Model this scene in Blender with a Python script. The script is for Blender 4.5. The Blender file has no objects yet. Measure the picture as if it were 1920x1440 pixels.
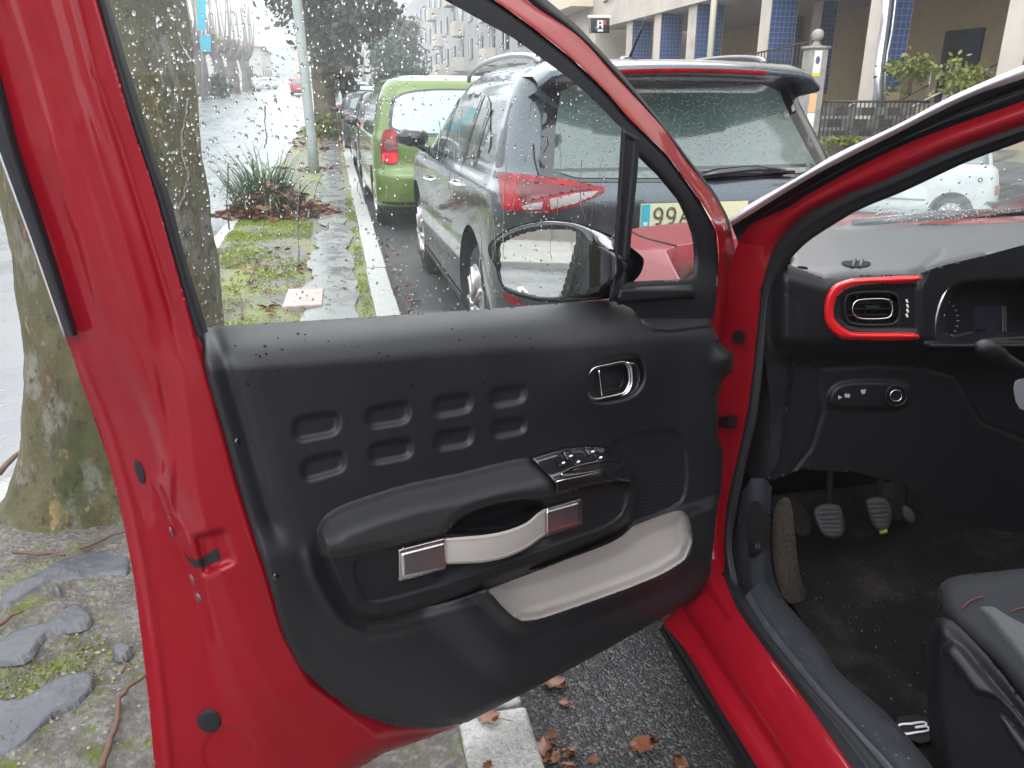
import bpy, bmesh, math, random
import numpy as np
from mathutils import Vector, Matrix, noise as mnoise
from mathutils.bvhtree import BVHTree
random.seed(7); np.random.seed(7)
rnd = random.random
def ru(a, b): return a + (b - a) * random.random()
S = bpy.context.scene
COL = S.collection

# ------------------------------------------------------------------ camera
F_PX, PITCH, YAW, CAM_H = 1480.0, math.radians(19.9), math.radians(12.1), 1.42
cam_d = bpy.data.cameras.new('camera'); cam = bpy.data.objects.new('camera', cam_d); COL.objects.link(cam)
cam.location = (0, 0, CAM_H); cam.rotation_euler = (math.pi / 2 - PITCH, 0, -YAW)
cam_d.sensor_width = 36.0; cam_d.lens = 36.0 * F_PX / 1920.0
cam_d.clip_start = 0.02; cam_d.clip_end = 3000
S.camera = cam
# ------------------------------------------------------------------ sky, sun, exposure
SUN_EL, SUN_ROT = math.radians(50), math.radians(200)
W = bpy.data.worlds.new('World'); S.world = W; W.use_nodes = True
nt = W.node_tree; nt.nodes.clear()
wo = nt.nodes.new('ShaderNodeOutputWorld'); bg = nt.nodes.new('ShaderNodeBackground')
sky = nt.nodes.new('ShaderNodeTexSky'); sky.sky_type = 'NISHITA'; sky.sun_disc = False
sky.sun_elevation = SUN_EL; sky.sun_rotation = SUN_ROT; sky.air_density = 1.0; sky.dust_density = 6.0; sky.ozone_density = 1.0
hs = nt.nodes.new('ShaderNodeHueSaturation'); hs.inputs['Saturation'].default_value = 0.10; hs.inputs['Value'].default_value = 1.0
mxw = nt.nodes.new('ShaderNodeMix'); mxw.data_type = 'RGBA'; mxw.inputs['Factor'].default_value = 0.72
mxw.inputs['B'].default_value = (9.2, 9.6, 10.2, 1)          # the flat white of a rain cloud deck
nt.links.new(sky.outputs[0], hs.inputs['Color']); nt.links.new(hs.outputs[0], mxw.inputs['A'])
nt.links.new(mxw.outputs['Result'], bg.inputs['Color']); bg.inputs['Strength'].default_value = 0.15
nt.links.new(bg.outputs[0], wo.inputs['Surface'])
sun_d = bpy.data.lights.new('sun', 'SUN'); sun = bpy.data.objects.new('sun', sun_d); COL.objects.link(sun)
sun_d.energy = 0.8; sun_d.angle = math.radians(40); sun_d.color = (1, .97, .93)
sun.rotation_euler = (math.pi / 2 - SUN_EL, 0, math.radians(160))
S.view_settings.view_transform = 'Standard'; S.view_settings.look = 'None'
S.view_settings.gamma = 1.0; S.view_settings.use_curve_mapping = False
S.view_settings.exposure = 1.35
S.cycles.max_bounces = 12; S.cycles.transparent_max_bounces = 24; S.cycles.transmission_bounces = 10
S.cycles.caustics_reflective = False; S.cycles.caustics_refractive = False
S.cycles.sample_clamp_indirect = 6.0
S.cycles.use_denoising = True; S.cycles.volume_bounces = 4

# ------------------------------------------------------------------ view geometry helpers (pixels of the 1920x1440 photo -> points on real surfaces)
_h = np.array([math.sin(YAW), math.cos(YAW), 0.0])
FW = _h * math.cos(PITCH) + np.array([0, 0, -math.sin(PITCH)])
RT = np.array([math.cos(YAW), -math.sin(YAW), 0.0]); UP = np.cross(RT, FW)
CP = np.array([0, 0, CAM_H])
def ray(x, y):
    x = np.asarray(x, float)[..., None]; y = np.asarray(y, float)[..., None]
    return FW + RT * (x - 960) / F_PX - UP * (y - 720) / F_PX
def on_z(x, y, z):
    d = ray(x, y); return CP + d * ((np.asarray(z) - CAM_H) / d[..., 2])[..., None]
def on_y(x, y, Y):
    d = ray(x, y); return CP + d * (np.asarray(Y) / d[..., 1])[..., None]
def on_x(x, y, X):
    d = ray(x, y); return CP + d * (np.asarray(X) / d[..., 0])[..., None]
def on_plane(x, y, p, n, w=0.0):
    d = ray(x, y); t = ((np.asarray(p) - CP) @ n + w) / (d @ n); return CP + d * t[..., None]
def G(Y):                                    # the street climbs gently beyond the first cars
    Y = np.asarray(Y, float); return 0.025 * 3.0 * np.log1p(np.exp(np.clip((Y - 13.0) / 3.0, -30, 30))) * np.where((Y - 13) / 3 > 30, 0, 1) + 0.025 * (Y - 13) * np.where((Y - 13) / 3 > 30, 1, 0)

# ------------------------------------------------------------------ mesh helpers
ORG = {}
def link(name, me, mats, parent=None, smooth=True):
    o = bpy.data.objects.new(name, me); COL.objects.link(o)
    if not isinstance(mats, (list, tuple)): mats = [mats]
    for m in mats: me.materials.append(m)
    if smooth: me.polygons.foreach_set('use_smooth', [True] * len(me.polygons))
    if parent is not None: o.parent = parent
    return o
def mk(name, V, Fc, mats, parent=None, smooth=True, mi=None, label=None):
    V = np.asarray(V, float).reshape(-1, 3)
    if parent is not None: V = V - np.array(ORG.get(parent.name, (0, 0, 0)))
    me = bpy.data.meshes.new(name); me.from_pydata(V.tolist(), [], [tuple(int(i) for i in f) for f in Fc]); 
    if mi is not None: me.polygons.foreach_set('material_index', mi)
    me.update()
    o = link(name, me, mats, parent, smooth)
    if parent is not None: ORG[o.name] = ORG.get(parent.name, (0, 0, 0))
    else: ORG[o.name] = (0, 0, 0)
    if label: o['label'] = label
    return o
def thing(name, label, cat, loc=(0, 0, 0), rz=0, group=None):
    o = bpy.data.objects.new(name, None); COL.objects.link(o); o.location = loc; o.rotation_euler = (0, 0, rz)
    o.empty_display_size = 0.1
    o['label'] = label; o['category'] = cat
    if group: o['group'] = group
    ORG[o.name] = tuple(loc) if rz == 0 else (0, 0, 0)
    return o
def tag(o, label, cat, group=None):
    o['label'] = label; o['category'] = cat
    if group: o['group'] = group
    return o
def struct(o): o['kind'] = 'structure'; return o
def stuff(o): o['kind'] = 'stuff'; return o
class MB:                                    # collects simple solids
    def __init__(s): s.v = []; s.f = []
    def add(s, V, F):
        k = len(s.v); s.v += [tuple(map(float, p)) for p in V]; s.f += [tuple(i + k for i in f) for f in F]; return s
    def box(s, a, b, rz=0, c=None):
        x0, y0, z0 = a; x1, y1, z1 = b
        P = [(x0, y0, z0), (x1, y0, z0), (x1, y1, z0), (x0, y1, z0), (x0, y0, z1), (x1, y0, z1), (x1, y1, z1), (x0, y1, z1)]
        if rz:
            cx, cy = c if c else ((x0 + x1) / 2, (y0 + y1) / 2); cs, sn = math.cos(rz), math.sin(rz)
            P = [(cx + (x - cx) * cs - (y - cy) * sn, cy + (x - cx) * sn + (y - cy) * cs, z) for x, y, z in P]
        return s.add(P, [(0, 3, 2, 1), (4, 5, 6, 7), (0, 1, 5, 4), (1, 2, 6, 5), (2, 3, 7, 6), (3, 0, 4, 7)])
    def tube(s, pts, r, n=8, cap=True, flat=1.0, upv=None):
        pts = [Vector(p) for p in pts]; rs = r if isinstance(r, (list, tuple, np.ndarray)) else [r] * len(pts)
        V = []; F = []; u = None
        for i, p in enumerate(pts):
            t = (pts[min(i + 1, len(pts) - 1)] - pts[max(i - 1, 0)]).normalized()
            if u is None:
                u = Vector(upv) if upv is not None else (Vector((0, 0, 1)) if abs(t.z) < .9 else Vector((1, 0, 0)))
            u = (u - t * u.dot(t)).normalized(); b = t.cross(u)
            for k in range(n):
                a = 2 * math.pi * k / n
                V.append(p + (u * math.cos(a) * flat + b * math.sin(a)) * rs[i])
        for i in range(len(pts) - 1):
            for k in range(n):
                F.append((i * n + k, i * n + (k + 1) % n, (i + 1) * n + (k + 1) % n, (i + 1) * n + k))
        if cap: F.append(tuple(range(n))[::-1]); F.append(tuple((len(pts) - 1) * n + k for k in range(n)))
        return s.add(V, F)
    def build(s, name, m, parent=None, smooth=False, label=None): return mk(name, s.v, s.f, m, parent, smooth, label=label)
def bevel(o, w, seg=2):
    md = o.modifiers.new('bevel', 'BEVEL'); md.width = w; md.segments = seg; md.limit_method = 'ANGLE'; md.angle_limit = .6
    return o

def resample(P, n, closed=False):
    P = np.asarray(P, float)
    if closed: P = np.vstack([P, P[:1]])
    d = np.r_[0, np.cumsum(np.linalg.norm(np.diff(P, axis=0), axis=1))]
    t = np.linspace(0, d[-1], n + 1)[:-1] if closed else np.linspace(0, d[-1], n)
    return np.stack([np.interp(t, d, P[:, k]) for k in range(P.shape[1])], 1)
def spline(P, sub=6, closed=False):          # Catmull-Rom through the points
    P = np.asarray(P, float); n = len(P); out = []
    rng = range(n) if closed else range(n - 1)
    for i in rng:
        if closed: a, b, c, d = P[(i - 1) % n], P[i], P[(i + 1) % n], P[(i + 2) % n]
        else: a, b, c, d = P[max(i - 1, 0)], P[i], P[i + 1], P[min(i + 2, n - 1)]
        for k in range(sub):
            t = k / sub
            out.append(.5 * ((2 * b) + (-a + c) * t + (2 * a - 5 * b + 4 * c - d) * t * t + (-a + 3 * b - 3 * c + d) * t ** 3))
    if not closed: out.append(P[-1])
    return np.array(out)
def chaikin(P, it=2, closed=True):
    P = np.asarray(P, float)
    for _ in range(it):
        Q = np.roll(P, -1, 0); P = np.stack([.75 * P + .25 * Q, .25 * P + .75 * Q], 1).reshape(-1, P.shape[1])
    return P
def ss(x): x = np.clip(x, 0, 1); return x * x * (3 - 2 * x)
def rnd_edge(t):                             # quarter-round drop: 1 at the edge, 0 from t>=1 on
    t = np.clip(t, 0, 1); return 1 - np.sqrt(np.maximum(0, 1 - (1 - t) ** 2))
def pd(line, X, Y, near=False):              # distance to an open polyline
    L = np.asarray(line, float); best = np.full(X.shape, 1e9); bx = X.copy(); by = Y.copy()
    for (x0, y0), (x1, y1) in zip(L[:-1], L[1:]):
        dx, dy = x1 - x0, y1 - y0; l2 = dx * dx + dy * dy + 1e-12
        t = np.clip(((X - x0) * dx + (Y - y0) * dy) / l2, 0, 1)
        qx, qy = x0 + t * dx, y0 + t * dy; d = np.hypot(X - qx, Y - qy); m = d < best
        best = np.where(m, d, best)
        if near: bx = np.where(m, qx, bx); by = np.where(m, qy, by)
    return (best, bx, by) if near else best
def sdf(poly, X, Y, near=False):             # signed distance, negative inside
    P = np.asarray(poly, float); Q = np.vstack([P, P[:1]])
    d, bx, by = pd(Q, X, Y, True); ins = np.zeros(X.shape, bool)
    for (x0, y0), (x1, y1) in zip(Q[:-1], Q[1:]):
        c = ((y0 > Y) != (y1 > Y)); xi = x0 + (Y - y0) * (x1 - x0) / (y1 - y0 if abs(y1 - y0) > 1e-12 else 1e-12)
        ins ^= c & (X < xi)
    s = np.where(ins, -d, d)
    return (s, bx, by) if near else s
def rounded(poly, r, n=5):                   # polygon with its corners turned to arcs
    P = np.asarray(poly, float); N = len(P); out = []
    for i in range(N):
        p, a, b = P[i], P[i - 1], P[(i + 1) % N]; la, lb = np.linalg.norm(a - p), np.linalg.norm(b - p); k = min(r, la * .48, lb * .48)
        s, e = p + (a - p) / la * k, p + (b - p) / lb * k
        for t in np.linspace(0, 1, n): out.append((1 - t) ** 2 * s + 2 * t * (1 - t) * p + t * t * e)
    return np.array(out)
def region2d(poly, step, stepy=None, hole=None):        # a grid clipped to a polygon, its rim snapped onto the outline
    P = np.asarray(poly, float); sy = stepy or step
    xs = np.arange(P[:, 0].min() - step, P[:, 0].max() + 2 * step, step); ys = np.arange(P[:, 1].min() - sy, P[:, 1].max() + 2 * sy, sy)
    X, Y = np.meshgrid(xs, ys); s, bx, by = sdf(P, X, Y, True)
    if hole is not None:
        s2, cx, cy = sdf(hole, X, Y, True); m = -s2 > s; s = np.where(m, -s2, s); bx = np.where(m, cx, bx); by = np.where(m, cy, by)
    near = s > -0.3 * min(step, sy); nX = np.where(near, bx, X); nY = np.where(near, by, Y)
    nx = len(xs); ins = s < 0
    q = ins[:-1, :-1] | ins[:-1, 1:] | ins[1:, :-1] | ins[1:, 1:]
    jj, ii = np.nonzero(q); a = jj * nx + ii
    Fq = np.stack([a, a + nx, a + nx + 1, a + 1], 1)
    used = np.unique(Fq); mp = np.full(X.size, -1); mp[used] = np.arange(len(used))
    return nX.ravel()[used], nY.ravel()[used], mp[Fq]
def region(name, poly, step, fmap, m, parent=None, flip=False, label=None, smooth=True, hole=None):
    x, y, Fq = region2d(poly, step, None, hole)
    if flip: Fq = Fq[:, ::-1]
    return mk(name, fmap(x, y), Fq, m, parent, smooth, label=label)
def grid_faces(nr, nc, closed=False):
    F = []
    for i in range(nr - 1):
        for k in range(nc if closed else nc - 1):
            k2 = (k + 1) % nc
            F.append((i * nc + k, i * nc + k2, (i + 1) * nc + k2, (i + 1) * nc + k))
    return F
def loft(name, curves, m, parent=None, n=60, sub=4, smooth=True, label=None, flip=False):
    C = np.array([resample(spline(c, 6), n) for c in curves])       # k x n x 3
    if sub > 1: C = spline(C.reshape(len(curves), -1), sub).reshape(-1, n, 3)
    F = grid_faces(len(C), n)
    if flip: F = [f[::-1] for f in F]
    return mk(name, C.reshape(-1, 3), F, m, parent, smooth, label=label)
def copy_tree(o, parent=None):
    c = o.copy(); COL.objects.link(c); c.parent = parent
    for ch in o.children: copy_tree(ch, c)
    return c
# ------------------------------------------------------------------ materials
MATS = {}
def M(name, col, rough=.5, metal=0.0, spec=.5, col2=None, nscale=8.0, ndetail=6, ramp=(.35, .65), bscale=None, bstr=.3, bdist=.01,
      coat=0.0, rough2=None, dirt=None, alpha=None, trans=0.0, ior=1.45, emit=None, coord='Object', vor=None):
    m = bpy.data.materials.new(name); m.use_nodes = True; t = m.node_tree; N = t.nodes; L = t.links
    b = N['Principled BSDF']; b.inputs['Base Color'].default_value = (*col, 1); b.inputs['Roughness'].default_value = rough
    b.inputs['Metallic'].default_value = metal; b.inputs['Specular IOR Level'].default_value = spec; b.inputs['IOR'].default_value = ior
    b.inputs['Coat Weight'].default_value = coat; b.inputs['Coat Roughness'].default_value = .04
    b.inputs['Transmission Weight'].default_value = trans
    if alpha is not None: b.inputs['Alpha'].default_value = alpha
    if emit: b.inputs['Emission Color'].default_value = (*emit[0], 1); b.inputs['Emission Strength'].default_value = emit[1]
    tc = N.new('ShaderNodeTexCoord'); co = tc.outputs[coord]
    last = None
    if col2 is not None or rough2 is not None:
        n = N.new('ShaderNodeTexNoise'); n.inputs['Scale'].default_value = nscale; n.inputs['Detail'].default_value = ndetail
        n.inputs['Roughness'].default_value = .62; L.new(co, n.inputs['Vector'])
        r = N.new('ShaderNodeMapRange'); r.inputs['From Min'].default_value = ramp[0]; r.inputs['From Max'].default_value = ramp[1]
        L.new(n.outputs['Fac'], r.inputs['Value'])
        if col2 is not None:
            x = N.new('ShaderNodeMix'); x.data_type = 'RGBA'; x.inputs['A'].default_value = (*col, 1); x.inputs['B'].default_value = (*col2, 1)
            L.new(r.outputs[0], x.inputs['Factor']); last = x.outputs['Result']
        if rough2 is not None:
            x = N.new('ShaderNodeMix'); x.inputs['A'].default_value = rough; x.inputs['B'].default_value = rough2
            L.new(r.outputs[0], x.inputs['Factor']); L.new(x.outputs['Result'], b.inputs['Roughness'])
    if dirt is not None:                      # (colour, scale, from, to): a second layer of patches
        n = N.new('ShaderNodeTexNoise'); n.inputs['Scale'].default_value = dirt[1]; n.inputs['Detail'].default_value = 8; n.inputs['Roughness'].default_value = .65
        L.new(co, n.inputs['Vector'])
        r = N.new('ShaderNodeMapRange'); r.inputs['From Min'].default_value = dirt[2]; r.inputs['From Max'].default_value = dirt[3]; L.new(n.outputs['Fac'], r.inputs['Value'])
        x = N.new('ShaderNodeMix'); x.data_type = 'RGBA'; x.inputs['A'].default_value = (*col, 1); x.inputs['B'].default_value = (*dirt[0], 1)
        if last is not None: L.new(last, x.inputs['A'])
        L.new(r.outputs[0], x.inputs['Factor']); last = x.outputs['Result']
    if last is not None: L.new(last, b.inputs['Base Color'])
    if bscale:
        if vor: 
            n = N.new('ShaderNodeTexVoronoi'); n.inputs['Scale'].default_value = bscale; hgt = n.outputs['Distance']; n.inputs['Randomness'].default_value = 1
        else:
            n = N.new('ShaderNodeTexNoise'); n.inputs['Scale'].default_value = bscale; n.inputs['Detail'].default_value = 5; hgt = n.outputs['Fac']
        L.new(co, n.inputs['Vector'])
        p = N.new('ShaderNodeBump'); p.inputs['Strength'].default_value = bstr; p.inputs['Distance'].default_value = bdist
        if vor: p.invert = True
        L.new(hgt, p.inputs['Height']); L.new(p.outputs[0], b.inputs['Normal'])
    MATS[name] = m; return m
def wet(m, scale=260, amt=.5, cover=.55, dist=.0016): # rain drops standing on a surface: a bump of small domes, some cells only
    t = m.node_tree; N = t.nodes; L = t.links; b = N['Principled BSDF']
    tc = N.new('ShaderNodeTexCoord'); v = N.new('ShaderNodeTexVoronoi'); v.inputs['Scale'].default_value = scale; L.new(tc.outputs['Object'], v.inputs['Vector'])
    r = N.new('ShaderNodeMapRange'); r.inputs['From Min'].default_value = .0; r.inputs['From Max'].default_value = .42; r.inputs['To Min'].default_value = 1; r.inputs['To Max'].default_value = 0
    L.new(v.outputs['Distance'], r.inputs['Value'])
    sp = N.new('ShaderNodeSeparateColor'); L.new(v.outputs['Color'], sp.inputs[0])
    g = N.new('ShaderNodeMath'); g.operation = 'GREATER_THAN'; g.inputs[1].default_value = cover; L.new(sp.outputs[0], g.inputs[0])
    x = N.new('ShaderNodeMath'); x.operation = 'MULTIPLY'; L.new(r.outputs[0], x.inputs[0]); L.new(g.outputs[0], x.inputs[1])
    p = N.new('ShaderNodeBump'); p.inputs['Strength'].default_value = amt; p.inputs['Distance'].default_value = dist; L.new(x.outputs[0], p.inputs['Height'])
    old = b.inputs['Normal'].links
    if old: L.new(old[0].from_socket, p.inputs['Normal'])
    L.new(p.outputs[0], b.inputs['Normal']); return m
def glassy(name, tint=(.93, .97, .96), refl=1.0, film=0.0, filmcol=(.8, .85, .85), rough=0.0):   # a thin pane: clear, mirror-like by angle, with a faint wet film
    m = bpy.data.materials.new(name); m.use_nodes = True; t = m.node_tree; N = t.nodes; L = t.links; N.clear()
    o = N.new('ShaderNodeOutputMaterial'); tr = N.new('ShaderNodeBsdfTransparent'); tr.inputs[0].default_value = (*tint, 1)
    gl = N.new('ShaderNodeBsdfGlossy'); gl.inputs['Roughness'].default_value = rough
    fr = N.new('ShaderNodeFresnel'); fr.inputs['IOR'].default_value = 1.5
    k = N.new('ShaderNodeMath'); k.operation = 'MULTIPLY'; k.inputs[1].default_value = refl; L.new(fr.outputs[0], k.inputs[0])
    mx = N.new('ShaderNodeMixShader'); L.new(k.outputs[0], mx.inputs[0]); L.new(tr.outputs[0], mx.inputs[1]); L.new(gl.outputs[0], mx.inputs[2])
    last = mx
    if film:
        tl = N.new('ShaderNodeBsdfTranslucent'); tl.inputs[0].default_value = (*filmcol, 1)
        tc = N.new('ShaderNodeTexCoord'); mp = N.new('ShaderNodeMapping'); mp.inputs['Scale'].default_value = (18, 18, 5); n = N.new('ShaderNodeTexNoise'); n.inputs['Scale'].default_value = 1.0; n.inputs['Detail'].default_value = 4
        L.new(tc.outputs['Object'], mp.inputs[0]); L.new(mp.outputs[0], n.inputs['Vector'])
        f = N.new('ShaderNodeMapRange'); f.inputs['From Min'].default_value = .3; f.inputs['From Max'].default_value = .7; f.inputs['To Min'].default_value = film * .4; f.inputs['To Max'].default_value = film * 1.4
        L.new(n.outputs['Fac'], f.inputs['Value'])
        m2 = N.new('ShaderNodeMixShader'); L.new(f.outputs[0], m2.inputs[0]); L.new(mx.outputs[0], m2.inputs[1]); L.new(tl.outputs[0], m2.inputs[2]); last = m2
    L.new(last.outputs[0], o.inputs['Surface']); return m

red = M('red_paint', (.205, .0025, .009), rough=.42, coat=.5, spec=.15, col2=(.165, .002, .007), nscale=2.2, ramp=(.4, .7), rough2=.55)
red_out = wet(M('red_paint_wet', (.20, .0035, .010), rough=.4, coat=.25, spec=.2), 230, .8, .4)
trim = M('trim_plastic', (.0095, .0097, .0117), rough=.43, spec=.48, bscale=1300, bstr=.3, bdist=.0008, col2=(.0118, .0122, .0142), nscale=5, rough2=.5)
trim_dk = M('trim_dark_plastic', (.009, .0092, .011), rough=.5, spec=.34, bscale=900, bstr=.1, bdist=.0008)
rubber = M('rubber_seal', (.013, .0133, .0155), rough=.55, spec=.34, bscale=300, bstr=.08, bdist=.001)
gloss = M('gloss_black', (.008, .008, .010), rough=.08, spec=.6, coat=.5)
pad = M('armrest_vinyl', (.022, .022, .0235), rough=.6, spec=.32, bscale=700, bstr=.2, bdist=.001)
chrome = M('satin_chrome', (.75, .75, .78), rough=.16, metal=1)
alu = M('brushed_metal', (.72, .66, .68), rough=.3, metal=1, bscale=400, bstr=.04, bdist=.0005)
strap_m = M('strap_leather', (.29, .265, .245), rough=.55, spec=.3, bscale=500, bstr=.15, bdist=.0008)
stitch_m = M('stitch_thread', (.33, .29, .25), rough=.8)
liner_m = M('pocket_liner', (.35, .32, .30), rough=.55, spec=.35, bscale=900, bstr=.1, bdist=.0005)
white_m = M('white_print', (.8, .8, .8), rough=.5)
dash_m = M('dash_top_lightened', (.062, .064, .068), rough=.44, spec=.6, bscale=700, bstr=.18, bdist=.0008)  # dash top: light from the windscreen put into a lighter base colour
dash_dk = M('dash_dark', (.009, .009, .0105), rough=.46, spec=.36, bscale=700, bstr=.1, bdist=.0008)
red_gloss = M('red_trim_gloss', (.55, .012, .016), rough=.22, coat=.6)
screen_m = M('dark_screen', (.02, .019, .03), rough=.12)
carpet = M('carpet', (.014, .0125, .0115), rough=.95, spec=.1, col2=(.048, .042, .037), nscale=6, ramp=(.5, .75), bscale=420, bstr=.9, bdist=.006, dirt=((.13, .11, .095), 140, .62, .72))
carpet_lt = M('carpet_side', (.05, .042, .035), rough=.95, spec=.1, col2=(.018, .015, .013), nscale=160, ramp=(.4, .7), bscale=420, bstr=.9, bdist=.005)
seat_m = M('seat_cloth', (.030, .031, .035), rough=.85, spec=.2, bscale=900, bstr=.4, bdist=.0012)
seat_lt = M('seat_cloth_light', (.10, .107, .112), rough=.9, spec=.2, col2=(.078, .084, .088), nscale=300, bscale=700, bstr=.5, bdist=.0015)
thread_r = M('red_thread', (.13, .03, .025), rough=.7)
plate_sill = M('sill_plastic', (.03, .033, .04), rough=.42, spec=.45, col2=(.055, .058, .062), nscale=22, ramp=(.52, .8), bscale=300, bstr=.12, bdist=.001, rough2=.6)
pane = glassy('door_glass', (.94, .975, .965), .55, .035)
pane2 = glassy('window_glass', (.9, .94, .93), 1.0, .03)
mirror_m = M('mirror_silver', (.85, .87, .87), rough=.02, metal=1)
water = bpy.data.materials.new('water_drop'); water.use_nodes = True
_n = water.node_tree.nodes; _n.clear(); _o = _n.new('ShaderNodeOutputMaterial'); _g = _n.new('ShaderNodeBsdfRefraction'); _g.inputs['IOR'].default_value = 1.33; _g.inputs['Roughness'].default_value = 0
_s = _n.new('ShaderNodeBsdfGlossy'); _s.inputs['Roughness'].default_value = .02; _f = _n.new('ShaderNodeFresnel'); _f.inputs['IOR'].default_value = 1.33; _x = _n.new('ShaderNodeMixShader')
for a_, b_ in ((_f.outputs[0], _x.inputs[0]), (_g.outputs[0], _x.inputs[1]), (_s.outputs[0], _x.inputs[2]), (_x.outputs[0], _o.inputs[0])): water.node_tree.links.new(a_, b_)
drop_op = M('water_bead', (.010, .010, .012), rough=.15, spec=.4)

suv_p = wet(M('slate_blue_paint', (.046, .061, .074), rough=.24, metal=.4, coat=1.0, rough2=.34, nscale=5), 120, .8, .45, .002)
suv_blk = wet(M('black_cladding', (.018, .019, .021), rough=.4), 110, .6, .5)
auto_gl = wet(M('auto_glass', (.04, .065, .06), rough=.06, spec=.9, coat=.6, col2=(.085, .12, .108), nscale=1.1, ramp=(.35, .65)), 90, .7, .5, .003)
auto_gl2 = M('far_auto_glass', (.16, .2, .21), rough=.07, spec=.9)
lens_r = wet(M('red_lens', (.34, .004, .014), rough=.3, coat=.12, spec=.3, col2=(.17, .003, .008), nscale=10), 110, .8, .4, .002)
lens_w = M('clear_lens', (.26, .22, .22), rough=.2, coat=.5, bscale=90, bstr=.5, bdist=.004)
lens_o = M('amber_lens', (.45, .16, .09), rough=.3, coat=.3)
green_p = wet(M('lime_paint', (.105, .165, .028), rough=.25, metal=.15, coat=.9), 90, .6, .5, .002)
white_p = M('white_paint', (.72, .75, .74), rough=.3, coat=.5, col2=(.62, .66, .65), nscale=3)
dark_p = M('dark_car_paint', (.03, .035, .04), rough=.25, coat=.8)
silver_p = M('silver_car_paint', (.35, .37, .39), rough=.3, metal=.5, coat=.6)
redcar_p = M('far_red_paint', (.4, .03, .04), rough=.3, coat=.5)
tyre = M('tyre_rubber', (.02, .02, .021), rough=.75, bscale=60, bstr=.3, bdist=.01)
rim = M('alloy_rim', (.55, .56, .58), rough=.3, metal=.9)
under = M('underbody', (.008, .008, .009), rough=.9)
plate_y = M('plate_yellow', (.55, .56, .36), rough=.4)
plate_b = M('plate_teal', (.02, .33, .42), rough=.4)
ink = M('plate_ink', (.07, .07, .05), rough=.5)

road_m = M('wet_road', (.13, .135, .14), rough=.22, spec=1.0, col2=(.17, .175, .18), nscale=1.2, rough2=.34, bscale=40, bstr=.02, bdist=.01)
path_m = M('wet_path', (.13, .135, .13), rough=.16, spec=.5, col2=(.20, .20, .19), nscale=3.5, rough2=.42, bscale=30, bstr=.03, bdist=.02, dirt=((.13, .16, .03), 2.6, .58, .72))
kerb_m = M('kerb_granite', (.42, .42, .40), rough=.5, col2=(.24, .24, .225), nscale=90, ramp=(.42, .7), bscale=160, bstr=.9, bdist=.006, dirt=((.17, .17, .09), 5, .62, .8))
conc = M('concrete', (.34, .32, .29), rough=.7, col2=(.22, .205, .18), nscale=5, bscale=40, bstr=.3, bdist=.01)
conc_dk = M('stained_concrete', (.20, .19, .17), rough=.75, col2=(.12, .12, .10), nscale=5, bscale=30, bstr=.4, bdist=.02, dirt=((.09, .12, .03), 3, .55, .7))
cream = M('cream_render', (.48, .38, .22), rough=.75, col2=(.42, .33, .19), nscale=3)
beige = M('beige_panel', (.56, .50, .43), rough=.7, col2=(.44, .39, .33), nscale=1.4, ramp=(.4, .75), dirt=((.30, .27, .23), .8, .6, .8))
ceil_m = M('soffit_render', (.42, .38, .35), rough=.8)
porch_m = M('porch_floor', (.30, .27, .25), rough=.6)  # one even tone for porch floor, plinth, steps and parapet
iron = M('dark_iron', (.035, .033, .033), rough=.5)
bolt_m = M('bolt_metal', (.20, .11, .12), rough=.4, metal=.7)
steel = M('galvanised_steel', (.55, .57, .6), rough=.3, metal=.8)
darkglass = M('dark_glass', (.02, .025, .03), rough=.08, spec=.7)
pole_m = M('grey_pole_paint', (.34, .37, .36), rough=.45, col2=(.28, .31, .30), nscale=6)
leaf_dk = M('dark_leaf', (.035, .04, .022), rough=.5, col2=(.07, .065, .035), nscale=2.5)
leaf_gr = M('conifer_leaf', (.03, .075, .045), rough=.6, col2=(.05, .09, .05), nscale=2)
leaf_st = M('strap_leaf', (.045, .095, .040), rough=.35, col2=(.10, .15, .06), nscale=6)
leaf_yg = M('yellow_green_leaf', (.18, .20, .03), rough=.5, col2=(.10, .13, .02), nscale=8)
moss_t = M('moss_blade', (.215, .25, .022), rough=.85, col2=(.13, .175, .018), nscale=3, ramp=(.3, .7))
litter = M('fallen_leaf', (.21, .08, .036), rough=.38, col2=(.10, .034, .02), nscale=9, dirt=((.30, .17, .11), 14, .58, .72))
stick_m = M('twig_bark', (.105, .06, .038), rough=.7, bscale=60, bstr=.5, bdist=.004)
slate_m = M('slate', (.07, .072, .082), rough=.34, col2=(.10, .102, .11), nscale=5, bscale=22, bstr=.5, bdist=.02, rough2=.5, dirt=((.2, .19, .17), 60, .62, .7))
hill_m = M('wooded_hill', (.08, .1, .09), rough=1, col2=(.11, .12, .11), nscale=.02)
cover_m = M('cover_concrete', (.44, .36, .34), rough=.5, col2=(.34, .25, .23), nscale=14, bscale=50, bstr=.5, bdist=.01, dirt=((.2, .22, .05), 9, .6, .7))

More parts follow.
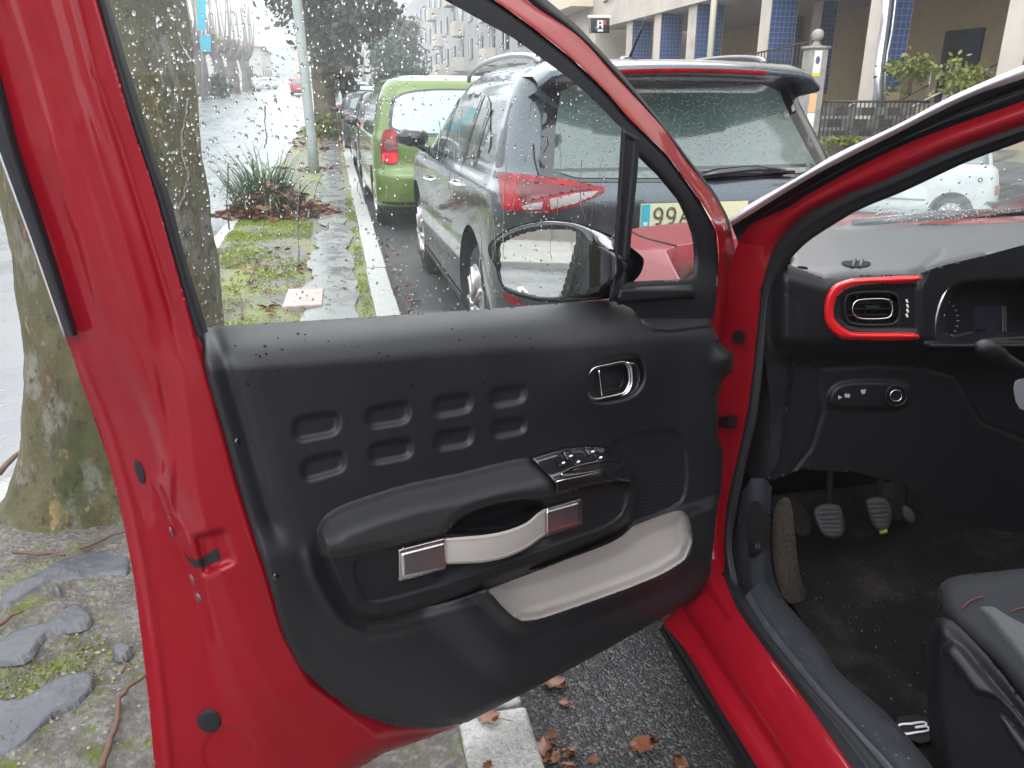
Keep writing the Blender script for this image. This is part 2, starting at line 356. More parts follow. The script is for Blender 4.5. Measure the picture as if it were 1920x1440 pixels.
def bark_mat(name):                          # plane-tree bark: flaking plates of olive, grey, cream and brown under moss
    m = bpy.data.materials.new(name); m.use_nodes = True; t = m.node_tree; N = t.nodes; L = t.links; b = N['Principled BSDF']
    tc = N.new('ShaderNodeTexCoord'); mp = N.new('ShaderNodeMapping'); mp.inputs['Scale'].default_value = (1, 1, .55); L.new(tc.outputs['Object'], mp.inputs[0])
    def nz(sc, det=6, rg=.6):
        n = N.new('ShaderNodeTexNoise'); n.inputs['Scale'].default_value = sc; n.inputs['Detail'].default_value = det; n.inputs['Roughness'].default_value = rg; L.new(mp.outputs[0], n.inputs['Vector']); return n.outputs['Fac']
    def layer(prev, col, fac, a, c):
        r = N.new('ShaderNodeMapRange'); r.inputs['From Min'].default_value = a; r.inputs['From Max'].default_value = c; L.new(fac, r.inputs['Value'])
        x = N.new('ShaderNodeMix'); x.data_type = 'RGBA'; x.inputs['B'].default_value = (*col, 1)
        if isinstance(prev, tuple): x.inputs['A'].default_value = (*prev, 1)
        else: L.new(prev, x.inputs['A'])
        L.new(r.outputs[0], x.inputs['Factor']); return x.outputs['Result']
    c = layer((.125, .108, .045), (.082, .078, .032), nz(5.0, 9, .7), .40, .60)
    c = layer(c, (.20, .19, .155), nz(7, 9, .68), .53, .60)
    c = layer(c, (.085, .048, .028), nz(6.0, 9, .7), .55, .62)
    c = layer(c, (.30, .22, .095), nz(12.0, 8, .66), .59, .645)
    c = layer(c, (.045, .065, .015), nz(2.6, 8, .7), .54, .66)
    c = layer(c, (.05, .042, .033), nz(46, 4), .56, .68)
    c = layer(c, (.035, .03, .02), nz(13, 6, .6), .64, .70)
    L.new(c, b.inputs['Base Color']); b.inputs['Roughness'].default_value = .6
    v = N.new('ShaderNodeTexVoronoi'); v.inputs['Scale'].default_value = 17; v.feature = 'DISTANCE_TO_EDGE'; L.new(mp.outputs[0], v.inputs['Vector'])
    a = N.new('ShaderNodeMath'); a.operation = 'ADD'; L.new(nz(22, 10, .72), a.inputs[0]); r = N.new('ShaderNodeMapRange'); r.inputs['From Max'].default_value = .12; r.inputs['To Max'].default_value = .0; L.new(v.outputs['Distance'], r.inputs['Value']); L.new(r.outputs[0], a.inputs[1])
    p = N.new('ShaderNodeBump'); p.inputs['Strength'].default_value = 1.0; p.inputs['Distance'].default_value = .035; L.new(a.outputs[0], p.inputs['Height']); L.new(p.outputs[0], b.inputs['Normal'])
    return m
bark = bark_mat('plane_bark')
bark_far = M('far_bark', (.15, .125, .075), rough=.8, col2=(.06, .05, .035), nscale=3, bscale=12, bstr=.8, bdist=.05)
bark_pol = M('pollard_bark', (.16, .13, .11), rough=.85, col2=(.07, .055, .045), nscale=1.6)
shoot_m = M('pollard_shoot', (.26, .22, .18), rough=.8)

def asphalt_mat():                           # wet asphalt: dark binder, each chipping its own grey, a film of water between
    m = bpy.data.materials.new('wet_asphalt'); m.use_nodes = True; t = m.node_tree; N = t.nodes; L = t.links; b = N['Principled BSDF']
    tc = N.new('ShaderNodeTexCoord'); v = N.new('ShaderNodeTexVoronoi'); v.inputs['Scale'].default_value = 150; L.new(tc.outputs['Object'], v.inputs['Vector'])
    n1 = N.new('ShaderNodeTexNoise'); n1.inputs['Scale'].default_value = 320; n1.inputs['Detail'].default_value = 3; L.new(tc.outputs['Object'], n1.inputs['Vector'])
    n2 = N.new('ShaderNodeTexNoise'); n2.inputs['Scale'].default_value = 3.0; n2.inputs['Detail'].default_value = 7; L.new(tc.outputs['Object'], n2.inputs['Vector'])
    s = N.new('ShaderNodeSeparateColor'); L.new(v.outputs['Color'], s.inputs[0]); r = N.new('ShaderNodeValToRGB'); e = r.color_ramp.elements; e[0].position = .2; e[0].color = (.022, .022, .024, 1); e[1].position = 1; e[1].color = (.15, .145, .14, 1)
    k = r.color_ramp.elements.new(.72); k.color = (.05, .05, .052, 1); L.new(s.outputs[0], r.inputs[0])
    x = N.new('ShaderNodeMix'); x.data_type = 'RGBA'; x.inputs['B'].default_value = (.10, .078, .055, 1); L.new(r.outputs[0], x.inputs['A']); q = N.new('ShaderNodeMapRange'); q.inputs['From Min'].default_value = .58; q.inputs['From Max'].default_value = .8; L.new(n2.outputs['Fac'], q.inputs['Value']); L.new(q.outputs[0], x.inputs['Factor']); L.new(x.outputs['Result'], b.inputs['Base Color'])
    w = N.new('ShaderNodeMapRange'); w.inputs['To Min'].default_value = .22; w.inputs['To Max'].default_value = .5; L.new(n2.outputs['Fac'], w.inputs['Value']); L.new(w.outputs[0], b.inputs['Roughness'])
    a = N.new('ShaderNodeMath'); a.operation = 'SUBTRACT'; m2 = N.new('ShaderNodeMath'); m2.operation = 'MULTIPLY'; m2.inputs[1].default_value = .5; L.new(n1.outputs['Fac'], m2.inputs[0]); L.new(m2.outputs[0], a.inputs[0]); L.new(v.outputs['Distance'], a.inputs[1])
    z = N.new('ShaderNodeMath'); z.operation = 'ADD'; z2 = N.new('ShaderNodeMath'); z2.operation = 'MULTIPLY'; z2.inputs[1].default_value = .6; L.new(s.outputs[1], z2.inputs[0]); L.new(a.outputs[0], z.inputs[0]); L.new(z2.outputs[0], z.inputs[1])
    p = N.new('ShaderNodeBump'); p.inputs['Strength'].default_value = .9; p.inputs['Distance'].default_value = .005; L.new(z.outputs[0], p.inputs['Height']); L.new(p.outputs[0], b.inputs['Normal'])
    return m
asphalt = asphalt_mat()
def ground_mat():                            # earth, gravel and moss of the planted verge
    m = bpy.data.materials.new('verge_earth'); m.use_nodes = True; t = m.node_tree; N = t.nodes; L = t.links; b = N['Principled BSDF']
    tc = N.new('ShaderNodeTexCoord')
    def nz(sc, det=6, rg=.62):
        n = N.new('ShaderNodeTexNoise'); n.inputs['Scale'].default_value = sc; n.inputs['Detail'].default_value = det; n.inputs['Roughness'].default_value = rg; L.new(tc.outputs['Object'], n.inputs['Vector']); return n.outputs['Fac']
    def mix(prev, col, fac, a, c):
        r = N.new('ShaderNodeMapRange'); r.inputs['From Min'].default_value = a; r.inputs['From Max'].default_value = c; L.new(fac, r.inputs['Value'])
        x = N.new('ShaderNodeMix'); x.data_type = 'RGBA'; x.inputs['B'].default_value = (*col, 1)
        if isinstance(prev, tuple): x.inputs['A'].default_value = (*prev, 1)
        else: L.new(prev, x.inputs['A'])
        L.new(r.outputs[0], x.inputs['Factor']); return x.outputs['Result'], r.outputs[0]
    c, _ = mix((.15, .138, .125), (.26, .245, .225), nz(45, 4), .45, .65)
    c, _ = mix(c, (.095, .08, .066), nz(9, 6), .5, .65)
    c, _ = mix(c, (.38, .35, .31), nz(120, 2), .66, .72)
    sx = N.new('ShaderNodeSeparateXYZ'); L.new(tc.outputs['Object'], sx.inputs[0]); yr = N.new('ShaderNodeMapRange'); yr.inputs['From Min'].default_value = 1.75; yr.inputs['From Max'].default_value = 2.5; yr.inputs['To Min'].default_value = -.13; yr.inputs['To Max'].default_value = .0; L.new(sx.outputs[1], yr.inputs['Value'])
    md = N.new('ShaderNodeMath'); md.operation = 'ADD'; L.new(nz(2.1, 9, .66), md.inputs[0]); L.new(yr.outputs[0], md.inputs[1])      # trodden, mossless earth nearest the car
    c, f = mix(c, (.21, .235, .022), md.outputs[0], .46, .58)
    c, _ = mix(c, (.11, .14, .015), nz(14, 5), .56, .68)
    L.new(c, b.inputs['Base Color']); b.inputs['Roughness'].default_value = .4
    v = N.new('ShaderNodeTexVoronoi'); v.inputs['Scale'].default_value = 75; L.new(tc.outputs['Object'], v.inputs['Vector'])
    a = N.new('ShaderNodeMath'); a.operation = 'SUBTRACT'; L.new(nz(30, 8, .7), a.inputs[0]); s = N.new('ShaderNodeMath'); s.operation = 'MULTIPLY'; s.inputs[1].default_value = .35; L.new(v.outputs['Distance'], s.inputs[0]); L.new(s.outputs[0], a.inputs[1])
    p = N.new('ShaderNodeBump'); p.inputs['Strength'].default_value = 1; p.inputs['Distance'].default_value = .03; L.new(a.outputs[0], p.inputs['Height']); L.new(p.outputs[0], b.inputs['Normal'])
    return m
verge_m = ground_mat()
def tile_mat(name, c1, c2, mortar, sc, bw=.5, rh=.5):
    m = bpy.data.materials.new(name); m.use_nodes = True; t = m.node_tree; N = t.nodes; L = t.links; b = N['Principled BSDF']
    tc = N.new('ShaderNodeTexCoord'); mp = N.new('ShaderNodeMapping'); mp.inputs['Rotation'].default_value = (math.pi / 2, 0, 0)
    L.new(tc.outputs['Object'], mp.inputs[0])
    sx = N.new('ShaderNodeSeparateXYZ'); L.new(tc.outputs['Object'], sx.inputs[0]); ad = N.new('ShaderNodeMath'); ad.operation = 'ADD'; L.new(sx.outputs[0], ad.inputs[0]); L.new(sx.outputs[1], ad.inputs[1])
    cb = N.new('ShaderNodeCombineXYZ'); L.new(ad.outputs[0], cb.inputs[0]); L.new(sx.outputs[2], cb.inputs[1])
    k = N.new('ShaderNodeTexBrick'); k.offset = 0; k.inputs['Scale'].default_value = sc; k.inputs['Color1'].default_value = (*c1, 1); k.inputs['Color2'].default_value = (*c2, 1); k.inputs['Mortar'].default_value = (*mortar, 1)
    k.inputs['Mortar Size'].default_value = .04; k.inputs['Brick Width'].default_value = bw; k.inputs['Row Height'].default_value = rh
    L.new(cb.outputs[0], k.inputs['Vector']); L.new(k.outputs['Color'], b.inputs['Base Color']); b.inputs['Roughness'].default_value = .25
    p = N.new('ShaderNodeBump'); p.invert = True; p.inputs['Strength'].default_value = .6; p.inputs['Distance'].default_value = .01; L.new(k.outputs['Fac'], p.inputs['Height']); L.new(p.outputs[0], b.inputs['Normal'])
    return m
blue_tile = tile_mat('blue_tile', (.035, .075, .19), (.05, .10, .24), (.16, .2, .3), 4.0)
# ================================================================== ground: one climbing sheet, then road, verge, path, kerbs
def strip(name, xl, xr, ys, z0, m, nx=2, parent=None):
    V = []
    for y in ys:
        a = xl(y) if callable(xl) else xl; b = xr(y) if callable(xr) else xr
        for i in range(nx): V.append((a + (b - a) * i / (nx - 1), y, float(G(y)) + z0))
    return mk(name, V, [f[::-1] for f in grid_faces(len(ys), nx)][:] and [(a, b, c, d) for a, b, c, d in grid_faces(len(ys), nx)], m, parent, True)
YS = np.r_[np.arange(-40, 0, 4), np.arange(0, 60, 1.5), np.arange(60, 200, 8), np.arange(200, 901, 50)]
KL = lambda y: .175 + 0 * y                    # parking kerb, left edge of the stone
RL = lambda y: -1.27 + .006 * np.clip(y - 4, 0, 40)    # road-side edge of the verge
struct(strip('ground', -600, 600, YS, -.60, conc_dk, 2))
struct(strip('parking_lane', .33, 3.2, YS[(YS > -39) & (YS < 300)], 0.0, asphalt, 2))
struct(strip('road', -10.5, lambda y: float(RL(y)), YS[(YS > -39) & (YS < 400)], .0, road_m, 2))
struct(strip('far_pavement', -16, -10.5, YS[(YS > -39) & (YS < 400)], .10, conc, 2))
V = []; ysr = YS[(YS > -39) & (YS < 300)]
for y in ysr:
    for x, z in ((3.2, 0), (4.2, -.12), (5.6, -.50), (10.6, -.50)): V.append((x, y, float(G(y)) + z))
struct(mk('side_road', V, grid_faces(len(ysr), 4), road_m))
V = []
for y in ysr:
    for x in (10.6, 12.0): V.append((x, y, float(G(y)) - .44))
struct(mk('pavement', V, grid_faces(len(ysr), 2), conc_dk))
# verge: earth with relief
ys = np.r_[np.arange(-3, 1.4, .12), np.arange(1.4, 4, .03), np.arange(4, 12, .08), np.arange(12, 60, .5)]; NXV = 44; V = []
for y in ys:
    for i in range(NXV):
        x = RL(y) + .13 + (KL(y) - RL(y) - .13) * i / (NXV - 1); n = mnoise.fractal(Vector((x * 2.2, y * 2.2, 0)), 1.0, 2.0, 5) * .018 + mnoise.fractal(Vector((x * 9, y * 9, 3)), 1.0, 2.0, 4) * .010
        e = min(i, NXV - 1 - i) / 4; V.append((x, y, float(G(y)) + .112 + n * min(1, e) + .02 * math.exp(-((x + .95) / .35) ** 2 - ((y - 2.45) / .5) ** 2)))
def Zv(x, y): return float(G(y)) + .112 + mnoise.fractal(Vector((x * 2.2, y * 2.2, 0)), 1.0, 2.0, 5) * .018
struct(mk('verge', V, grid_faces(len(ys), NXV), verge_m))
# worn concrete path beside the kerb
V = []; yp2 = np.arange(4.2, 40, .08)
for y in yp2:
    for i in range(9):
        a = -.25 + .16 * mnoise.fractal(Vector((y * 1.1, 5, 0)), 1, 2, 5); b = .07 + .07 * mnoise.fractal(Vector((y * 1.3, 9, 0)), 1, 2, 5); t = i / 8; V.append((a + (b - a) * t, y, float(G(y)) + .128 + .008 * math.sin(t * math.pi)))
struct(mk('path', V, grid_faces(len(yp2), 9), path_m))
# kerbstones, each its own block
def kerbs(rootname, label, xf, y0, y1, ln, w, h, top):
    root = thing(rootname, label, 'kerb', (0, 0, 0)); y = y0; k = 0; proto = None
    while y < y1:
        z = float(G(y)); dz = float(G(y + ln)) - z
        if proto is None:
            m = MB(); m.box((0, .006, -.15), (w, ln - .006, top)); proto = m.build('kerbstone', kerb_m, root); bevel(proto, .008, 2); o = proto
        else: o = proto.copy(); COL.objects.link(o)
        o.parent = root; o.location = (xf(y) + ru(-.006, .006), y, z + ru(-.004, .004)); o.rotation_euler = (math.atan2(dz, ln), 0, math.atan2(-(xf(y + ln) - xf(y)), ln)); y += ln
        if y > 40 and ln < 2: pass
    return root
kerbs('parking_kerb', 'pale granite kerb between the mossy verge and the parked cars', lambda y: float(KL(y)), -1.6, 60, 1.0, .155, .15, .128)
kerbs('road_kerb', 'low kerb between the mossy verge and the wet road', lambda y: float(RL(y)), -1.6, 60, 1.2, .13, .15, .115)
kerbs('far_kerb', 'kerb of the far pavement across the wet road', lambda y: -10.55, 8, 120, 2.0, .15, .15, .12)
# moss tufts over the earth: a mass of small blades
m = MB(); rs = np.random.RandomState(4)
def mossy(x, y): return mnoise.fractal(Vector((x * 1.5 + 7, y * 1.5, 2)), 1.0, 2.0, 4)
V = []; F = []
for i in range(95000):
    y = 1.45 + 9.5 * rs.rand() ** 1.7; x = rs.uniform(float(RL(y)) + .12, .165)
    if (mossy(x, y) + .22 - .22 * (y < 2.25 and x < -.1)) / .5 < rs.rand(): continue
    if -.30 < x < .09 and y > 4.4: continue
    z = Zv(x, y) + .004; s = rs.uniform(.0022, .0055) * (1 + .14 * max(0, y - 2.6)); a = rs.uniform(0, 6.28); hgt = s * rs.uniform(.8, 2.0)
    k = len(V); V += [(x + s * math.cos(a), y + s * math.sin(a), z), (x - s * math.cos(a), y - s * math.sin(a), z), (x + rs.uniform(-s, s), y + rs.uniform(-s, s), z + hgt)]; F.append((k, k + 1, k + 2))
stuff(tag(mk('moss', V, F, moss_t, None, False), 'bright green moss growing over the earth of the verge', 'moss'))
# small gravel and crumbs near the car
V = []; F = []
for i in range(2600):
    y = 1.45 + 2.2 * rs.rand(); x = rs.uniform(-1.1, .16); z = Zv(x, y) + .003; s = rs.uniform(.002, .007); k = len(V)
    for q in ((1, 0, 0), (-1, 0, 0), (0, 1, 0), (0, -1, 0), (0, 0, .8), (0, 0, -.8)): V.append((x + q[0] * s * rs.uniform(.6, 1.3), y + q[1] * s * rs.uniform(.6, 1.3), z + q[2] * s))
    for a, b in ((0, 2), (2, 1), (1, 3), (3, 0)): F += [(k + a, k + b, k + 4), (k + b, k + a, k + 5)]
stuff(tag(mk('gravel', V, F, M('gravel_stone', (.24, .22, .20), rough=.6, col2=(.42, .38, .34), nscale=30, ramp=(.5, .7)), None, False), 'loose gravel scattered on the bare earth of the verge', 'gravel'))
# ---- slate slabs set in the earth by the tree
def slab(poly, label, h=.017):
    P = spline(np.array(poly, float), 3, True); x, y, Fq = region2d(P, 4); s = -sdf(P, x, y); Q = on_z(x, y, .128)
    Q[:, 2] = .119 + h * ss(s / 4) + .006 * np.array([mnoise.noise(Vector((a * 7, b * 7, 1))) for a, b in Q[:, :2]])
    o = mk('slate_slab', Q, Fq, slate_m); o['group'] = 'slate slabs in the verge'; return tag(o, label, 'stone slab', 'slate slabs in the verge')
slab([(0, 1125), (20, 1098), (75, 1072), (120, 1048), (190, 1030), (240, 1022), (242, 1075), (210, 1082), (150, 1092), (95, 1098), (50, 1122), (10, 1142)], 'long slate slab nearest the foot of the tree trunk')
slab([(-30, 1215), (0, 1200), (40, 1175), (90, 1165), (140, 1132), (168, 1148), (174, 1166), (150, 1180), (90, 1192), (60, 1230), (30, 1242), (-30, 1240)], 'pale slate slab second from the tree, with a notched end')
slab([(-30, 1318), (40, 1310), (110, 1270), (170, 1262), (176, 1284), (150, 1320), (100, 1345), (60, 1385), (20, 1415), (-30, 1425)], 'biggest slate slab, nearest the bottom of the red door')
slab([(214, 1212), (232, 1208), (248, 1216), (240, 1234), (216, 1236)], 'tiny slate chip beside the red door', .02)
slab([(98, 1102), (112, 1102), (120, 1118), (108, 1126)], 'small rounded stone between the two upper slabs', .03)
# ---- inspection cover
cv = thing('inspection_cover', 'pinkish square concrete cover set in the mossy verge', 'cover', (-.28, 5.55, .12))
P = on_z([528, 604, 607, 540], [574, 570, 540, 541], .155); m = MB(); lo = P.copy(); lo[:, 2] -= .07; m.add(np.vstack([lo, P]), [(0, 3, 2, 1), (4, 5, 6, 7), (0, 1, 5, 4), (1, 2, 6, 5), (2, 3, 7, 6), (3, 0, 4, 7)]); bevel(m.build('lid', cover_m, cv), .01)
# ---- twigs
def twig(pts, r, label, z=.13, side=None):
    P = on_z([p[0] for p in pts], [p[1] for p in pts], z); P[:, 2] += np.linspace(.004, .012, len(P)); m = MB(); Q = spline(P, 4); Q += np.random.normal(0, .0012, Q.shape); m.tube(Q, list(np.linspace(r, r * .6, len(Q))), 7)
    if side: S_ = on_z([p[0] for p in side], [p[1] for p in side], z + .008); m.tube(S_, [r * .6, r * .35], 6)
    o = m.build('twig', stick_m, None, True); return tag(o, label, 'twig', 'twigs lying on the verge')
twig([(190, 1442), (205, 1400), (222, 1352), (224, 1318), (248, 1292), (276, 1272)], .0075, 'bent brown twig lying on gravel beside the bottom of the red door', .13)
twig([(24, 1036), (60, 1042), (100, 1042), (122, 1048)], .006, 'dark twig lying across the moss at the foot of the tree', .14)
twig([(150, 1030), (180, 1022), (212, 1008), (236, 1002)], .005, 'thin orange twig on the upper slab by the door', .15)
twig([(-5, 1178), (20, 1162), (44, 1152)], .006, 'short twig at the left end of the notched slab', .14)
twig([(0, 888), (30, 858), (62, 834)], .012, 'straight peeled stick along the road kerb behind the tree', .14)
twig([(228, 1262), (240, 1250), (252, 1266)], .004, 'forked reddish twig above the bent brown twig', .135, [(240, 1252), (246, 1246)])
twig([(466, 528), (478, 508), (488, 492)], .006, 'pale stick on moss left of the inspection cover', .14)
twig([(455, 598), (452, 570), (450, 552)], .007, 'pale upright stick near the door glass edge on the verge', .14)
# ---- fallen leaves
def leaf_geo(L_, Wd, curl, seed, stem=True):
    r = np.random.RandomState(seed); V = []; F = []
    out = [(-.5, 0), (-.36, .22), (-.42, .40), (-.18, .36), (-.02, .52), (.08, .34), (.30, .30), (.22, .16), (.52, .0)]
    n = len(out); top = [(a * L_, b * Wd * r.uniform(.85, 1.15)) for a, b in out]
    for a, b in top: V.append((a, 0, curl * (abs(a) / L_) ** 2 * .5 * L_))
    for a, b in top: V.append((a, b, curl * (.5 * abs(b) + r.uniform(0, .15) * Wd)))
    for a, b in top: V.append((a, -b, curl * (.6 * abs(b) + r.uniform(0, .15) * Wd)))
    for i in range(n - 1): F += [(i, i + 1, n + i + 1, n + i), (i + 1, i, 2 * n + i, 2 * n + i + 1)]
    if stem:
        k = len(V); w = .02 * L_
        for t in range(4): V += [(-.5 * L_ - t * .18 * L_, -w, .004 + .01 * t * curl), (-.5 * L_ - t * .18 * L_, w, .004 + .01 * t * curl)]
        for t in range(3): F.append((k + 2 * t, k + 2 * t + 1, k + 2 * t + 3, k + 2 * t + 2))
    return V, F
def leaf(px, py, z, L_, a, label, curl=.35, seed=1):
    p = on_z(px, py, z); V, F = leaf_geo(L_, L_ * .62, curl, seed); o = mk('fallen_leaf', V, F, litter); o.scale = (.8, .8, .8); o.location = (p[0], p[1], z + .006); o.rotation_euler = (ru(-.15, .15), ru(-.15, .15), a)
    return tag(o, label, 'leaf', 'fallen plane leaves')
leaf(912, 1345, .132, .085, 2.4, 'brown wet leaf lying on the granite kerb under the door', .15, 2)
leaf(1035, 1285, .004, .10, 2.6, 'curled orange leaf on asphalt right under the door trim, stalk to the right', .6, 3)
leaf(1020, 1405, .004, .09, .8, 'crumpled dark brown leaf in the gutter beside the granite kerb', .6, 4)
leaf(1210, 1400, .004, .10, .3, 'rusty leaf on asphalt nearest the sill of the red car', .5, 5)
leaf(1055, 1320, .004, .05, 2.0, 'small leaf fragment between the curled orange leaf and the kerb', .4, 6)
leaf(915, 1438, .132, .04, 1.0, 'tiny leaf scrap on the granite kerb nearest the picture edge', .3, 7)
leaf(1275, 1432, .004, .07, 1.4, 'brown leaf on asphalt below the rusty leaf by the sill', .5, 8)
# drifts of leaves, past counting
def drift(cx, cy, rx, ry, n, lo, hi, label, hgt=.0):
    V = []; F = []
    for i in range(n):
        a = rs.uniform(0, 6.28); r = rs.rand() ** .6; x, y = cx + rx * r * math.cos(a), cy + ry * r * math.sin(a); L_ = rs.uniform(lo, hi); v, f = leaf_geo(L_, L_ * .65, rs.uniform(.2, .9), rs.randint(1000), False)
        R_ = Matrix.Rotation(rs.uniform(0, 6.28), 4, 'Z') @ Matrix.Rotation(rs.uniform(-.6, .6), 4, 'X') @ Matrix.Rotation(rs.uniform(-.5, .5), 4, 'Y'); z = (Zv(x, y) if x < .17 else float(G(y))) + .012 + rs.rand() * hgt * (1 - r)
        k = len(V); V += [tuple(R_ @ Vector(q) + Vector((x, y, z))) for q in v]; F += [tuple(i2 + k for i2 in ff) for ff in f]
    o = stuff(mk('leaf_litter', V, F, litter, None, False)); tag(o, label, 'leaves'); return o
pb = on_z(500, 400, .12)
pq = on_z(518, 408, .12)
drift(float(pq[0]), float(pq[1]) + .05, .74, .42, 560, .07, .14, 'drift of orange brown leaves under the strap-leaved clump', .42)
drift(-.45, 15.2, .8, .5, 60, .08, .16, 'fallen leaves round the foot of the grey lamp post', .05)
drift(-.4, 22, .7, 3.5, 130, .1, .2, 'fallen leaves around the base of the farther trees', .05)
drift(-.5, 6.3, .65, 1.6, 60, .05, .09, 'thin scatter of leaves on the mossy verge', .0)
drift(.42, 6.2, .12, 2.4, 90, .03, .06, 'leaf crumbs washed along the gutter', .0)
drift(.40, 1.33, .07, .14, 22, .03, .05, 'leaf crumbs in the gutter under the red door', .0)
# ---- strap-leaved clump
pl = thing('strap_leaf_plant', 'clump of arching green strap leaves beside the wet road', 'plant', (float(pb[0]), float(pb[1]), .12)); V = []; F = []
for i in range(430):
    a = rs.uniform(0, 6.28); L_ = rs.uniform(.45, .95); lean = rs.uniform(.25, 1.25); w = rs.uniform(.008, .016); r0 = rs.rand() * .30; x0, y0 = pb[0] + r0 * math.cos(a) + rs.normal(0, .09), pb[1] + r0 * math.sin(a) + rs.normal(0, .09); k = len(V); th = lean * .35; x, y, z = 0, 0, 0
    for j in range(8):
        wd = w * (1 - (j / 7.2) ** 2) + .001; px_, py_ = -math.sin(a) * wd, math.cos(a) * wd; V += [(x0 + x * math.cos(a) + px_, y0 + x * math.sin(a) + py_, .12 + z), (x0 + x * math.cos(a) - px_, y0 + x * math.sin(a) - py_, .12 + z)]
        x += math.sin(th) * L_ / 7; z += math.cos(th) * L_ / 7; th += lean * .28
    for j in range(7): F.append((k + 2 * j, k + 2 * j + 1, k + 2 * j + 3, k + 2 * j + 2))
stuff(mk('foliage', V, F, leaf_st, pl, True))
# ---- trees
def trunk_mesh(pts, rs_, n=40, seed=0, rough=.05, flare=0, sub_=8):
    pts = spline(pts, sub_); r = np.interp(np.linspace(0, 1, len(pts)), np.linspace(0, 1, len(rs_)), rs_); V = []
    for i, (p, q) in enumerate(zip(pts, r)):
        for k in range(n):
            a = 2 * math.pi * k / n; d = Vector((math.cos(a), math.sin(a), 0)); nz = mnoise.fractal(Vector((d.x * 1.3, d.y * 1.3, p[2] * 1.4 + seed)), 1, 2, 5) * rough * 1.6 + mnoise.noise(Vector((d.x * 5, d.y * 5, p[2] * 6 + seed))) * rough * .35 - (max(0, mnoise.noise(Vector((d.x * 3.4, d.y * 3.4, p[2] * 7.5 + seed + 9))) - .28) * rough * 1.6 if n > 100 else 0)
            fl = 1 + flare * math.exp(-max(0, p[2] - pts[0][2]) / .16) * (.6 + .5 * math.sin(3 * a + seed)); V.append((p[0] + d.x * q * (1 + nz) * fl, p[1] + d.y * q * (1 + nz) * fl, p[2]))
    return V, grid_faces(len(pts), n, True)
t1 = thing('plane_tree', 'leaning plane tree trunk with flaking mossy bark just behind the red door', 'tree', (-.95, 2.75, .1))
def tp(px, py, Y): return on_y(px, py, Y)
Yt = 2.78
ctr = [tuple(on_z(215, 985, .10) * np.array([1, 0, 1]) + np.array([0, Yt, 0]))] + [tuple(tp(x, y, Yt)) for x, y in ((224, 900), (234, 780), (236, 640), (215, 480), (190, 300), (154, 100), (117, -100), (70, -400))]
ctr[0] = (ctr[1][0] - .0, Yt, .05)
V, F = trunk_mesh(ctr, [.385, .32, .30, .295, .297, .302, .31, .32, .33], 150, 3, .065, .30, 26); mk('trunk', V, F, bark, t1)
top = Vector(ctr[-1])
for a_, l_ in ((.4, 2.4), (2.2, 2.6), (3.9, 2.2), (5.3, 2.5)):
    m = MB(); m.tube(spline([tuple(top - Vector((0, 0, .3))), tuple(top + Vector((math.cos(a_) * .6, math.sin(a_) * .6, .8))), tuple(top + Vector((math.cos(a_) * 1.4, math.sin(a_) * 1.4, l_)))], 5), list(np.linspace(.2, .07, 11)), 10); m.build('limb', bark, t1, True)
def leaf_cloud(c, rad, n, s, seed, squash=(1, 1, 1), hollow=.35):
    r = np.random.RandomState(seed); V = []; F = []; cl = [(r.normal(0, .45, 3)) for _ in range(14)]
    for i in range(n):
        q = cl[r.randint(14)] + r.normal(0, .24, 3); q = q * rad * np.array(squash); p = np.array(c) + q; k = len(V); u = r.normal(0, 1, 3); u /= np.linalg.norm(u); v = np.cross(u, r.normal(0, 1, 3)); v /= np.linalg.norm(v); z = s * r.uniform(.5, 1.4)
        V += [tuple(p + u * z), tuple(p + v * z * .6), tuple(p - u * z), tuple(p - v * z * .6)]; F.append((k, k + 1, k + 2, k + 3))
    return V, F
def tree(px, py0, Y, r, label, crowns, wig=0, leafm=leaf_dk, group='trees along the verge', n=3200, s=.13):
    z0 = float(G(Y)) + .1; b = on_y(px, py0, Y); t = thing('tree', label, 'tree', (float(b[0]), Y, z0), 0, group); x = float(b[0]); topz = max(c[2] for c in crowns) if crowns else 6
    V, F = trunk_mesh([(x, Y, z0 - .1), (x + wig * .3, Y, z0 + 1.2), (x + wig * .8, Y, z0 + 2.6), (x + wig, Y, topz)], [r * 1.15, r, r * .95, r * .8], 18, px, .08, .2); mk('trunk', V, F, bark_far, t)
    for i, c in enumerate(crowns):
        m = MB(); m.tube([(x + wig * .8, Y, z0 + 1.9), ((x + c[0]) / 2, Y + (c[1] - Y) * .5, (z0 + 2.3 + c[2]) / 2), c[:3]], [r * .5, r * .35, r * .12], 8); m.build('branch', bark_far, t, True)
        V, F = leaf_cloud(c[:3], c[3], n, s, px + i); stuff(mk('crown', V, F, leafm, t, False))
    return t
def wp(px, py, Y): return tuple(float(q) for q in on_y(px, py, Y))
t2Y = 24.0
tree(612, 240, t2Y, .30, 'dark-leaved tree standing on the verge behind the lamp post', [(*wp(585, 30, t2Y), 1.0), (*wp(650, 70, t2Y), .9), (*wp(676, 25, t2Y - .5), .85), (*wp(640, 130, t2Y), .55), (*wp(620, -60, t2Y), 1.3)], 0, leaf_dk, n=1250, s=.11)
tree(628, 225, 31.0, .28, 'mossy trunk just beyond the dark-leaved tree on the verge', [(*wp(630, -40, 31), 1.6)], .0, leaf_dk, n=900, s=.12)
tree(645, 205, 38.0, .28, 'slim trunk farthest along the verge, beside the parked cars', [(*wp(650, -40, 38), 1.8)], .0, leaf_dk, n=700, s=.13)
tree(735, 165, 62.0, .25, 'bluish green bushy evergreen beyond the lime van', [(*wp(735, 130, 62), 1.6), (*wp(722, 105, 62), 1.3), (*wp(752, 150, 62), 1.3)], 0, leaf_gr, 'evergreens beyond the parked cars', 1500, .2)
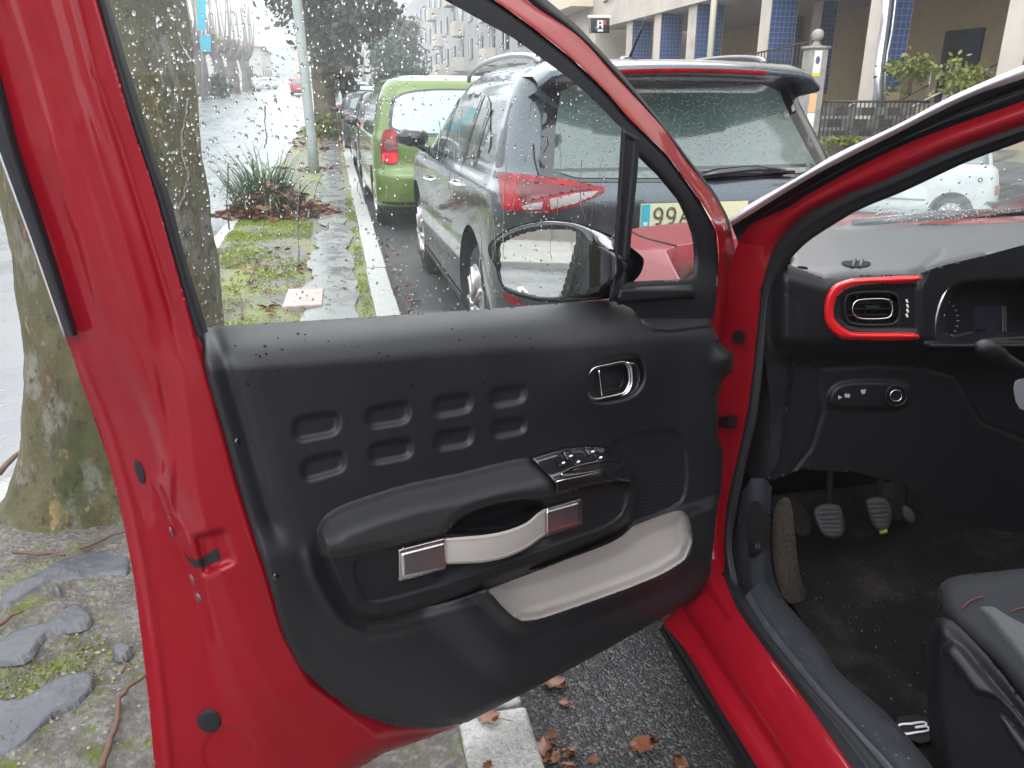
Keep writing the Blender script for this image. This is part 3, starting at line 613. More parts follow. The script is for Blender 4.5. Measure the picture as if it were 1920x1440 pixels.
tree(762, 150, 75.0, .2, 'tall narrow evergreen standing against the sky beyond the lime van', [(*wp(752, 60, 75), 1.2), (*wp(752, 85, 75), 1.6), (*wp(752, 120, 75), 1.9)], 0, leaf_dk, 'evergreens beyond the parked cars', 1100, .2)
tree(722, 150, 70.0, .2, 'pointed evergreen left of the tall narrow one', [(*wp(720, 80, 70), 1.0), (*wp(720, 110, 70), 1.5)], 0, leaf_dk, 'evergreens beyond the parked cars', 900, .2)
# pollarded planes across the road
pol = [(345, 57.0, 'pollarded plane nearest the big trunk across the road'), (380, 66.0, 'pollarded plane with a forked stem in front of the cyan banner'), (414, 76.0, 'thick pollarded plane right of the dark green bush'), (440, 86.0, 'pollarded plane second from the end of the row'), (463, 97.0, 'last pollarded plane of the row, one long shoot to the right')]
for i, (px, Y, label) in enumerate(pol):
    z0 = float(G(Y)) + .1; x = float(on_y(px, 170, Y)[0]); t = thing('pollarded_tree', label, 'tree', (x, Y, z0), 0, 'pollarded planes across the road'); k = Y / 36
    V, F = trunk_mesh([(x, Y, z0 - .1), (x + .1, Y, z0 + 1.5), (x, Y, z0 + 3.0), (x, Y, z0 + 3.8)], [.55, .45, .50, .75], 16, px, .12, .25); mk('trunk', V, F, bark_pol, t)
    for j in range(7):
        a = rs.uniform(0, 6.28); m = MB(); c = (x + .8 * math.cos(a), Y + .6 * math.sin(a), z0 + 3.4 + rs.rand() * .9); m.tube([(x, Y, z0 + 3.0), c, (c[0] + .35 * math.cos(a), c[1], c[2] + .6)], [.4, .34, .25], 8); m.build('knob', bark_pol, t, True)
    for j in range(13):
        a = rs.uniform(0, 6.28); q = rs.uniform(.2, 1.3); m = MB(); bx, by = x + q * math.cos(a), Y + q * .7 * math.sin(a); h_ = rs.uniform(4, 8); m.tube([(bx, by, z0 + 3.8), (bx + .3 * math.cos(a), by, z0 + 5.0), (bx + .5 * math.cos(a) + rs.normal(0, .25), by, z0 + 3.9 + h_)], [.085, .06, .02], 6); m.build('shoot', shoot_m, t, True)
bs = wp(412, 172, 70); b_ = thing('bush', 'dark green bush between the pollarded planes across the road', 'bush', (bs[0], 70, float(G(70)) + .1)); V, F = leaf_cloud((bs[0], 70, float(G(70)) + .9), 1.0, 1600, .13, 77, (1, 1, .8)); stuff(mk('foliage', V, F, leaf_gr, b_, False))
for px, Y, lab in ((585, 27.5, 'low tuft of grass at the foot of the dark-leaved tree'),):
    c = wp(606, 238, Y); g = thing('grass_tuft', lab, 'grass tuft', (c[0], 23.6, float(G(23.6)) + .1)); V, F = leaf_cloud((c[0], 23.6, float(G(23.6)) + .3), .45, 500, .09, 5, (1.2, .8, .6)); stuff(mk('foliage', V, F, leaf_yg, g, False))
# ---- grey lamp post
lp = on_z(590, 331, .12); lx, ly = float(lp[0]), float(lp[1])
lamp = thing('lamp_post', 'plain grey lamp post standing on the mossy verge', 'lamp post', (lx, ly, .12))
m = MB(); m.tube([(lx, ly, .1), (lx, ly, .75), (lx, ly, .8), (lx - .08, ly, 4.0), (lx - .16, ly, 8.0)], [.095, .092, .085, .078, .06], 20); m.build('post', pole_m, lamp, True)
m = MB(); m.box((lx - .34, ly - .3, .06), (lx + .34, ly + .3, .15)); bevel(m.build('footing', kerb_m, lamp), .02)
m = MB(); m.tube([(lx - .16, ly, 8), (lx - .5, ly, 8.5), (lx - 1.6, ly, 8.7)], [.06, .05, .04], 10); m.build('lamp_arm', pole_m, lamp, True)
m = MB(); m.box((lx - 2.2, ly - .14, 8.62), (lx - 1.5, ly + .14, 8.76)); bevel(m.build('lamp_head', pole_m, lamp), .03)
# ================================================================== buildings on the right
bl = thing('porch_building', 'beige apartment block on stilts with blue tiled columns', 'building', (12, 18, 0))
XB = 11.0
m = MB(); m.box((XB - .15, -2, 4.1), (XB + .4, 34.0, 5.0)); m.build('facade_beam', beige, bl)
m = MB(); m.box((XB - .10, -2, 5.0), (XB + .4, 34.0, 14)); m.build('upper_facade', beige, bl)
m = MB(); m.box((XB + .4, -2, 4.08), (XB + 9, 34.0, 4.4)); m.build('soffit', ceil_m, bl)
m = MB(); m.box((XB + 5.2, -2, .3), (XB + 5.5, 34.0, 4.07)); m.build('rear_wall', cream, bl)
m = MB(); m.box((XB - .2, 17.0, -.2), (XB + 9, 34.0, 1.0)); m.build('porch_plinth', porch_m, bl)
m = MB(); m.box((XB + 2.2, -2, -.2), (XB + 9, 17.0, 1.30)); m.build('porch_floor', porch_m, bl)
def column(px, xq, w=.5, tw=.5, low=.2, ht=4.1):
    ratio = on_x(px, 60, xq); y = float(ratio[1]); c = MB(); c.box((xq - .001, y - tw / 2, low), (xq + w, y + tw / 2, ht)); o = c.build('column', beige, bl)
    f = MB(); f.box((xq + .02, y - tw / 2 - .012, low + .65), (xq + w - .02, y - tw / 2 - .003, ht)); f.build('tile_facing', blue_tile, o)
    f = MB(); f.box((xq + .02, y - tw / 2 - .010, low), (xq + w - .02, y - tw / 2 - .003, low + .64)); f.build('column_base', cream, o)
column(1640, XB, .62, .5, .9); column(1432, XB, .75, .5, .6); column(1296, XB, .9, .6, .6); column(1232, XB, .8, .6, .6); column(1180, XB, .8, .6, .6)
column(1905, XB, .55, .5, .6); column(1528, XB + 3.2, .5, .5, .9); column(1470, XB + 4.6, .5, .4, .9)
# door with its pale pull handles
dy0, dy1 = float(on_x(1846, 70, XB + 5.2)[1]), float(on_x(1776, 70, XB + 5.2)[1])
m = MB(); m.box((XB + 5.12, dy0, 1.3), (XB + 5.19, dy1, 3.1)); dr = m.build('entrance_door', darkglass, bl)
m = MB(); 
for q in (.45, .62): m.box((XB + 5.06, dy0 + (dy1 - dy0) * q, 1.4), (XB + 5.11, dy0 + (dy1 - dy0) * q + .07, 2.3))
m.build('door_pull', white_m, dr)
m = MB(); m.box((XB + 5.1, dy0 - 1.2, 2.55), (XB + 5.19, dy0 - .9, 2.63)); m.build('house_number_plate', cream, bl)
# parapet, planter wall, steps and rails
m = MB(); m.box((XB + .3, 4.5, .4), (XB + .55, 14.6, 1.25)); m.build('planter_wall', cream, bl); m = MB(); m.box((XB + 2.0, 4.5, 1.0), (XB + 2.25, 13.6, 1.95)); m.build('porch_parapet', porch_m, bl)
for k in range(7): m = MB(); m.box((XB + .6 + .28 * k, 14.7, -.1), (XB + .9 + .28 * k, 17.0, .42 + .14 * k)); m.build('step', porch_m, bl)
def rails(pts, hs, posts, r=.018):
    for h_ in hs: m = MB(); m.tube([(x, y, z + h_) for x, y, z in pts], r, 6); m.build('hand_rail', steel, bl, True)
    for t in posts:
        a = np.array(pts[0]) * (1 - t) + np.array(pts[-1]) * t; m = MB(); m.tube([tuple(a), tuple(a + np.array([0, 0, max(hs)]))], r, 6); m.build('rail_post', steel, bl, True)
rails([(XB + 1.9, 13.6, 1.9), (XB + 1.9, 5, 1.9)], (.45, .22), (0, .15, .3, .45, .6, .8, 1))
rails([(XB + .4, 16.9, .3), (XB + 2.4, 16.9, 1.2)], (.95, .5), (0, .5, 1)); rails([(XB + .4, 14.8, .3), (XB + 2.4, 14.8, 1.2)], (.95, .5), (0, .35, .7, 1))
# ramp balustrade of close vertical bars
def bars(rootname, label, p0, p1, z0, h0, h1, n, rr=.012, cat='railing', slope=0.0, rails_=(0, 1)):
    t = thing(rootname, label, cat, (p0[0], p0[1], z0)); m = MB(); m.tube([(0, 0, 0), (0, 0, 1)], rr, 5); proto = None
    for i in range(n):
        f = i / (n - 1); x, y = p0[0] + (p1[0] - p0[0]) * f, p0[1] + (p1[1] - p0[1]) * f
        if proto is None: proto = mk('bar', m.v, m.f, iron, None, False); o = proto
        else: o = proto.copy(); COL.objects.link(o)
        o.parent = t; o.location = (x - p0[0], y - p0[1], slope * f); o.scale = (1, 1, h0 + (h1 - h0) * f)
    for q in rails_:
        m = MB(); m.tube([(p0[0], p0[1], z0 + h0 * q + .02), (p1[0], p1[1], z0 + slope + h1 * q + .02)], .022, 6); m.build('top_rail', iron, t, True)
    return t
bars('ramp_railing', 'dark barred railing rising along the ramp between the tiled columns', (XB - .35, 26.5), (XB - .35, 17.6), 1.0, 1.15, 1.25, 60, .014, 'railing', .35)
# gate pillar with ball finial and stickers
gp_ = on_z(1500, 342, -.15); gx_, gy_ = float(gp_[0]), float(gp_[1])
gpl = thing('gate_pillar', 'stone gate pillar with a ball finial and stuck-on notices', 'pillar', (gx_, gy_, 0))
gz = float(on_y(1520, 92, gy_)[2])
m = MB(); m.box((gx_ - .16, gy_ - .16, -.5), (gx_ + .16, gy_ + .16, gz), .12); bevel(m.build('shaft', conc, gpl), .01)
m = MB(); m.box((gx_ - .19, gy_ - .19, gz), (gx_ + .19, gy_ + .19, gz + .05), .12); m.tube([(gx_, gy_, gz + .05), (gx_, gy_, gz + .10), (gx_, gy_, gz + .13)], [.12, .06, .055], 14); m.tube([(gx_, gy_, gz + .13 + .11 * (1 - math.cos(a))) for a in np.linspace(.15, math.pi, 10)], [.11 * math.sin(a) + .003 for a in np.linspace(.15, math.pi, 10)], 16); m.build('finial', conc, gpl, True)
ca, sa = math.cos(.12), math.sin(.12)
def sticker(z0, z1, m_, x0=-.15, x1=.02, parent=gpl, d=.165):
    P = [(gx_ + a * ca + d * sa, gy_ + a * sa - d * ca, z) for a, z in ((x0, z0), (x1, z0), (x1, z1), (x0, z1))]; return mk('notice', P, [(0, 1, 2, 3)], m_, parent, False)
s1 = sticker(gz - .42, gz - .03, white_m); sticker(gz - .48, gz - .42, M('yellow_print', (.75, .62, .04), rough=.5), parent=gpl)
P = [(gx_ + (-.065 + .05 * math.cos(a)) * ca + .169 * sa, gy_ + (-.065 + .05 * math.cos(a)) * sa - .169 * ca, gz - .2 + .07 * math.sin(a)) for a in np.linspace(0, 2 * math.pi, 20)[:-1]]; mk('notice_disc', P, [tuple(range(19))], M('grey_violet_print', (.12, .11, .2), rough=.5), gpl, False)
sticker(gz - .72, gz - .49, M('grey_notice', (.3, .3, .3), rough=.5)); sticker(gz - 1.12, gz - .78, M('orange_notice', (.75, .48, .25), rough=.5)); sticker(gz - 1.5, gz - 1.13, white_m)
bars('gate_railing', 'dark barred gate railing left of the stone gate pillar', (10.6, 19.2), (gx_ - .1, gy_ + .45), .55, 1.25, 1.15, 26, .016, 'railing', -.05)
# low wall and barred fence right of the pillar
wl = thing('garden_wall', 'low mossy wall under the barred fence right of the gate pillar', 'wall', (9, 10, 0)); m = MB(); wdir = np.array([11.2 - gx_ - .2, 4.5 - gy_]); 
def wallpt(f, off=0): return np.array([gx_ + .25, gy_ - .05]) * (1 - f) + np.array([11.15, gy_ - .55]) * f
a, b = wallpt(0), wallpt(1); nrm = np.array([-(b - a)[1], (b - a)[0]]); nrm = nrm / np.linalg.norm(nrm) * .12
m.add([(a[0] - nrm[0], a[1] - nrm[1], -.5), (b[0] - nrm[0], b[1] - nrm[1], -.5), (b[0] + nrm[0], b[1] + nrm[1], -.5), (a[0] + nrm[0], a[1] + nrm[1], -.5), (a[0] - nrm[0], a[1] - nrm[1], .72), (b[0] - nrm[0], b[1] - nrm[1], .72), (b[0] + nrm[0], b[1] + nrm[1], .72), (a[0] + nrm[0], a[1] + nrm[1], .72)], [(0, 3, 2, 1), (4, 5, 6, 7), (0, 1, 5, 4), (1, 2, 6, 5), (2, 3, 7, 6), (3, 0, 4, 7)]); m.build('coping', conc_dk, wl)
bars('street_fence', 'black barred fence on the low mossy wall right of the gate pillar', tuple(a), tuple(b), .68, .66, .66, 26, .014, 'fence', 0.0)
dw = thing('block_wall', 'dark openwork block wall behind the black barred fence', 'wall', (10, 11, 0))
for r_ in range(3):
    for k in range(8):
        f = (k + .5 * (r_ % 2)) / 8; p = wallpt(f) + nrm * 3.5; m = MB(); m.box((p[0] - .13, p[1] - .1, .66 + r_ * .22), (p[0] + .13, p[1] + .1, .81 + r_ * .22), -.21); m.build('block', conc_dk if (k + r_) % 2 else M('dark_block', (.06, .055, .05), rough=.8) if 'dark_block' not in MATS else (conc_dk if (k + r_) % 2 else MATS['dark_block']), dw)
def shrub(px, py, Y, r, n, label, m_, s=.05, sq=(1.3, 1, .8)):
    c = wp(px, py, Y); t = thing('shrub', label, 'shrub', c, 0, 'small shrubs by the porch'); V, F = leaf_cloud(c, r, n, s, px, sq); stuff(mk('foliage', V, F, m_, t, False)); mb = MB()
    for k in range(4): mb.tube([(c[0] + rs.normal(0, .05), c[1], c[2] - r), (c[0] + rs.normal(0, .2) * r, c[1], c[2] + .3 * r)], .012, 5)
    mb.build('stems', stick_m, t, True)
shrub(1710, 140, 14.4, .38, 500, 'sparse yellow-green shrub left of the two above the planter wall', leaf_yg); shrub(1805, 145, 12.8, .42, 600, 'wider yellow-green shrub right of the two above the planter wall', leaf_yg)
shrub(1522, 285, gy_ - .35, .30, 700, 'low bright green shrub at the foot of the gate pillar', leaf_yg, .04); shrub(1590, 262, gy_ - .5, .22, 400, 'creeper hanging over the low wall', leaf_yg, .04, (2, 1, .4))
shrub(1455, 140, 17.5, .20, 200, 'thin green weed by the barred gate railing', leaf_gr, .05)
# downpipe and cable on the tiled column
dp = thing('downpipe', 'bright metal downpipe with an elbow beside the tiled column', 'pipe', wp(1655, 150, 15.3)); m = MB(); m.tube([wp(1668, -40, 15.4), wp(1660, 40, 15.4), wp(1650, 118, 15.4), wp(1648, 128, 15.3), wp(1647, 160, 15.3), wp(1645, 230, 15.2)], .085, 10); m.tube([wp(1684, -40, 15.35), wp(1672, 60, 15.35), wp(1664, 100, 15.35), wp(1660, 135, 15.3), wp(1655, 230, 15.2)], .028, 8); m.build('pipe', steel, dp, True)
# slim pole between columns
c = wp(1330, 118, 19.5); sp_ = thing('slim_pole', 'slim pale pole standing in front of the tiled columns', 'pole', (c[0], 19.5, float(G(19.5)))); m = MB(); m.tube([(c[0], 19.5, float(G(19.5))), (c[0], 19.5, 7)], .075, 10); m.build('shaft', M('pale_pole', (.55, .52, .42), rough=.5), sp_, True)
# shop with sign, end of the stilted block
shp = thing('corner_building', 'cream building with a balcony beyond the blue tiled columns', 'building', (12, 40, 0))
m = MB(); m.box((XB - .1, 34.3, 0), (XB + 10, 46, 16)); m.build('wall', beige, shp); m = MB(); m.box((XB - 1.1, 34.6, 5.0), (XB - .12, 40.5, 6.6)); m.build('balcony', M('balcony_cream', (.62, .55, .42), rough=.7), shp)
m = MB(); m.box((XB - 1.0, 41.0, 5.2), (XB - .14, 45.5, 6.6)); m.build('balcony', beige, shp); m = MB(); m.box((XB - .14, 35, 1), (XB - .12, 45, 3.4)); m.build('shop_front', darkglass, shp)
for y in (37, 43): m = MB(); m.box((XB - .16, y, 6.9), (XB - .11, y + 1.6, 9.0)); w_ = m.build('window', darkglass, shp); m = MB(); m.box((XB - .2, y - .1, 6.8), (XB - .165, y + 1.7, 6.9)); m.build('sill', white_m, w_)
sg = thing('shop_sign', 'black square shop sign with a white letter and a red corner', 'sign', wp(1124, 48, 31.5))
def sq(x0, y0, x1, y1, Y, nm, m_, par, th=.1):
    A_ = np.array([wp(x0, y1, Y), wp(x1, y1, Y), wp(x1, y0, Y), wp(x0, y0, Y)]); B_ = A_ + np.array([0, th, 0]); m = MB(); m.add(np.vstack([A_, B_]), [(0, 1, 2, 3), (7, 6, 5, 4), (0, 4, 5, 1), (1, 5, 6, 2), (2, 6, 7, 3), (3, 7, 4, 0)]); return m.build(nm, m_, par)
sq(1108, 34, 1143, 62, 31.5, 'box', gloss, sg, .25); sq(1120, 38, 1131, 41, 31.45, 'letter', white_m, sg, .04); sq(1120, 45, 1131, 48, 31.45, 'letter', white_m, sg, .04); sq(1121, 55, 1131, 59, 31.45, 'letter', white_m, sg, .04); sq(1120, 38, 1123, 53, 31.44, 'letter', white_m, sg, .03); sq(1128, 38, 1131, 53, 31.44, 'letter', white_m, sg, .03); sq(1132, 38, 1136, 46, 31.45, 'red_mark', M('sign_red', (.6, .05, .06), rough=.4), sg, .04); sq(1117, 48, 1120, 55, 31.45, 'blue_mark', M('sign_blue', (.08, .2, .5), rough=.4), sg, .04)
sq(1103, 28, 1146, 33, 31.5, 'bracket', white_m, sg, .1)
# cables on the beam
cb = thing('cables', 'loose cables and a lamp clipped along the beige beam', 'cables', (XB - .2, 24, 4)); m = MB(); m.tube(spline([(XB - .2, 33, 5.0), (XB - .22, 30, 5.2), (XB - .2, 26, 5.3), (XB - .2, 18, 5.4)], 5), .04, 6); m.build('cable', iron, cb, True); m = MB(); m.box((XB - .4, 28.8, 5.3), (XB - .16, 29.2, 5.65)); m.build('wall_lamp', iron, cb)
# grey apartment block receding up the street
ab = thing('apartment_block', 'long grey apartment block with dark window bays receding up the street', 'building', (13, 70, 0)); m = MB(); m.box((XB + .3, 47, 0), (XB + 12, 130, 13.5)); m.build('wall', M('grey_render', (.40, .39, .38), rough=.8, col2=(.33, .32, .31), nscale=.6), ab)
for k in range(17):
    y = 48.5 + k * 4.7
    for z in (4.2, 7.0, 9.8):
        if (k + int(z)) % 3 == 0: m = MB(); m.box((XB - .5, y, z - .6), (XB + .29, y + 2.6, z + .5)); m.build('balcony', beige, ab); 
        m = MB(); m.box((XB + .22, y + .3, z + .2), (XB + .29, y + 2.2, z + 1.7)); w_ = m.build('window', darkglass, ab); m = MB(); m.box((XB + .17, y + 1.2, z + .2), (XB + .215, y + 1.3, z + 1.7)); m.build('frame', white_m, w_)
    m = MB(); m.box((XB + .22, y, .4), (XB + .29, y + 3.4, 3.0)); m.build('shop_front', darkglass, ab); m = MB(); m.box((XB - .8, y, 3.1), (XB + .29, y + 4.2, 3.35)); m.build('awning', conc_dk, ab)
# ================================================================== across the road and far away
def block(x0, x1, y0, y1, h, label, m_, wins=True, cat='building', side=1, name='town_house', roof=None, zb=None):
    z = float(G((y0 + y1) / 2)) - 1 if zb is None else zb; t = thing(name, label, cat, ((x0 + x1) / 2, y0, z), 0, 'houses far across the road'); m = MB(); m.box((x0, y0, z), (x1, y1, z + h + 1)); m.build('wall', m_, t)
    fx = x1 if side > 0 else x0
    if wins:
        ny = max(2, int((y1 - y0) / 3.2))
        for r_ in range(max(1, int(h / 3))):
            for k in range(ny):
                yy = y0 + (k + .3) * (y1 - y0) / ny; zz = z + 2 + r_ * 3; m = MB(); m.box((min(fx, fx + side * .06), yy, zz), (max(fx, fx + side * .06), yy + 1.2, zz + 1.5)); m.build('window', darkglass, t)
        for r_ in range(max(1, int(h / 3))):
            for k in range(max(2, int((x1 - x0) / 3.2))):
                xx = x0 + (k + .3) * 3.2
                if xx + 1.2 < x1: m = MB(); m.box((xx, y0 - .06, z + 2 + r_ * 3), (xx + 1.2, y0 - .002, z + 3.5 + r_ * 3)); m.build('window', darkglass, t)
    if roof:
        m = MB(); m.add([(x0 - .4, y0 - .4, z + h + 1), (x1 + .4, y0 - .4, z + h + 1), (x1 + .4, y1 + .4, z + h + 1), (x0 - .4, y1 + .4, z + h + 1), ((x0 + x1) / 2, y0 + 1, z + h + 3), ((x0 + x1) / 2, y1 - 1, z + h + 3)], [(0, 1, 4), (1, 2, 5, 4), (2, 3, 5), (3, 0, 4, 5)]); m.build('roof', roof, t)
    return t
pale = M('pale_render', (.46, .44, .41), rough=.8, col2=(.38, .36, .33), nscale=.5)
rooft = M('roof_tile', (.32, .22, .18), rough=.8)
block(-30, -16.5, 24, 44, 13, 'pale block with many windows standing nearest the big leaning trunk across the road', pale)
bn = thing('cyan_banner', 'bright cyan vertical banner among the pollarded planes across the road', 'banner', wp(380, 96, 60)); CY = M('cyan_panel', (.02, .42, .58), rough=.5); sq(370, -8, 386, 56, 60, 'upper_panel', CY, bn, .06); sq(376, 66, 395, 97, 60, 'lower_panel', CY, bn, .06); m = MB(); m.tube([wp(382, 192, 60.2), wp(372, -40, 60.2)], .06, 8); m.build('pole', pole_m, bn, True)
block(-34, -17, 46, 70, 10, 'pale block beyond the cyan banner', pale); block(-32, -16.5, -4, 20, 5, 'pale block across the road opposite the red car', pale); block(-34, -17, -40, -8, 7, 'broad beige block far back across the road', beige)
block(-22, -9, 120, 140, 5, 'low house with a tiled roof at the end of the road', pale, True, 'house', 1, 'town_house', rooft); block(-6, 4, 150, 165, 6, 'low house with a tiled roof straight up the road', beige, True, 'house', 1, 'town_house', rooft); block(-40, -26, 130, 150, 7, 'broad house left of the road end', pale, True, 'house', 1, 'town_house', rooft); block(6, 13, 150, 170, 11, 'pale slab building at the far end of the parked cars', pale, True, 'building', -1)
V = []; NX = 60
for j, (Y, k) in enumerate(((300, 0), (380, .45), (480, .9), (600, 1), (800, .7))):
    for i in range(NX): x = -500 + 1000 * i / (NX - 1); V.append((x, Y, k * (48 + 16 * math.sin(x * .011 + 1) + 8 * math.sin(x * .031)) + float(G(Y)) * .3 - 8 * (1 - k)))
struct(mk('hills', V, grid_faces(5, NX), hill_m))
for i in range(14):
    x = ru(-60, -10); Y = ru(100, 118); t = thing('far_tree', 'grey green tree among the houses at the end of the road', 'tree', (x, Y, float(G(Y))), 0, 'trees among the far houses'); V, F = leaf_cloud((x, Y, float(G(Y)) + 2.4), ru(1.4, 2.2), 350, .35, 300 + i); stuff(mk('crown', V, F, leaf_gr, t, False)); m = MB(); m.tube([(x, Y, float(G(Y))), (x, Y, float(G(Y)) + 2.4)], .15, 6); m.build('trunk', bark_far, t, True)
# ================================================================== rainy air
HAZE = True
if HAZE:
    hm = bpy.data.materials.new('rain_haze'); hm.use_nodes = True; n_ = hm.node_tree.nodes; n_.clear(); o_ = n_.new('ShaderNodeOutputMaterial'); v_ = n_.new('ShaderNodeVolumePrincipled'); v_.inputs['Density'].default_value = .0017; v_.inputs['Color'].default_value = (.95, .97, 1, 1); v_.inputs['Anisotropy'].default_value = .2
    hm.node_tree.links.new(v_.outputs[0], o_.inputs['Volume'])
    m = MB(); m.box((-650, -80, -10), (650, 950, 90)); hz = m.build('haze', hm); stuff(hz)
# ================================================================== other vehicles: plan-view outlines stacked by height
def contour(w, yr, yf, rr, rf, bow=.03, n_e=9, n_c=8, n_s=26):
    rr = min(rr, w * .9, (yf - yr) * .45); rf = min(rf, w * .9, (yf - yr) * .45); P = []
    for i in range(n_e): P.append((-(w - rr) + 2 * (w - rr) * i / (n_e - 1), yr))                      # rear edge, left to right
    for i in range(1, n_c): a = -math.pi / 2 + math.pi / 2 * i / n_c; P.append((w - rr + rr * math.cos(a), yr + rr + rr * math.sin(a)))
    for i in range(n_s): P.append((w, yr + rr + (yf - rf - yr - rr) * i / (n_s - 1)))
    for i in range(1, n_c): a = math.pi / 2 * i / n_c; P.append((w - rf + rf * math.cos(a), yf - rf + rf * math.sin(a)))
    for i in range(n_e): P.append((w - rf - 2 * (w - rf) * i / (n_e - 1), yf))
    for i in range(1, n_c): a = math.pi / 2 + math.pi / 2 * i / n_c; P.append((-(w - rf) + rf * math.cos(a), yf - rf + rf * math.sin(a)))
    for i in range(n_s): P.append((-w, yf - rf - (yf - rf - yr - rr) * i / (n_s - 1)))
    for i in range(1, n_c): a = math.pi + math.pi / 2 * i / n_c; P.append((-(w - rr) + rr * math.cos(a), yr + rr + rr * math.sin(a)))
    P = np.array(P); L_ = yf - yr
    P[:, 1] += bow * (P[:, 0] / max(w, .01)) ** 2 * np.where(P[:, 1] < yr + L_ * .12, 1, 0)
    return P
def car_shell(levels, sub=5):
    L_ = np.array(levels, float); Z = [L_[0]]
    for a, b in zip(L_[:-1], L_[1:]):
        for k in range(1, sub + 1): Z.append(a + (b - a) * k / sub)
    Z = np.array(Z)
    for _ in range(2): Z[1:-1, 1:] = .5 * Z[1:-1, 1:] + .25 * (Z[:-2, 1:] + Z[2:, 1:])
    rows = [np.c_[contour(*r[1:6]), np.full(len(contour(*r[1:6])), r[0])] for r in Z]
    n = len(rows[0]); V = np.vstack(rows); F = grid_faces(len(rows), n, True)
    F.append(tuple(range(n))[::-1]); F.append(tuple((len(rows) - 1) * n + k for k in range(n)))
    return V, F
def cut_arches(V, F, wheels, r, w, depth=.32):
    me = bpy.data.meshes.new('shell'); me.from_pydata(V.tolist(), [], [tuple(map(int, f)) for f in F]); o = bpy.data.objects.new('shell', me); COL.objects.link(o)
    cut = MB()
    for (yw, zw) in wheels:
        for s in (-1, 1): cut.tube([(s * (w + .1), yw, zw), (s * (w - depth), yw, zw)], r, 40)
    cm = bpy.data.meshes.new('cut'); cm.from_pydata(cut.v, [], cut.f); c = bpy.data.objects.new('cut', cm); COL.objects.link(c)
    bmx = bmesh.new(); bmx.from_mesh(cm); bmesh.ops.recalc_face_normals(bmx, faces=bmx.faces); bmx.to_mesh(cm); bmx.free()
    bmx = bmesh.new(); bmx.from_mesh(me); bmesh.ops.recalc_face_normals(bmx, faces=bmx.faces); bmx.to_mesh(me); bmx.free()
    md = o.modifiers.new('b', 'BOOLEAN'); md.operation = 'DIFFERENCE'; md.object = c; md.solver = 'EXACT'
    dg = bpy.context.evaluated_depsgraph_get(); ev = o.evaluated_get(dg).to_mesh()
    V2 = np.array([v.co[:] for v in ev.vertices]); F2 = [tuple(p.vertices) for p in ev.polygons]
    bpy.data.objects.remove(o); bpy.data.objects.remove(c); bpy.data.meshes.remove(me); bpy.data.meshes.remove(cm)
    return V2, F2
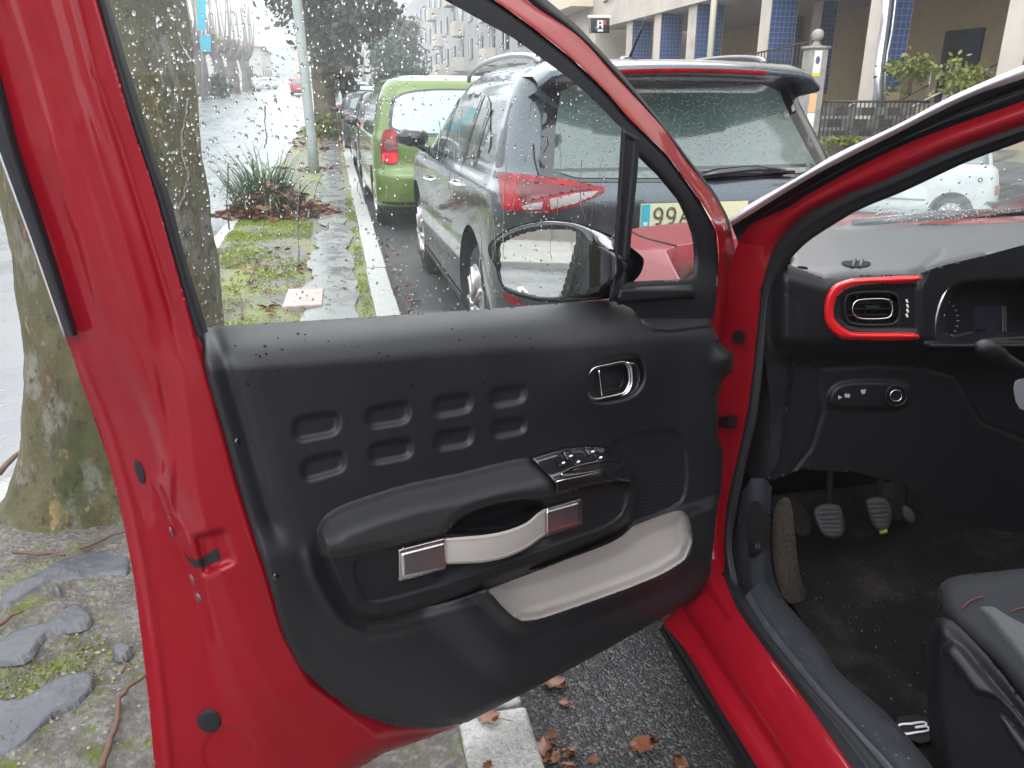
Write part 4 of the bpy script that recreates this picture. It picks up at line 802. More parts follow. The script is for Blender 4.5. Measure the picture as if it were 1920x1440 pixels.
class Car:
    def __init__(s, name, label, cat, loc, rz, levels, paint, wheels, wr, hw, arch=.0, group=None, cut=True, sub=5):
        s.t = thing(name, label, cat, loc, rz, group); ORG[s.t.name] = (0, 0, 0)
        V, F = car_shell(levels, sub)
        if cut: V, F = cut_arches(V, F, [(y, wr + .02) for y in wheels], wr + .055 + arch, hw)
        s.body = mk('body', V, F, paint, s.t)
        s.body.data.set_sharp_from_angle(angle=math.radians(38)) if hasattr(s.body.data, 'set_sharp_from_angle') else None
        s.tree = BVHTree.FromPolygons([tuple(v) for v in V], F)
        s.M = Matrix.Translation(loc) @ Matrix.Rotation(rz, 4, 'Z'); s.Mi = s.M.inverted(); s.hw = hw
        for y in wheels:
            for sx in (-1, 1):
                m = MB(); x0 = sx * (hw - .03); prof = [(.0, .78), (.015, .93), (.05, 1.0), (.16, 1.0), (.2, .9)]
                m.tube([(x0 - sx * d, y, wr) for d, k in prof], [wr * k for d, k in prof], 26); wl = m.build('wheel', tyre, s.t, True)
                m = MB(); m.tube([(x0 + sx * .002, y, wr), (x0 - sx * .01, y, wr)], [wr * .66, wr * .68], 24)
                m.build('rim', rim, wl, False)
                m = MB()
                for k in range(10):
                    a = 2 * math.pi * k / 10; m.tube([(x0 + sx * .006, y + wr * .12 * math.cos(a), wr + wr * .12 * math.sin(a)), (x0 + sx * .004, y + wr * .62 * math.cos(a), wr + wr * .62 * math.sin(a))], [wr * .06, wr * .045], 6)
                m.tube([(x0 + sx * .012, y, wr), (x0, y, wr)], wr * .13, 12); m.build('spokes', alu, wl, True)
    def px(s, x, y, off):                       # a photo pixel -> point on the bodywork, lifted off it a little
        d = ray(np.array(x), np.array(y)); o = s.Mi @ Vector(CP); dv = (s.Mi.to_3x3() @ Vector(d)).normalized()
        h = s.tree.ray_cast(o, dv)
        return (h[0] - dv * off if h[0] else None)
    def patch_px(s, name, poly, m, step=5, off=.006, parent=None, mirror=False, smooth=True):
        x, y, Fq = region2d(poly, step); V = [s.px(a, b, off) for a, b in zip(x, y)]
        return s._finish(name, V, Fq, m, parent, mirror, smooth)
    def patch(s, name, poly, axis, m, step=.04, off=.005, parent=None, mirror=False, sgn=-1):
        # axis 'x': polygon in (y,z) seen from the side sgn; axis 'y': polygon in (x,z) seen from the rear
        a, b, Fq = region2d(poly, step); V = []
        for u, v in zip(a, b):
            if axis == 'x': o, d = Vector((sgn * 5, u, v)), Vector((-sgn, 0, 0))
            elif axis == 'y': o, d = Vector((u, -5, v)), Vector((0, 1, 0))
            else: o, d = Vector((u, 9, v)), Vector((0, -1, 0))
            h = s.tree.ray_cast(o, d); V.append(h[0] - d * off if h[0] else None)
        if axis == 'x' and sgn > 0 or axis == 'f': Fq = Fq[:, ::-1]
        return s._finish(name, V, Fq, m, parent, mirror, True)
    def _finish(s, name, V, Fq, m, parent, mirror, smooth):
        ok = [v is not None for v in V]; V = np.array([v if v is not None else (0, 0, 0) for v in V], float); F = [f for f in Fq if all(ok[i] for i in f)]
        F = [f for f in F if max(np.linalg.norm(V[f[0]] - V[f[k]]) for k in (1, 2, 3)) < .5]
        o = mk(name, V, F, m, parent or s.t, smooth)
        if mirror:
            V2 = V * np.array([-1, 1, 1]); mk(name, V2, [tuple(f)[::-1] for f in F], m, parent or s.t, smooth)
        return o
    def line_px(s, name, pts, r, m, off=.002):
        P = resample(np.array(pts, float), max(6, int(np.sum(np.linalg.norm(np.diff(np.array(pts, float), axis=0), axis=1)) / 6)))
        V = [s.px(a, b, off) for a, b in P]; V = [v for v in V if v is not None]
        if len(V) > 2: b = MB(); b.tube(V, r, 5); return b.build(name, m, s.t, True)

# ---- the slate-blue estate parked just ahead
lv = [(.20, .86, .22, 4.20, .25, .5), (.28, .905, .08, 4.30, .28, .6), (.45, .915, .02, 4.36, .30, .7), (.60, .918, .01, 4.36, .30, .7), (.72, .918, .08, 4.34, .26, .7), (.86, .92, .09, 4.28, .22, .7),
      (.96, .925, .06, 4.16, .20, .7), (1.02, .915, .07, 3.75, .22, .6), (1.06, .885, .10, 3.22, .26, .5), (1.12, .86, .17, 3.05, .24, .45), (1.28, .81, .31, 2.72, .22, .4), (1.42, .755, .40, 2.40, .20, .35), (1.50, .715, .42, 2.2, .2, .3), (1.555, .67, .40, 2.0, .2, .3), (1.585, .60, .46, 1.85, .2, .3), (1.60, .40, .62, 1.6, .2, .2)]
suv = Car('suv', 'slate blue estate with rain beads parked close in front of the red hatchback', 'car', (1.60, 3.34, 0), math.radians(.8), lv, suv_p, (.86, 3.46), .345, .92, .02)
# rear spoiler over the rear window
sp_px = []
m = MB(); V = []; nS = 25
for i in range(nS):
    s_ = -1 + 2 * i / (nS - 1); x = s_ * .70; bk = .20 + .10 * s_ ** 2; dz = -.03 * s_ ** 2 - .05 * max(0, abs(s_) - .9) / .1
    for (y, z) in ((.62, 1.598), (.40, 1.592), (bk + .03, 1.570), (bk, 1.552), (bk, 1.536), (bk + .02, 1.528), (bk + .20, 1.505)): V.append((x, y, z + dz))
mk('roof_spoiler', V, grid_faces(nS, 7), suv_p, suv.t)
m = MB(); m.add([(-.36, .204 - .004, 1.538 - .004), (.36, .200, 1.534), (.36, .196, 1.520), (-.36, .196, 1.520)], [(0, 1, 2, 3)])
V = []
for i in range(13):
    s_ = -.52 + 1.04 * i / 12; x = s_ * .70; bk = .20 + .10 * s_ ** 2; dz = -.03 * s_ ** 2
    V += [(x, bk - .004, 1.546 + dz), (x, bk - .004, 1.530 + dz), (x, bk + .018, 1.524 + dz)]
mk('brake_light', V, grid_faces(13, 3), lens_r, suv.t)
# rear window: from side edge to side edge, local rear view
rw = np.array([(-.70, 1.10), (-.66, 1.25), (-.60, 1.46), (-.5, 1.50), (.5, 1.50), (.60, 1.46), (.66, 1.25), (.70, 1.10), (.6, 1.072), (0, 1.062), (-.6, 1.072)])
suv.patch('rear_window_surround', rw * np.array([1.03, 1]) + np.array([0, 0]), 'y', gloss, .04, .004)
rg = np.array([(-.655, 1.115), (-.62, 1.25), (-.56, 1.45), (-.47, 1.482), (.47, 1.482), (.56, 1.45), (.62, 1.25), (.655, 1.115), (.56, 1.088), (0, 1.078), (-.56, 1.088)])
suv.patch('rear_window', rg, 'y', auto_gl, .04, .008)
# side glass, left and right
sw = chaikin(np.array([(.62, 1.16), (.90, 1.33), (1.10, 1.43), (1.5, 1.455), (2.1, 1.43), (2.55, 1.33), (2.98, 1.10), (2.6, 1.085), (1.6, 1.085), (1.15, 1.10), (.95, 1.17)]), 1)
suv.patch('side_window', sw, 'x', auto_gl, .04, .005, None, True)
sb = np.array([(.40, 1.12), (.62, 1.165), (.98, 1.17), (1.18, 1.10), (1.62, 1.083), (2.95, 1.09), (2.95, 1.075), (1.6, 1.066), (1.1, 1.08)])
for yy, t0 in ((1.30, 1.44), (2.12, 1.43), (.98, 1.37)):
    suv.patch('window_pillar', np.array([(yy - .035, 1.08), (yy + .035, 1.08), (yy + .01, t0), (yy - .05, t0)]), 'x', gloss, .03, .010, None, True)
# tail lamps
tl = np.array([(933, 322), (975, 326), (1060, 336), (1135, 351), (1134, 358), (1110, 372), (1080, 386), (1030, 399), (990, 399), (942, 393), (936, 360)])
L1 = suv.patch_px('tail_lamp', tl, lens_r, 4, .012, None, True)
cl = np.array([(1030, 373), (1080, 362), (1124, 357), (1112, 368), (1078, 382), (1033, 393)]); suv.patch_px('reversing_lens', cl, lens_w, 3, .018, L1, True)
cl = np.array([(975, 388), (990, 383), (1018, 378), (1019, 392), (985, 394)]); suv.patch_px('fog_lens', cl, lens_w, 3, .018, L1, True)
suv.patch_px('lamp_inner', np.array([(968, 338), (1050, 345), (1112, 354), (1078, 358), (1030, 367), (980, 380), (970, 360)]), M('deep_red_lens', (.10, .002, .006), rough=.25, coat=.2), 4, .016, L1, True)
suv.line_px('lamp_divider', [(1022, 372), (1019, 384), (1018, 399)], .006, lens_r, .018)
# shut lines, creases
suv.line_px('shut_line', [(1000, 270), (1002, 300), (1010, 330), (1016, 345)], .004, under, .001)
suv.line_px('shut_line', [(1290, 300), (1400, 308), (1500, 296)], .004, under, .002)
# tailgate step above the plate, bumper band
bd_ = np.array([(-.62, .66), (.62, .66), (.66, .72), (.60, .80), (-.60, .80), (-.66, .72)]); suv.patch('plate_recess', bd_, 'y', suv_blk, .05, .003)
cd = np.array([(-.82, .22), (.82, .22), (.86, .40), (.80, .50), (-.80, .50), (-.86, .40)]); suv.patch('rear_bumper_cladding', cd, 'y', suv_blk, .05, .006)
suv.patch('sill_cladding', np.array([(.3, .22), (4.0, .22), (4.0, .32), (.3, .32)]), 'x', suv_blk, .05, .006, None, True)
# plate: 99 and the foot of the following letter show through the quarter light
pl0 = suv.px(1186, 412, .0)
plx, plz = -.29, .866
m = MB(); m.box((plx, .0, plz), (plx + .52, .012, plz + .112)); pt = m.build('number_plate', plate_y, suv.t)
pt.location = (0, .03, 0)
m = MB(); m.box((plx + .002, -.002, plz + .002), (plx + .042, .001, plz + .110)); m.build('plate_band', plate_b, pt)
tm = MB()
def seg(P, r=.0055): tm.tube([(x, -.003, z) for x, z in P], r, 6)
x0 = plx + .060
for k in range(2):
    c = x0 + k * .062; e = [(c + .022 + .019 * math.cos(t), plz + .070 + .022 * math.sin(t)) for t in np.linspace(0, 2 * math.pi, 17)]; seg(e)
    seg([(c + .041, plz + .07), (c + .040, plz + .045), (c + .030, plz + .024), (c + .012, plz + .022)])
c = x0 + .128; seg([(c, plz + .02), (c + .024, plz + .092), (c + .048, plz + .02)]); seg([(c + .01, plz + .045), (c + .038, plz + .045)])
tm.build('plate_letters', ink, pt, True)
m = MB(); 
for q in (0, .014): m.box((plx + .012, -.004, plz + .018 + q * .6), (plx + .032, -.001, plz + .022 + q * .6))
m.build('plate_symbol', white_m, pt)
# wiper, badge bit, antenna, roof rails, mirror, handles, door arches
m = MB(); m.tube([(-.02, .13, 1.075), (.10, .10, 1.10), (.30, .12, 1.115), (.46, .13, 1.10)], [.020, .028, .022, .012], 8, True, .7); m.tube([(-.08, .125, 1.10), (.5, .115, 1.095)], .009, 6); m.build('rear_wiper', gloss, suv.t, True)
m = MB(); m.tube([(-.02, .95, 1.60), (-.03, 1.05, 1.615)], [.03, .022], 10); m.tube([(-.02, .99, 1.61), (-.01, .80, 1.80)], [.010, .005], 8); m.build('roof_aerial', gloss, suv.t, True)
for s_ in (-1, 1):
    m = MB(); m.tube(spline([(s_ * .60, .66, 1.585), (s_ * .615, .78, 1.615), (s_ * .63, 1.2, 1.635), (s_ * .64, 1.8, 1.625), (s_ * .65, 2.25, 1.575), (s_ * .65, 2.35, 1.53)], 5), .016, 8); m.build('roof_rail', silver_p if s_ < 0 else gloss, suv.t, True)
    m = MB(); m.tube(spline([(s_ * .88, 2.80, 1.06), (s_ * .95, 2.80, 1.09), (s_ * 1.0, 2.79, 1.13)], 4), [.03] * 9, 8); m.tube([(s_ * .90, 2.80, 1.15), (s_ * .96, 2.79, 1.145), (s_ * 1.05, 2.80, 1.15), (s_ * 1.11, 2.82, 1.14)], [.055, .085, .08, .045], 12, True, .8); m.build('door_mirror', gloss, suv.t, True)
    for hx, hy in ((858, 345), (806, 336)):
        c = suv.px(hx, hy, 0); yy = c[1] - .1; xx = abs(c[0]); zz = c[2]
        m = MB(); m.tube(spline([(s_ * (xx - .01), yy, zz), (s_ * (xx + .03), yy + .04, zz + .003), (s_ * (xx + .03), yy + .16, zz + .005), (s_ * (xx - .01), yy + .2, zz + .006)], 4), .014, 8); m.build('door_handle', chrome, suv.t, True)
suv.patch('door_shut', np.array([(1.52, .35), (1.526, .35), (1.53, .9), (1.50, 1.07), (1.494, 1.07), (1.524, .9)]), 'x', under, .02, .002, None, True)
suv.patch('door_shut', np.array([(2.42, .35), (2.426, .35), (2.40, 1.07), (2.394, 1.07)]), 'x', under, .02, .002, None, True)
suv.patch('fuel_flap', chaikin(np.array([(.52, .86), (.70, .86), (.70, 1.0), (.52, 1.0)]), 1), 'x', suv_p, .03, .003, None, False, 1)

# ---- lime green compact van ahead of it
lv = [(.20, .78, .18, 3.9, .25, .5), (.30, .85, .04, 4.02, .30, .6), (.48, .865, .0, 4.08, .32, .7), (.62, .868, .0, 4.08, .3, .7), (.70, .868, .07, 4.06, .28, .7), (.95, .868, .08, 3.98, .26, .7), (1.02, .86, .09, 3.75, .26, .6), (1.08, .835, .12, 3.45, .26, .5), (1.2, .81, .16, 3.25, .24, .5), (1.4, .765, .24, 2.9, .22, .4), (1.55, .70, .32, 2.5, .22, .4), (1.62, .64, .40, 2.2, .2, .3), (1.66, .5, .6, 1.9, .2, .3)]
pic = Car('compact_van', 'lime green compact van parked ahead of the slate blue estate', 'car', (1.27, 8.9, 0), math.radians(1.0), lv, green_p, (.75, 3.3), .31, .865)
pic.patch('rear_window_surround', chaikin(np.array([(-.70, 1.02), (-.68, 1.25), (-.60, 1.52), (.60, 1.52), (.68, 1.25), (.70, 1.02)]), 2), 'y', gloss, .05, .004)
pic.patch('rear_window', chaikin(np.array([(-.665, 1.06), (-.64, 1.25), (-.57, 1.50), (.57, 1.50), (.64, 1.25), (.665, 1.06)]), 2), 'y', M('misted_glass', (.42, .55, .55), rough=.15, spec=.8, col2=(.34, .46, .47), nscale=2), .05, .008)
tlp = pic.patch_px('tail_lamp', np.array([(717, 250), (722, 243), (734, 241), (743, 248), (746, 270), (746, 304), (738, 308), (716, 305), (713, 275)]), lens_r, 3, .02, None, True)
cc = np.array([(731 + 12 * math.cos(t), 272 + 12 * math.sin(t)) for t in np.linspace(0, 2 * math.pi, 16)[:-1]]); pic.patch_px('lamp_ring', cc, M('pink_lens', (.16, .06, .065), rough=.2, coat=.3), 3, .028, tlp, True)
pic.patch_px('lamp_lower', np.array([(717, 287), (745, 286), (746, 303), (737, 307), (717, 304)]), M('bright_red_lens', (.75, .01, .03), rough=.15, coat=.5), 3, .028, tlp, True)  # lower part of the lamp in a brighter red base colour
for s_ in (-1, 1):
    m = MB(); m.tube([(s_ * .86, 2.95, 1.08), (s_ * .93, 2.94, 1.11), (s_ * 1.0, 2.94, 1.13), (s_ * 1.06, 2.96, 1.12)], [.03, .085, .08, .045], 10); m.build('door_mirror', gloss, pic.t, True)
pic.patch('side_window', chaikin(np.array([(.45, 1.12), (.6, 1.45), (1.2, 1.53), (2.4, 1.47), (3.0, 1.15), (2.0, 1.07)]), 1), 'x', auto_gl2, .06, .005, None, True)
pic.patch('number_plate', np.array([(-.26, .78), (.26, .78), (.26, .89), (-.26, .89)]), 'y', white_m, .05, .006)
pic.patch('rear_bumper_cladding', np.array([(-.8, .22), (.8, .22), (.8, .34), (-.8, .34)]), 'y', under, .05, .006)

# ---- the line of cars beyond
def hatch(name, label, x, y, rz, paint, h=1.47, w=.85, L=3.9, group='cars parked along the kerb', cat='car'):
    k = h / 1.47
    lv = [(.20 * k, w - .07, .2, L - .1, .25, .5), (.32 * k, w - .01, .03, L, .3, .6), (.60 * k, w, .0, L, .3, .7), (.88 * k, w, .08, L - .12, .26, .7), (.93 * k, w - .01, .09, L - .9, .26, .6), (.97 * k, w - .04, .12, L - 1.15, .25, .5), (1.2 * k, w - .11, .28, L - 1.6, .22, .4), (1.38 * k, w - .19, .42, L - 1.95, .2, .3), (1.45 * k, w - .28, .55, L - 2.2, .2, .3), (h, w - .45, .8, L - 2.4, .2, .2)]
    c = Car(name, label, cat, (x, y, float(G(y))), rz, lv, paint, (.72, L - .8), .3, w, 0, group, True, 3)
    c.patch('rear_window', chaikin(np.array([(-w + .16, .98 * k), (-w + .27, 1.34 * k), (w - .27, 1.34 * k), (w - .16, .98 * k)]), 1), 'y', auto_gl2, .08, .01)
    c.patch('side_window', chaikin(np.array([(.5, 1.0 * k), (.75, 1.34 * k), (1.8, 1.37 * k), (L - 1.3, 1.0 * k)]), 1), 'x', auto_gl2, .08, .008, None, True)
    c.patch('tail_lamp', np.array([(-w + .04, .72 * k), (-w + .20, .72 * k), (-w + .20, .95 * k), (-w + .06, .95 * k)]), 'y', M('far_red_lens', (.6, .02, .04), rough=.2) if 'far_red_lens' not in MATS else MATS['far_red_lens'], .05, .02, None, True)
    c.patch('number_plate', np.array([(-.26, .5 * k), (.26, .5 * k), (.26, .61 * k), (-.26, .61 * k)]), 'y', white_m, .06, .012)
    c.patch('windscreen', np.array([(-w + .2, 1.02 * k), (-w + .3, 1.3 * k), (w - .3, 1.3 * k), (w - .2, 1.02 * k)]), 'f', auto_gl2, .1, .01)
    for s_ in (-1, 1): m = MB(); m.tube([(s_ * (w - .02), L - 1.45, .98 * k), (s_ * (w + .16), L - 1.44, 1.02 * k)], [.05, .08], 8); m.build('door_mirror', gloss, c.t, True)
    return c
hatch('parked_car', 'dark grey parked car just ahead of the lime green van', 1.22, 14.2, .02, dark_p, 1.50)
hatch('parked_car', 'black parked car ahead of the dark grey one, near the tree trunk', 1.05, 19.4, .03, M('black_car_paint', (.015, .016, .018), rough=.22, coat=.7), 1.45)
hatch('parked_car', 'pale silver parked car with a bright roof, third beyond the lime van', .95, 25.2, .04, silver_p, 1.46)
hatch('parked_car', 'dark blue parked car farthest along the kerb', .75, 31.0, .04, M('blue_car_paint', (.02, .05, .12), rough=.25, coat=.6), 1.55)
hatch('driving_car', 'small red car driving away far along the wet road', float(on_y(562, 172, 80.0)[0]), 80.0, .02, redcar_p, 1.5, .84, 3.9, 'cars far along the road')
hatch('distant_car', 'white car parked across the far end of the road by the bare trees', float(on_y(490, 162, 98.0)[0]), 98.0, 1.2, white_p, 1.45, .84, 4.0, 'cars far along the road')
hatch('distant_car', 'second white car at the far end, beside the low houses', float(on_y(518, 160, 112.0)[0]), 112.0, 1.0, white_p, 1.45, .84, 4.0, 'cars far along the road')
# ---- old white pickup across the side street, seen through the windscreen
PKL = 3.1
WL = [(.22, .70, .15, PKL - .10, .08, .25), (.32, .755, .04, PKL - .02, .08, .22), (.5, .765, .0, PKL, .08, .22), (.62, .77, .0, PKL - .01, .08, .22), (.84, .77, .0, PKL - .05, .08, .22), (.92, .76, .01, PKL - .08, .08, .22), (.95, .75, .03, PKL - .11, .08, .22), (.97, .745, PKL - .66, PKL - .14, .06, .2), (1.1, .72, PKL - .66, PKL - .17, .06, .2), (1.3, .67, PKL - .64, PKL - .24, .06, .15), (1.38, .62, PKL - .62, PKL - .28, .06, .12), (1.41, .5, PKL - .58, PKL - .34, .05, .1)]
wpos = on_z(1774, 433, -.50)
wrz = math.radians(-128); ca, sa = math.cos(wrz), math.sin(wrz)
lxw, lyw = .74, PKL - .62                     # the front wheel on the near side stands on that spot
wh = Car('white_pickup', 'old white pickup with steel wheels seen through the windscreen of the red car', 'pickup', (float(wpos[0] - (lxw * ca - lyw * sa)), float(wpos[1] - (lxw * sa + lyw * ca)), -.50), wrz, WL, white_p, (.72, PKL - .62), .255, .77, .0)
fp = lambda nm, P, m, off: wh.patch(nm, np.array(P, float), 'f', m, .04, off)
fp('front_bumper', [(-.76, .33), (.76, .33), (.76, .47), (-.76, .47)], M('grey_bumper', (.11, .115, .12), rough=.6), .03)
for s_ in (-1, 1):
    a_, b_, c_ = s_ * .72, s_ * .58, s_ * .34
    fp('indicator_lamp', [(min(a_, b_), .56), (max(a_, b_), .56), (max(a_, b_), .70), (min(a_, b_), .70)], lens_o, .015)
    fp('headlamp', [(min(c_, b_), .56), (max(c_, b_), .56), (max(c_, b_), .70), (min(c_, b_), .70)], M('smoked_lens', (.22, .22, .22), rough=.3) if 'smoked_lens' not in MATS else MATS['smoked_lens'], .015)
fp('grille', [(-.33, .57), (.33, .57), (.33, .70), (-.33, .70)], gloss, .01)
fp('windscreen', [(-.62, 1.0), (.62, 1.0), (.56, 1.30), (-.56, 1.30)], auto_gl2, .01)
wh.patch('side_window', np.array([(PKL - .60, 1.0), (PKL - .22, 1.0), (PKL - .28, 1.3), (PKL - .58, 1.3)]), 'x', auto_gl2, .06, .006, None, True)
for sg_ in (-1, 1): wh.patch('side_moulding', np.array([(1.05, .44), (PKL - .98, .44), (PKL - .98, .465), (1.05, .465)]), 'x', M('moulding_grey', (.2, .2, .2), rough=.6) if 'moulding_grey' not in MATS else MATS['moulding_grey'], .03, .01, None, False, sg_)
cc = np.array([(PKL - .30 + .032 * math.cos(t), .78 + .032 * math.sin(t)) for t in np.linspace(0, 2 * math.pi, 16)[:-1]]); wh.patch('side_repeater', cc, 'x', iron, .02, .012, None, False, 1)
cc = np.array([(PKL - .30 + .016 * math.cos(t), .78 + .016 * math.sin(t)) for t in np.linspace(0, 2 * math.pi, 12)[:-1]]); wh.patch('repeater_lens', cc, 'x', white_m, .01, .018, None, False, 1)
# ================================================================== the red car: its open driver door
car = thing('red_car', 'red hatchback with its driver door wide open and rain on the window', 'car', (1.57, 0.6, 0))
TH = math.radians(65); DD = np.array([math.sin(TH), math.cos(TH), 0]); DN = np.array([math.cos(TH), -math.sin(TH), 0])
DP0 = np.array([0.70, 1.40, 0.0])
def D(x, y, w=0.0): return on_plane(x, y, DP0, DN, w)
def c5(*p): return [(560 + x / 2.4, 800 + y / 2.4) for x, y in p]
def c4(*p): return [(840 + x / 3.2, 560 + y / 3.2) for x, y in p]
def c7(*p): return [(800 + x / 3.2, 280 + y / 3.2) for x, y in p]

# --- traced edges of the trim, in photo pixels
trim_top = [(372, 622), (385, 612), (600, 600), (900, 580), (1143, 562), (1340, 552)]
trim_left = [(361, 630), (389, 715), (417, 810), (444, 907), (460, 960), (500, 1080), (530, 1190), (560, 1250), (614, 1300), (664, 1337), (735, 1362)]
trim_bot = [(735, 1362), (810, 1367), (877, 1354), (960, 1312), (1102, 1237), (1243, 1158), (1306, 1121), (1331, 1083)]
trim_right = [(1331, 1083), (1343, 967), (1352, 920), (1357, 847), (1346, 810), (1348, 747), (1356, 710), (1374, 697), (1376, 661), (1356, 650), (1334, 607), (1330, 556)]
trim_poly = np.array([(366, 626)] + trim_top[1:] + trim_right[::-1][1:] + trim_bot[::-1][1:] + trim_left[::-1][1:-1])
dimples = [[(546, 783), (638, 768), (638, 814), (551, 831)], [(683, 763), (770, 750), (769, 793), (688, 806)], [(809, 745), (886, 734), (885, 772), (812, 786)], [(917, 729), (988, 718), (986, 754), (919, 767)],
           [(561, 862), (647, 842), (649, 883), (566, 907)], [(689, 832), (773, 818), (774, 858), (692, 874)], [(812, 810), (888, 798), (887, 835), (815, 848)], [(920, 789), (988, 779), (987, 812), (921, 825)]]
dimples = [rounded(p, 22, 6) for p in dimples]
def grow(p, k):
    p = np.asarray(p, float); c = p.mean(0); return c + (p - c) * k
base_top = c5((128, 392), (170, 365), (300, 315), (500, 255), (700, 215), (900, 165), (1020, 140), (1160, 96), (1380, 80), (1460, 118), (1535, 235))
base_rest = c5((1535, 235), (1530, 320), (1505, 430), (1440, 492), (1300, 560), (1100, 640), (900, 715), (760, 770), (560, 825), (400, 872), (310, 885), (240, 862), (190, 805), (150, 725), (110, 640), (95, 570), (84, 520), (82, 470), (100, 425), (128, 392))
base_poly = np.array(base_top + base_rest[1:-1])
pocket = np.array(c5((840, 700), (1100, 632), (1350, 545), (1440, 502), (1490, 462), (1520, 440), (1690, 380), (1740, 388), (1765, 445), (1770, 540), (1735, 600), (1640, 660), (1500, 720), (1250, 810), (1080, 865), (1000, 872), (940, 832), (880, 765)))
pocket = spline(pocket, 3, True)
grille = chaikin([(1140, 836), (1184, 818), (1236, 806), (1266, 811), (1281, 832), (1287, 872), (1284, 922), (1272, 946), (1184, 980), (1150, 985), (1150, 900)], 1)
cup = chaikin(c4((815, 470), (850, 385), (960, 345), (1120, 318), (1185, 360), (1205, 470), (1160, 570), (1080, 620), (900, 650), (830, 610)), 2)
inset = chaikin(c5((238, 590), (450, 530), (800, 440), (1100, 350), (1400, 262), (1465, 270), (1482, 310), (1470, 385), (1400, 450), (1150, 535), (900, 620), (660, 710), (400, 785), (320, 795), (285, 765), (250, 690)), 2)
hole = spline(c5((668, 486), (690, 440), (760, 388), (880, 345), (1000, 325), (1090, 332), (1112, 372), (1070, 430), (960, 480), (850, 492), (740, 492)), 3, True)
sail_seam = [(1170, 560), (1185, 580), (1205, 607), (1225, 622), (1260, 624), (1345, 613)]
tpx, tpy = np.array(trim_top)[:, 0], np.array(trim_top)[:, 1]
lx, ly = np.array(trim_left)[:, 0], np.array(trim_left)[:, 1]

def w_base(x, y):
    dT = pd(base_top, x, y); dR = pd(base_rest, x, y); ins = sdf(base_poly, x, y) < 0
    k = np.minimum(ss(dT / 62), ss(dR / 20)); return np.where(ins, .053 * k, 0)
def w_trim(x, y):
    w = np.zeros(np.shape(x))
    phi = np.linspace(0, 1.62, 80); Rr = .080; hgt = .044 * np.sin(phi) * .966 + Rr * (1 - np.cos(phi)) * .259; p_ = (y - np.interp(x, tpx, tpy)) / 1400.0
    w = w - Rr * (1 - np.cos(np.interp(hgt[-1] - p_, hgt, phi)))                  # the rounded shoulder under the glass
    s = -sdf(trim_poly, x, y)
    w = w - np.where(y > 640, .024, .004) * rnd_edge(s / 15)
    e = pd(trim_left, x, y); fade = 1 - ss((y - 960) / 90)
    w = w - fade * .007 * np.exp(-((e - 40) / 14) ** 2) + fade * .004 * ss((e - 40) / 60) - .004 * fade
    w = w + .011 * (1 - ss((e - 20) / 130)) * ss((y - 980) / 80) * (1 - ss((y - 1100) / 120))     # the shoulder by the armrest
    for d in dimples:
        k = -sdf(d, x, y); w = w - .0085 * ss((k + 4) / 15)
    w = w + .024 * np.exp(-((x - 1150) / 125) ** 2 - ((y - 700) / 95) ** 2)
    k = -sdf(cup, x, y); w = w - .034 * ss(k / 26)
    k = -sdf(grille, x, y); w = w - .006 * ss((k + 5) / 6)
    # the lip of the map pocket, standing out below it, and the lower door
    sp = sdf(pocket, x, y); below = ss((y - (1092 + (x - 910) * -.36) + 12) / 30)
    lip = (.024 * (1 - ss((sp - 40) / 95)) + .018 * (1 - ss((sp - 3) / 32))) * below
    sb = sdf(base_poly, x, y); w = w + .006 * np.exp(-((sb - 20) / 12) ** 2) * ss((y - np.interp(x, [590, 700, 1190], [1010, 1110, 900])) / 40) * (sp > 6) * (1 - ss((x - 900) / 60))
    w = w + lip
    low = .010 * ss((y - 1120) / 70) * (1 - ss((y - 1210) / 130)) * (1 - ss((x - 900) / 120)) * ss((x - 560) / 120)
    w = w + low * .55
    # the upper front corner, pulled out over the hinge side
    w = w + .020 * np.exp(-((x - 1362) / 26) ** 2 - ((y - 676) / 26) ** 2)
    dd = pd(sail_seam, x, y); w = w - .005 * np.exp(-(dd / 2.6) ** 2)
    # under the armrest carrier
    w = np.where(sdf(base_poly, x, y) < -6, w - .02, w)
    return w
def w_carrier(x, y):
    w = w_base(x, y) - .002
    k = -sdf(inset, x, y); w = w - .0045 * ss(k / 4)
    k = -sdf(hole, x, y); w = w - .05 * ss(k / 14)
    w = w + .0 * x
    gul = np.exp(-((y - (1068 - (x - 838) * .33)) / 14) ** 2) * ss((x - 800) / 40) * (1 - ss((x - 1000) / 60)); w = w - .012 * gul
    return w
padp = spline(c5((84, 500), (82, 465), (112, 408), (172, 363), (300, 314), (500, 254), (700, 213), (900, 163), (1015, 142), (1060, 165), (1110, 205), (1150, 250), (1160, 305), (1090, 322), (1000, 325), (900, 342), (800, 372), (740, 398), (700, 432), (672, 468), (640, 484), (540, 508), (450, 532), (300, 565), (200, 588), (105, 583), (92, 545)), 3, True)
def w_pad(x, y):
    k = -sdf(padp, x, y); return w_base(x, y) + .012 * ss(k / 16) + .001
swp = np.array(c4((478, 953), (560, 925), (700, 885), (860, 872), (960, 882), (1040, 955), (1145, 1072), (1135, 1090), (1100, 1108), (1020, 1092), (640, 1180), (636, 1115), (600, 1075)))
def w_sw(x, y):
    k = -sdf(swp, x, y)
    front = np.interp(x, [1030, 1180], [905, 872]);
    return w_base(x, y) + .016 * np.minimum(1, ss(k / 5)) + .001 + .012 * ss((y - front + 3) / 5)

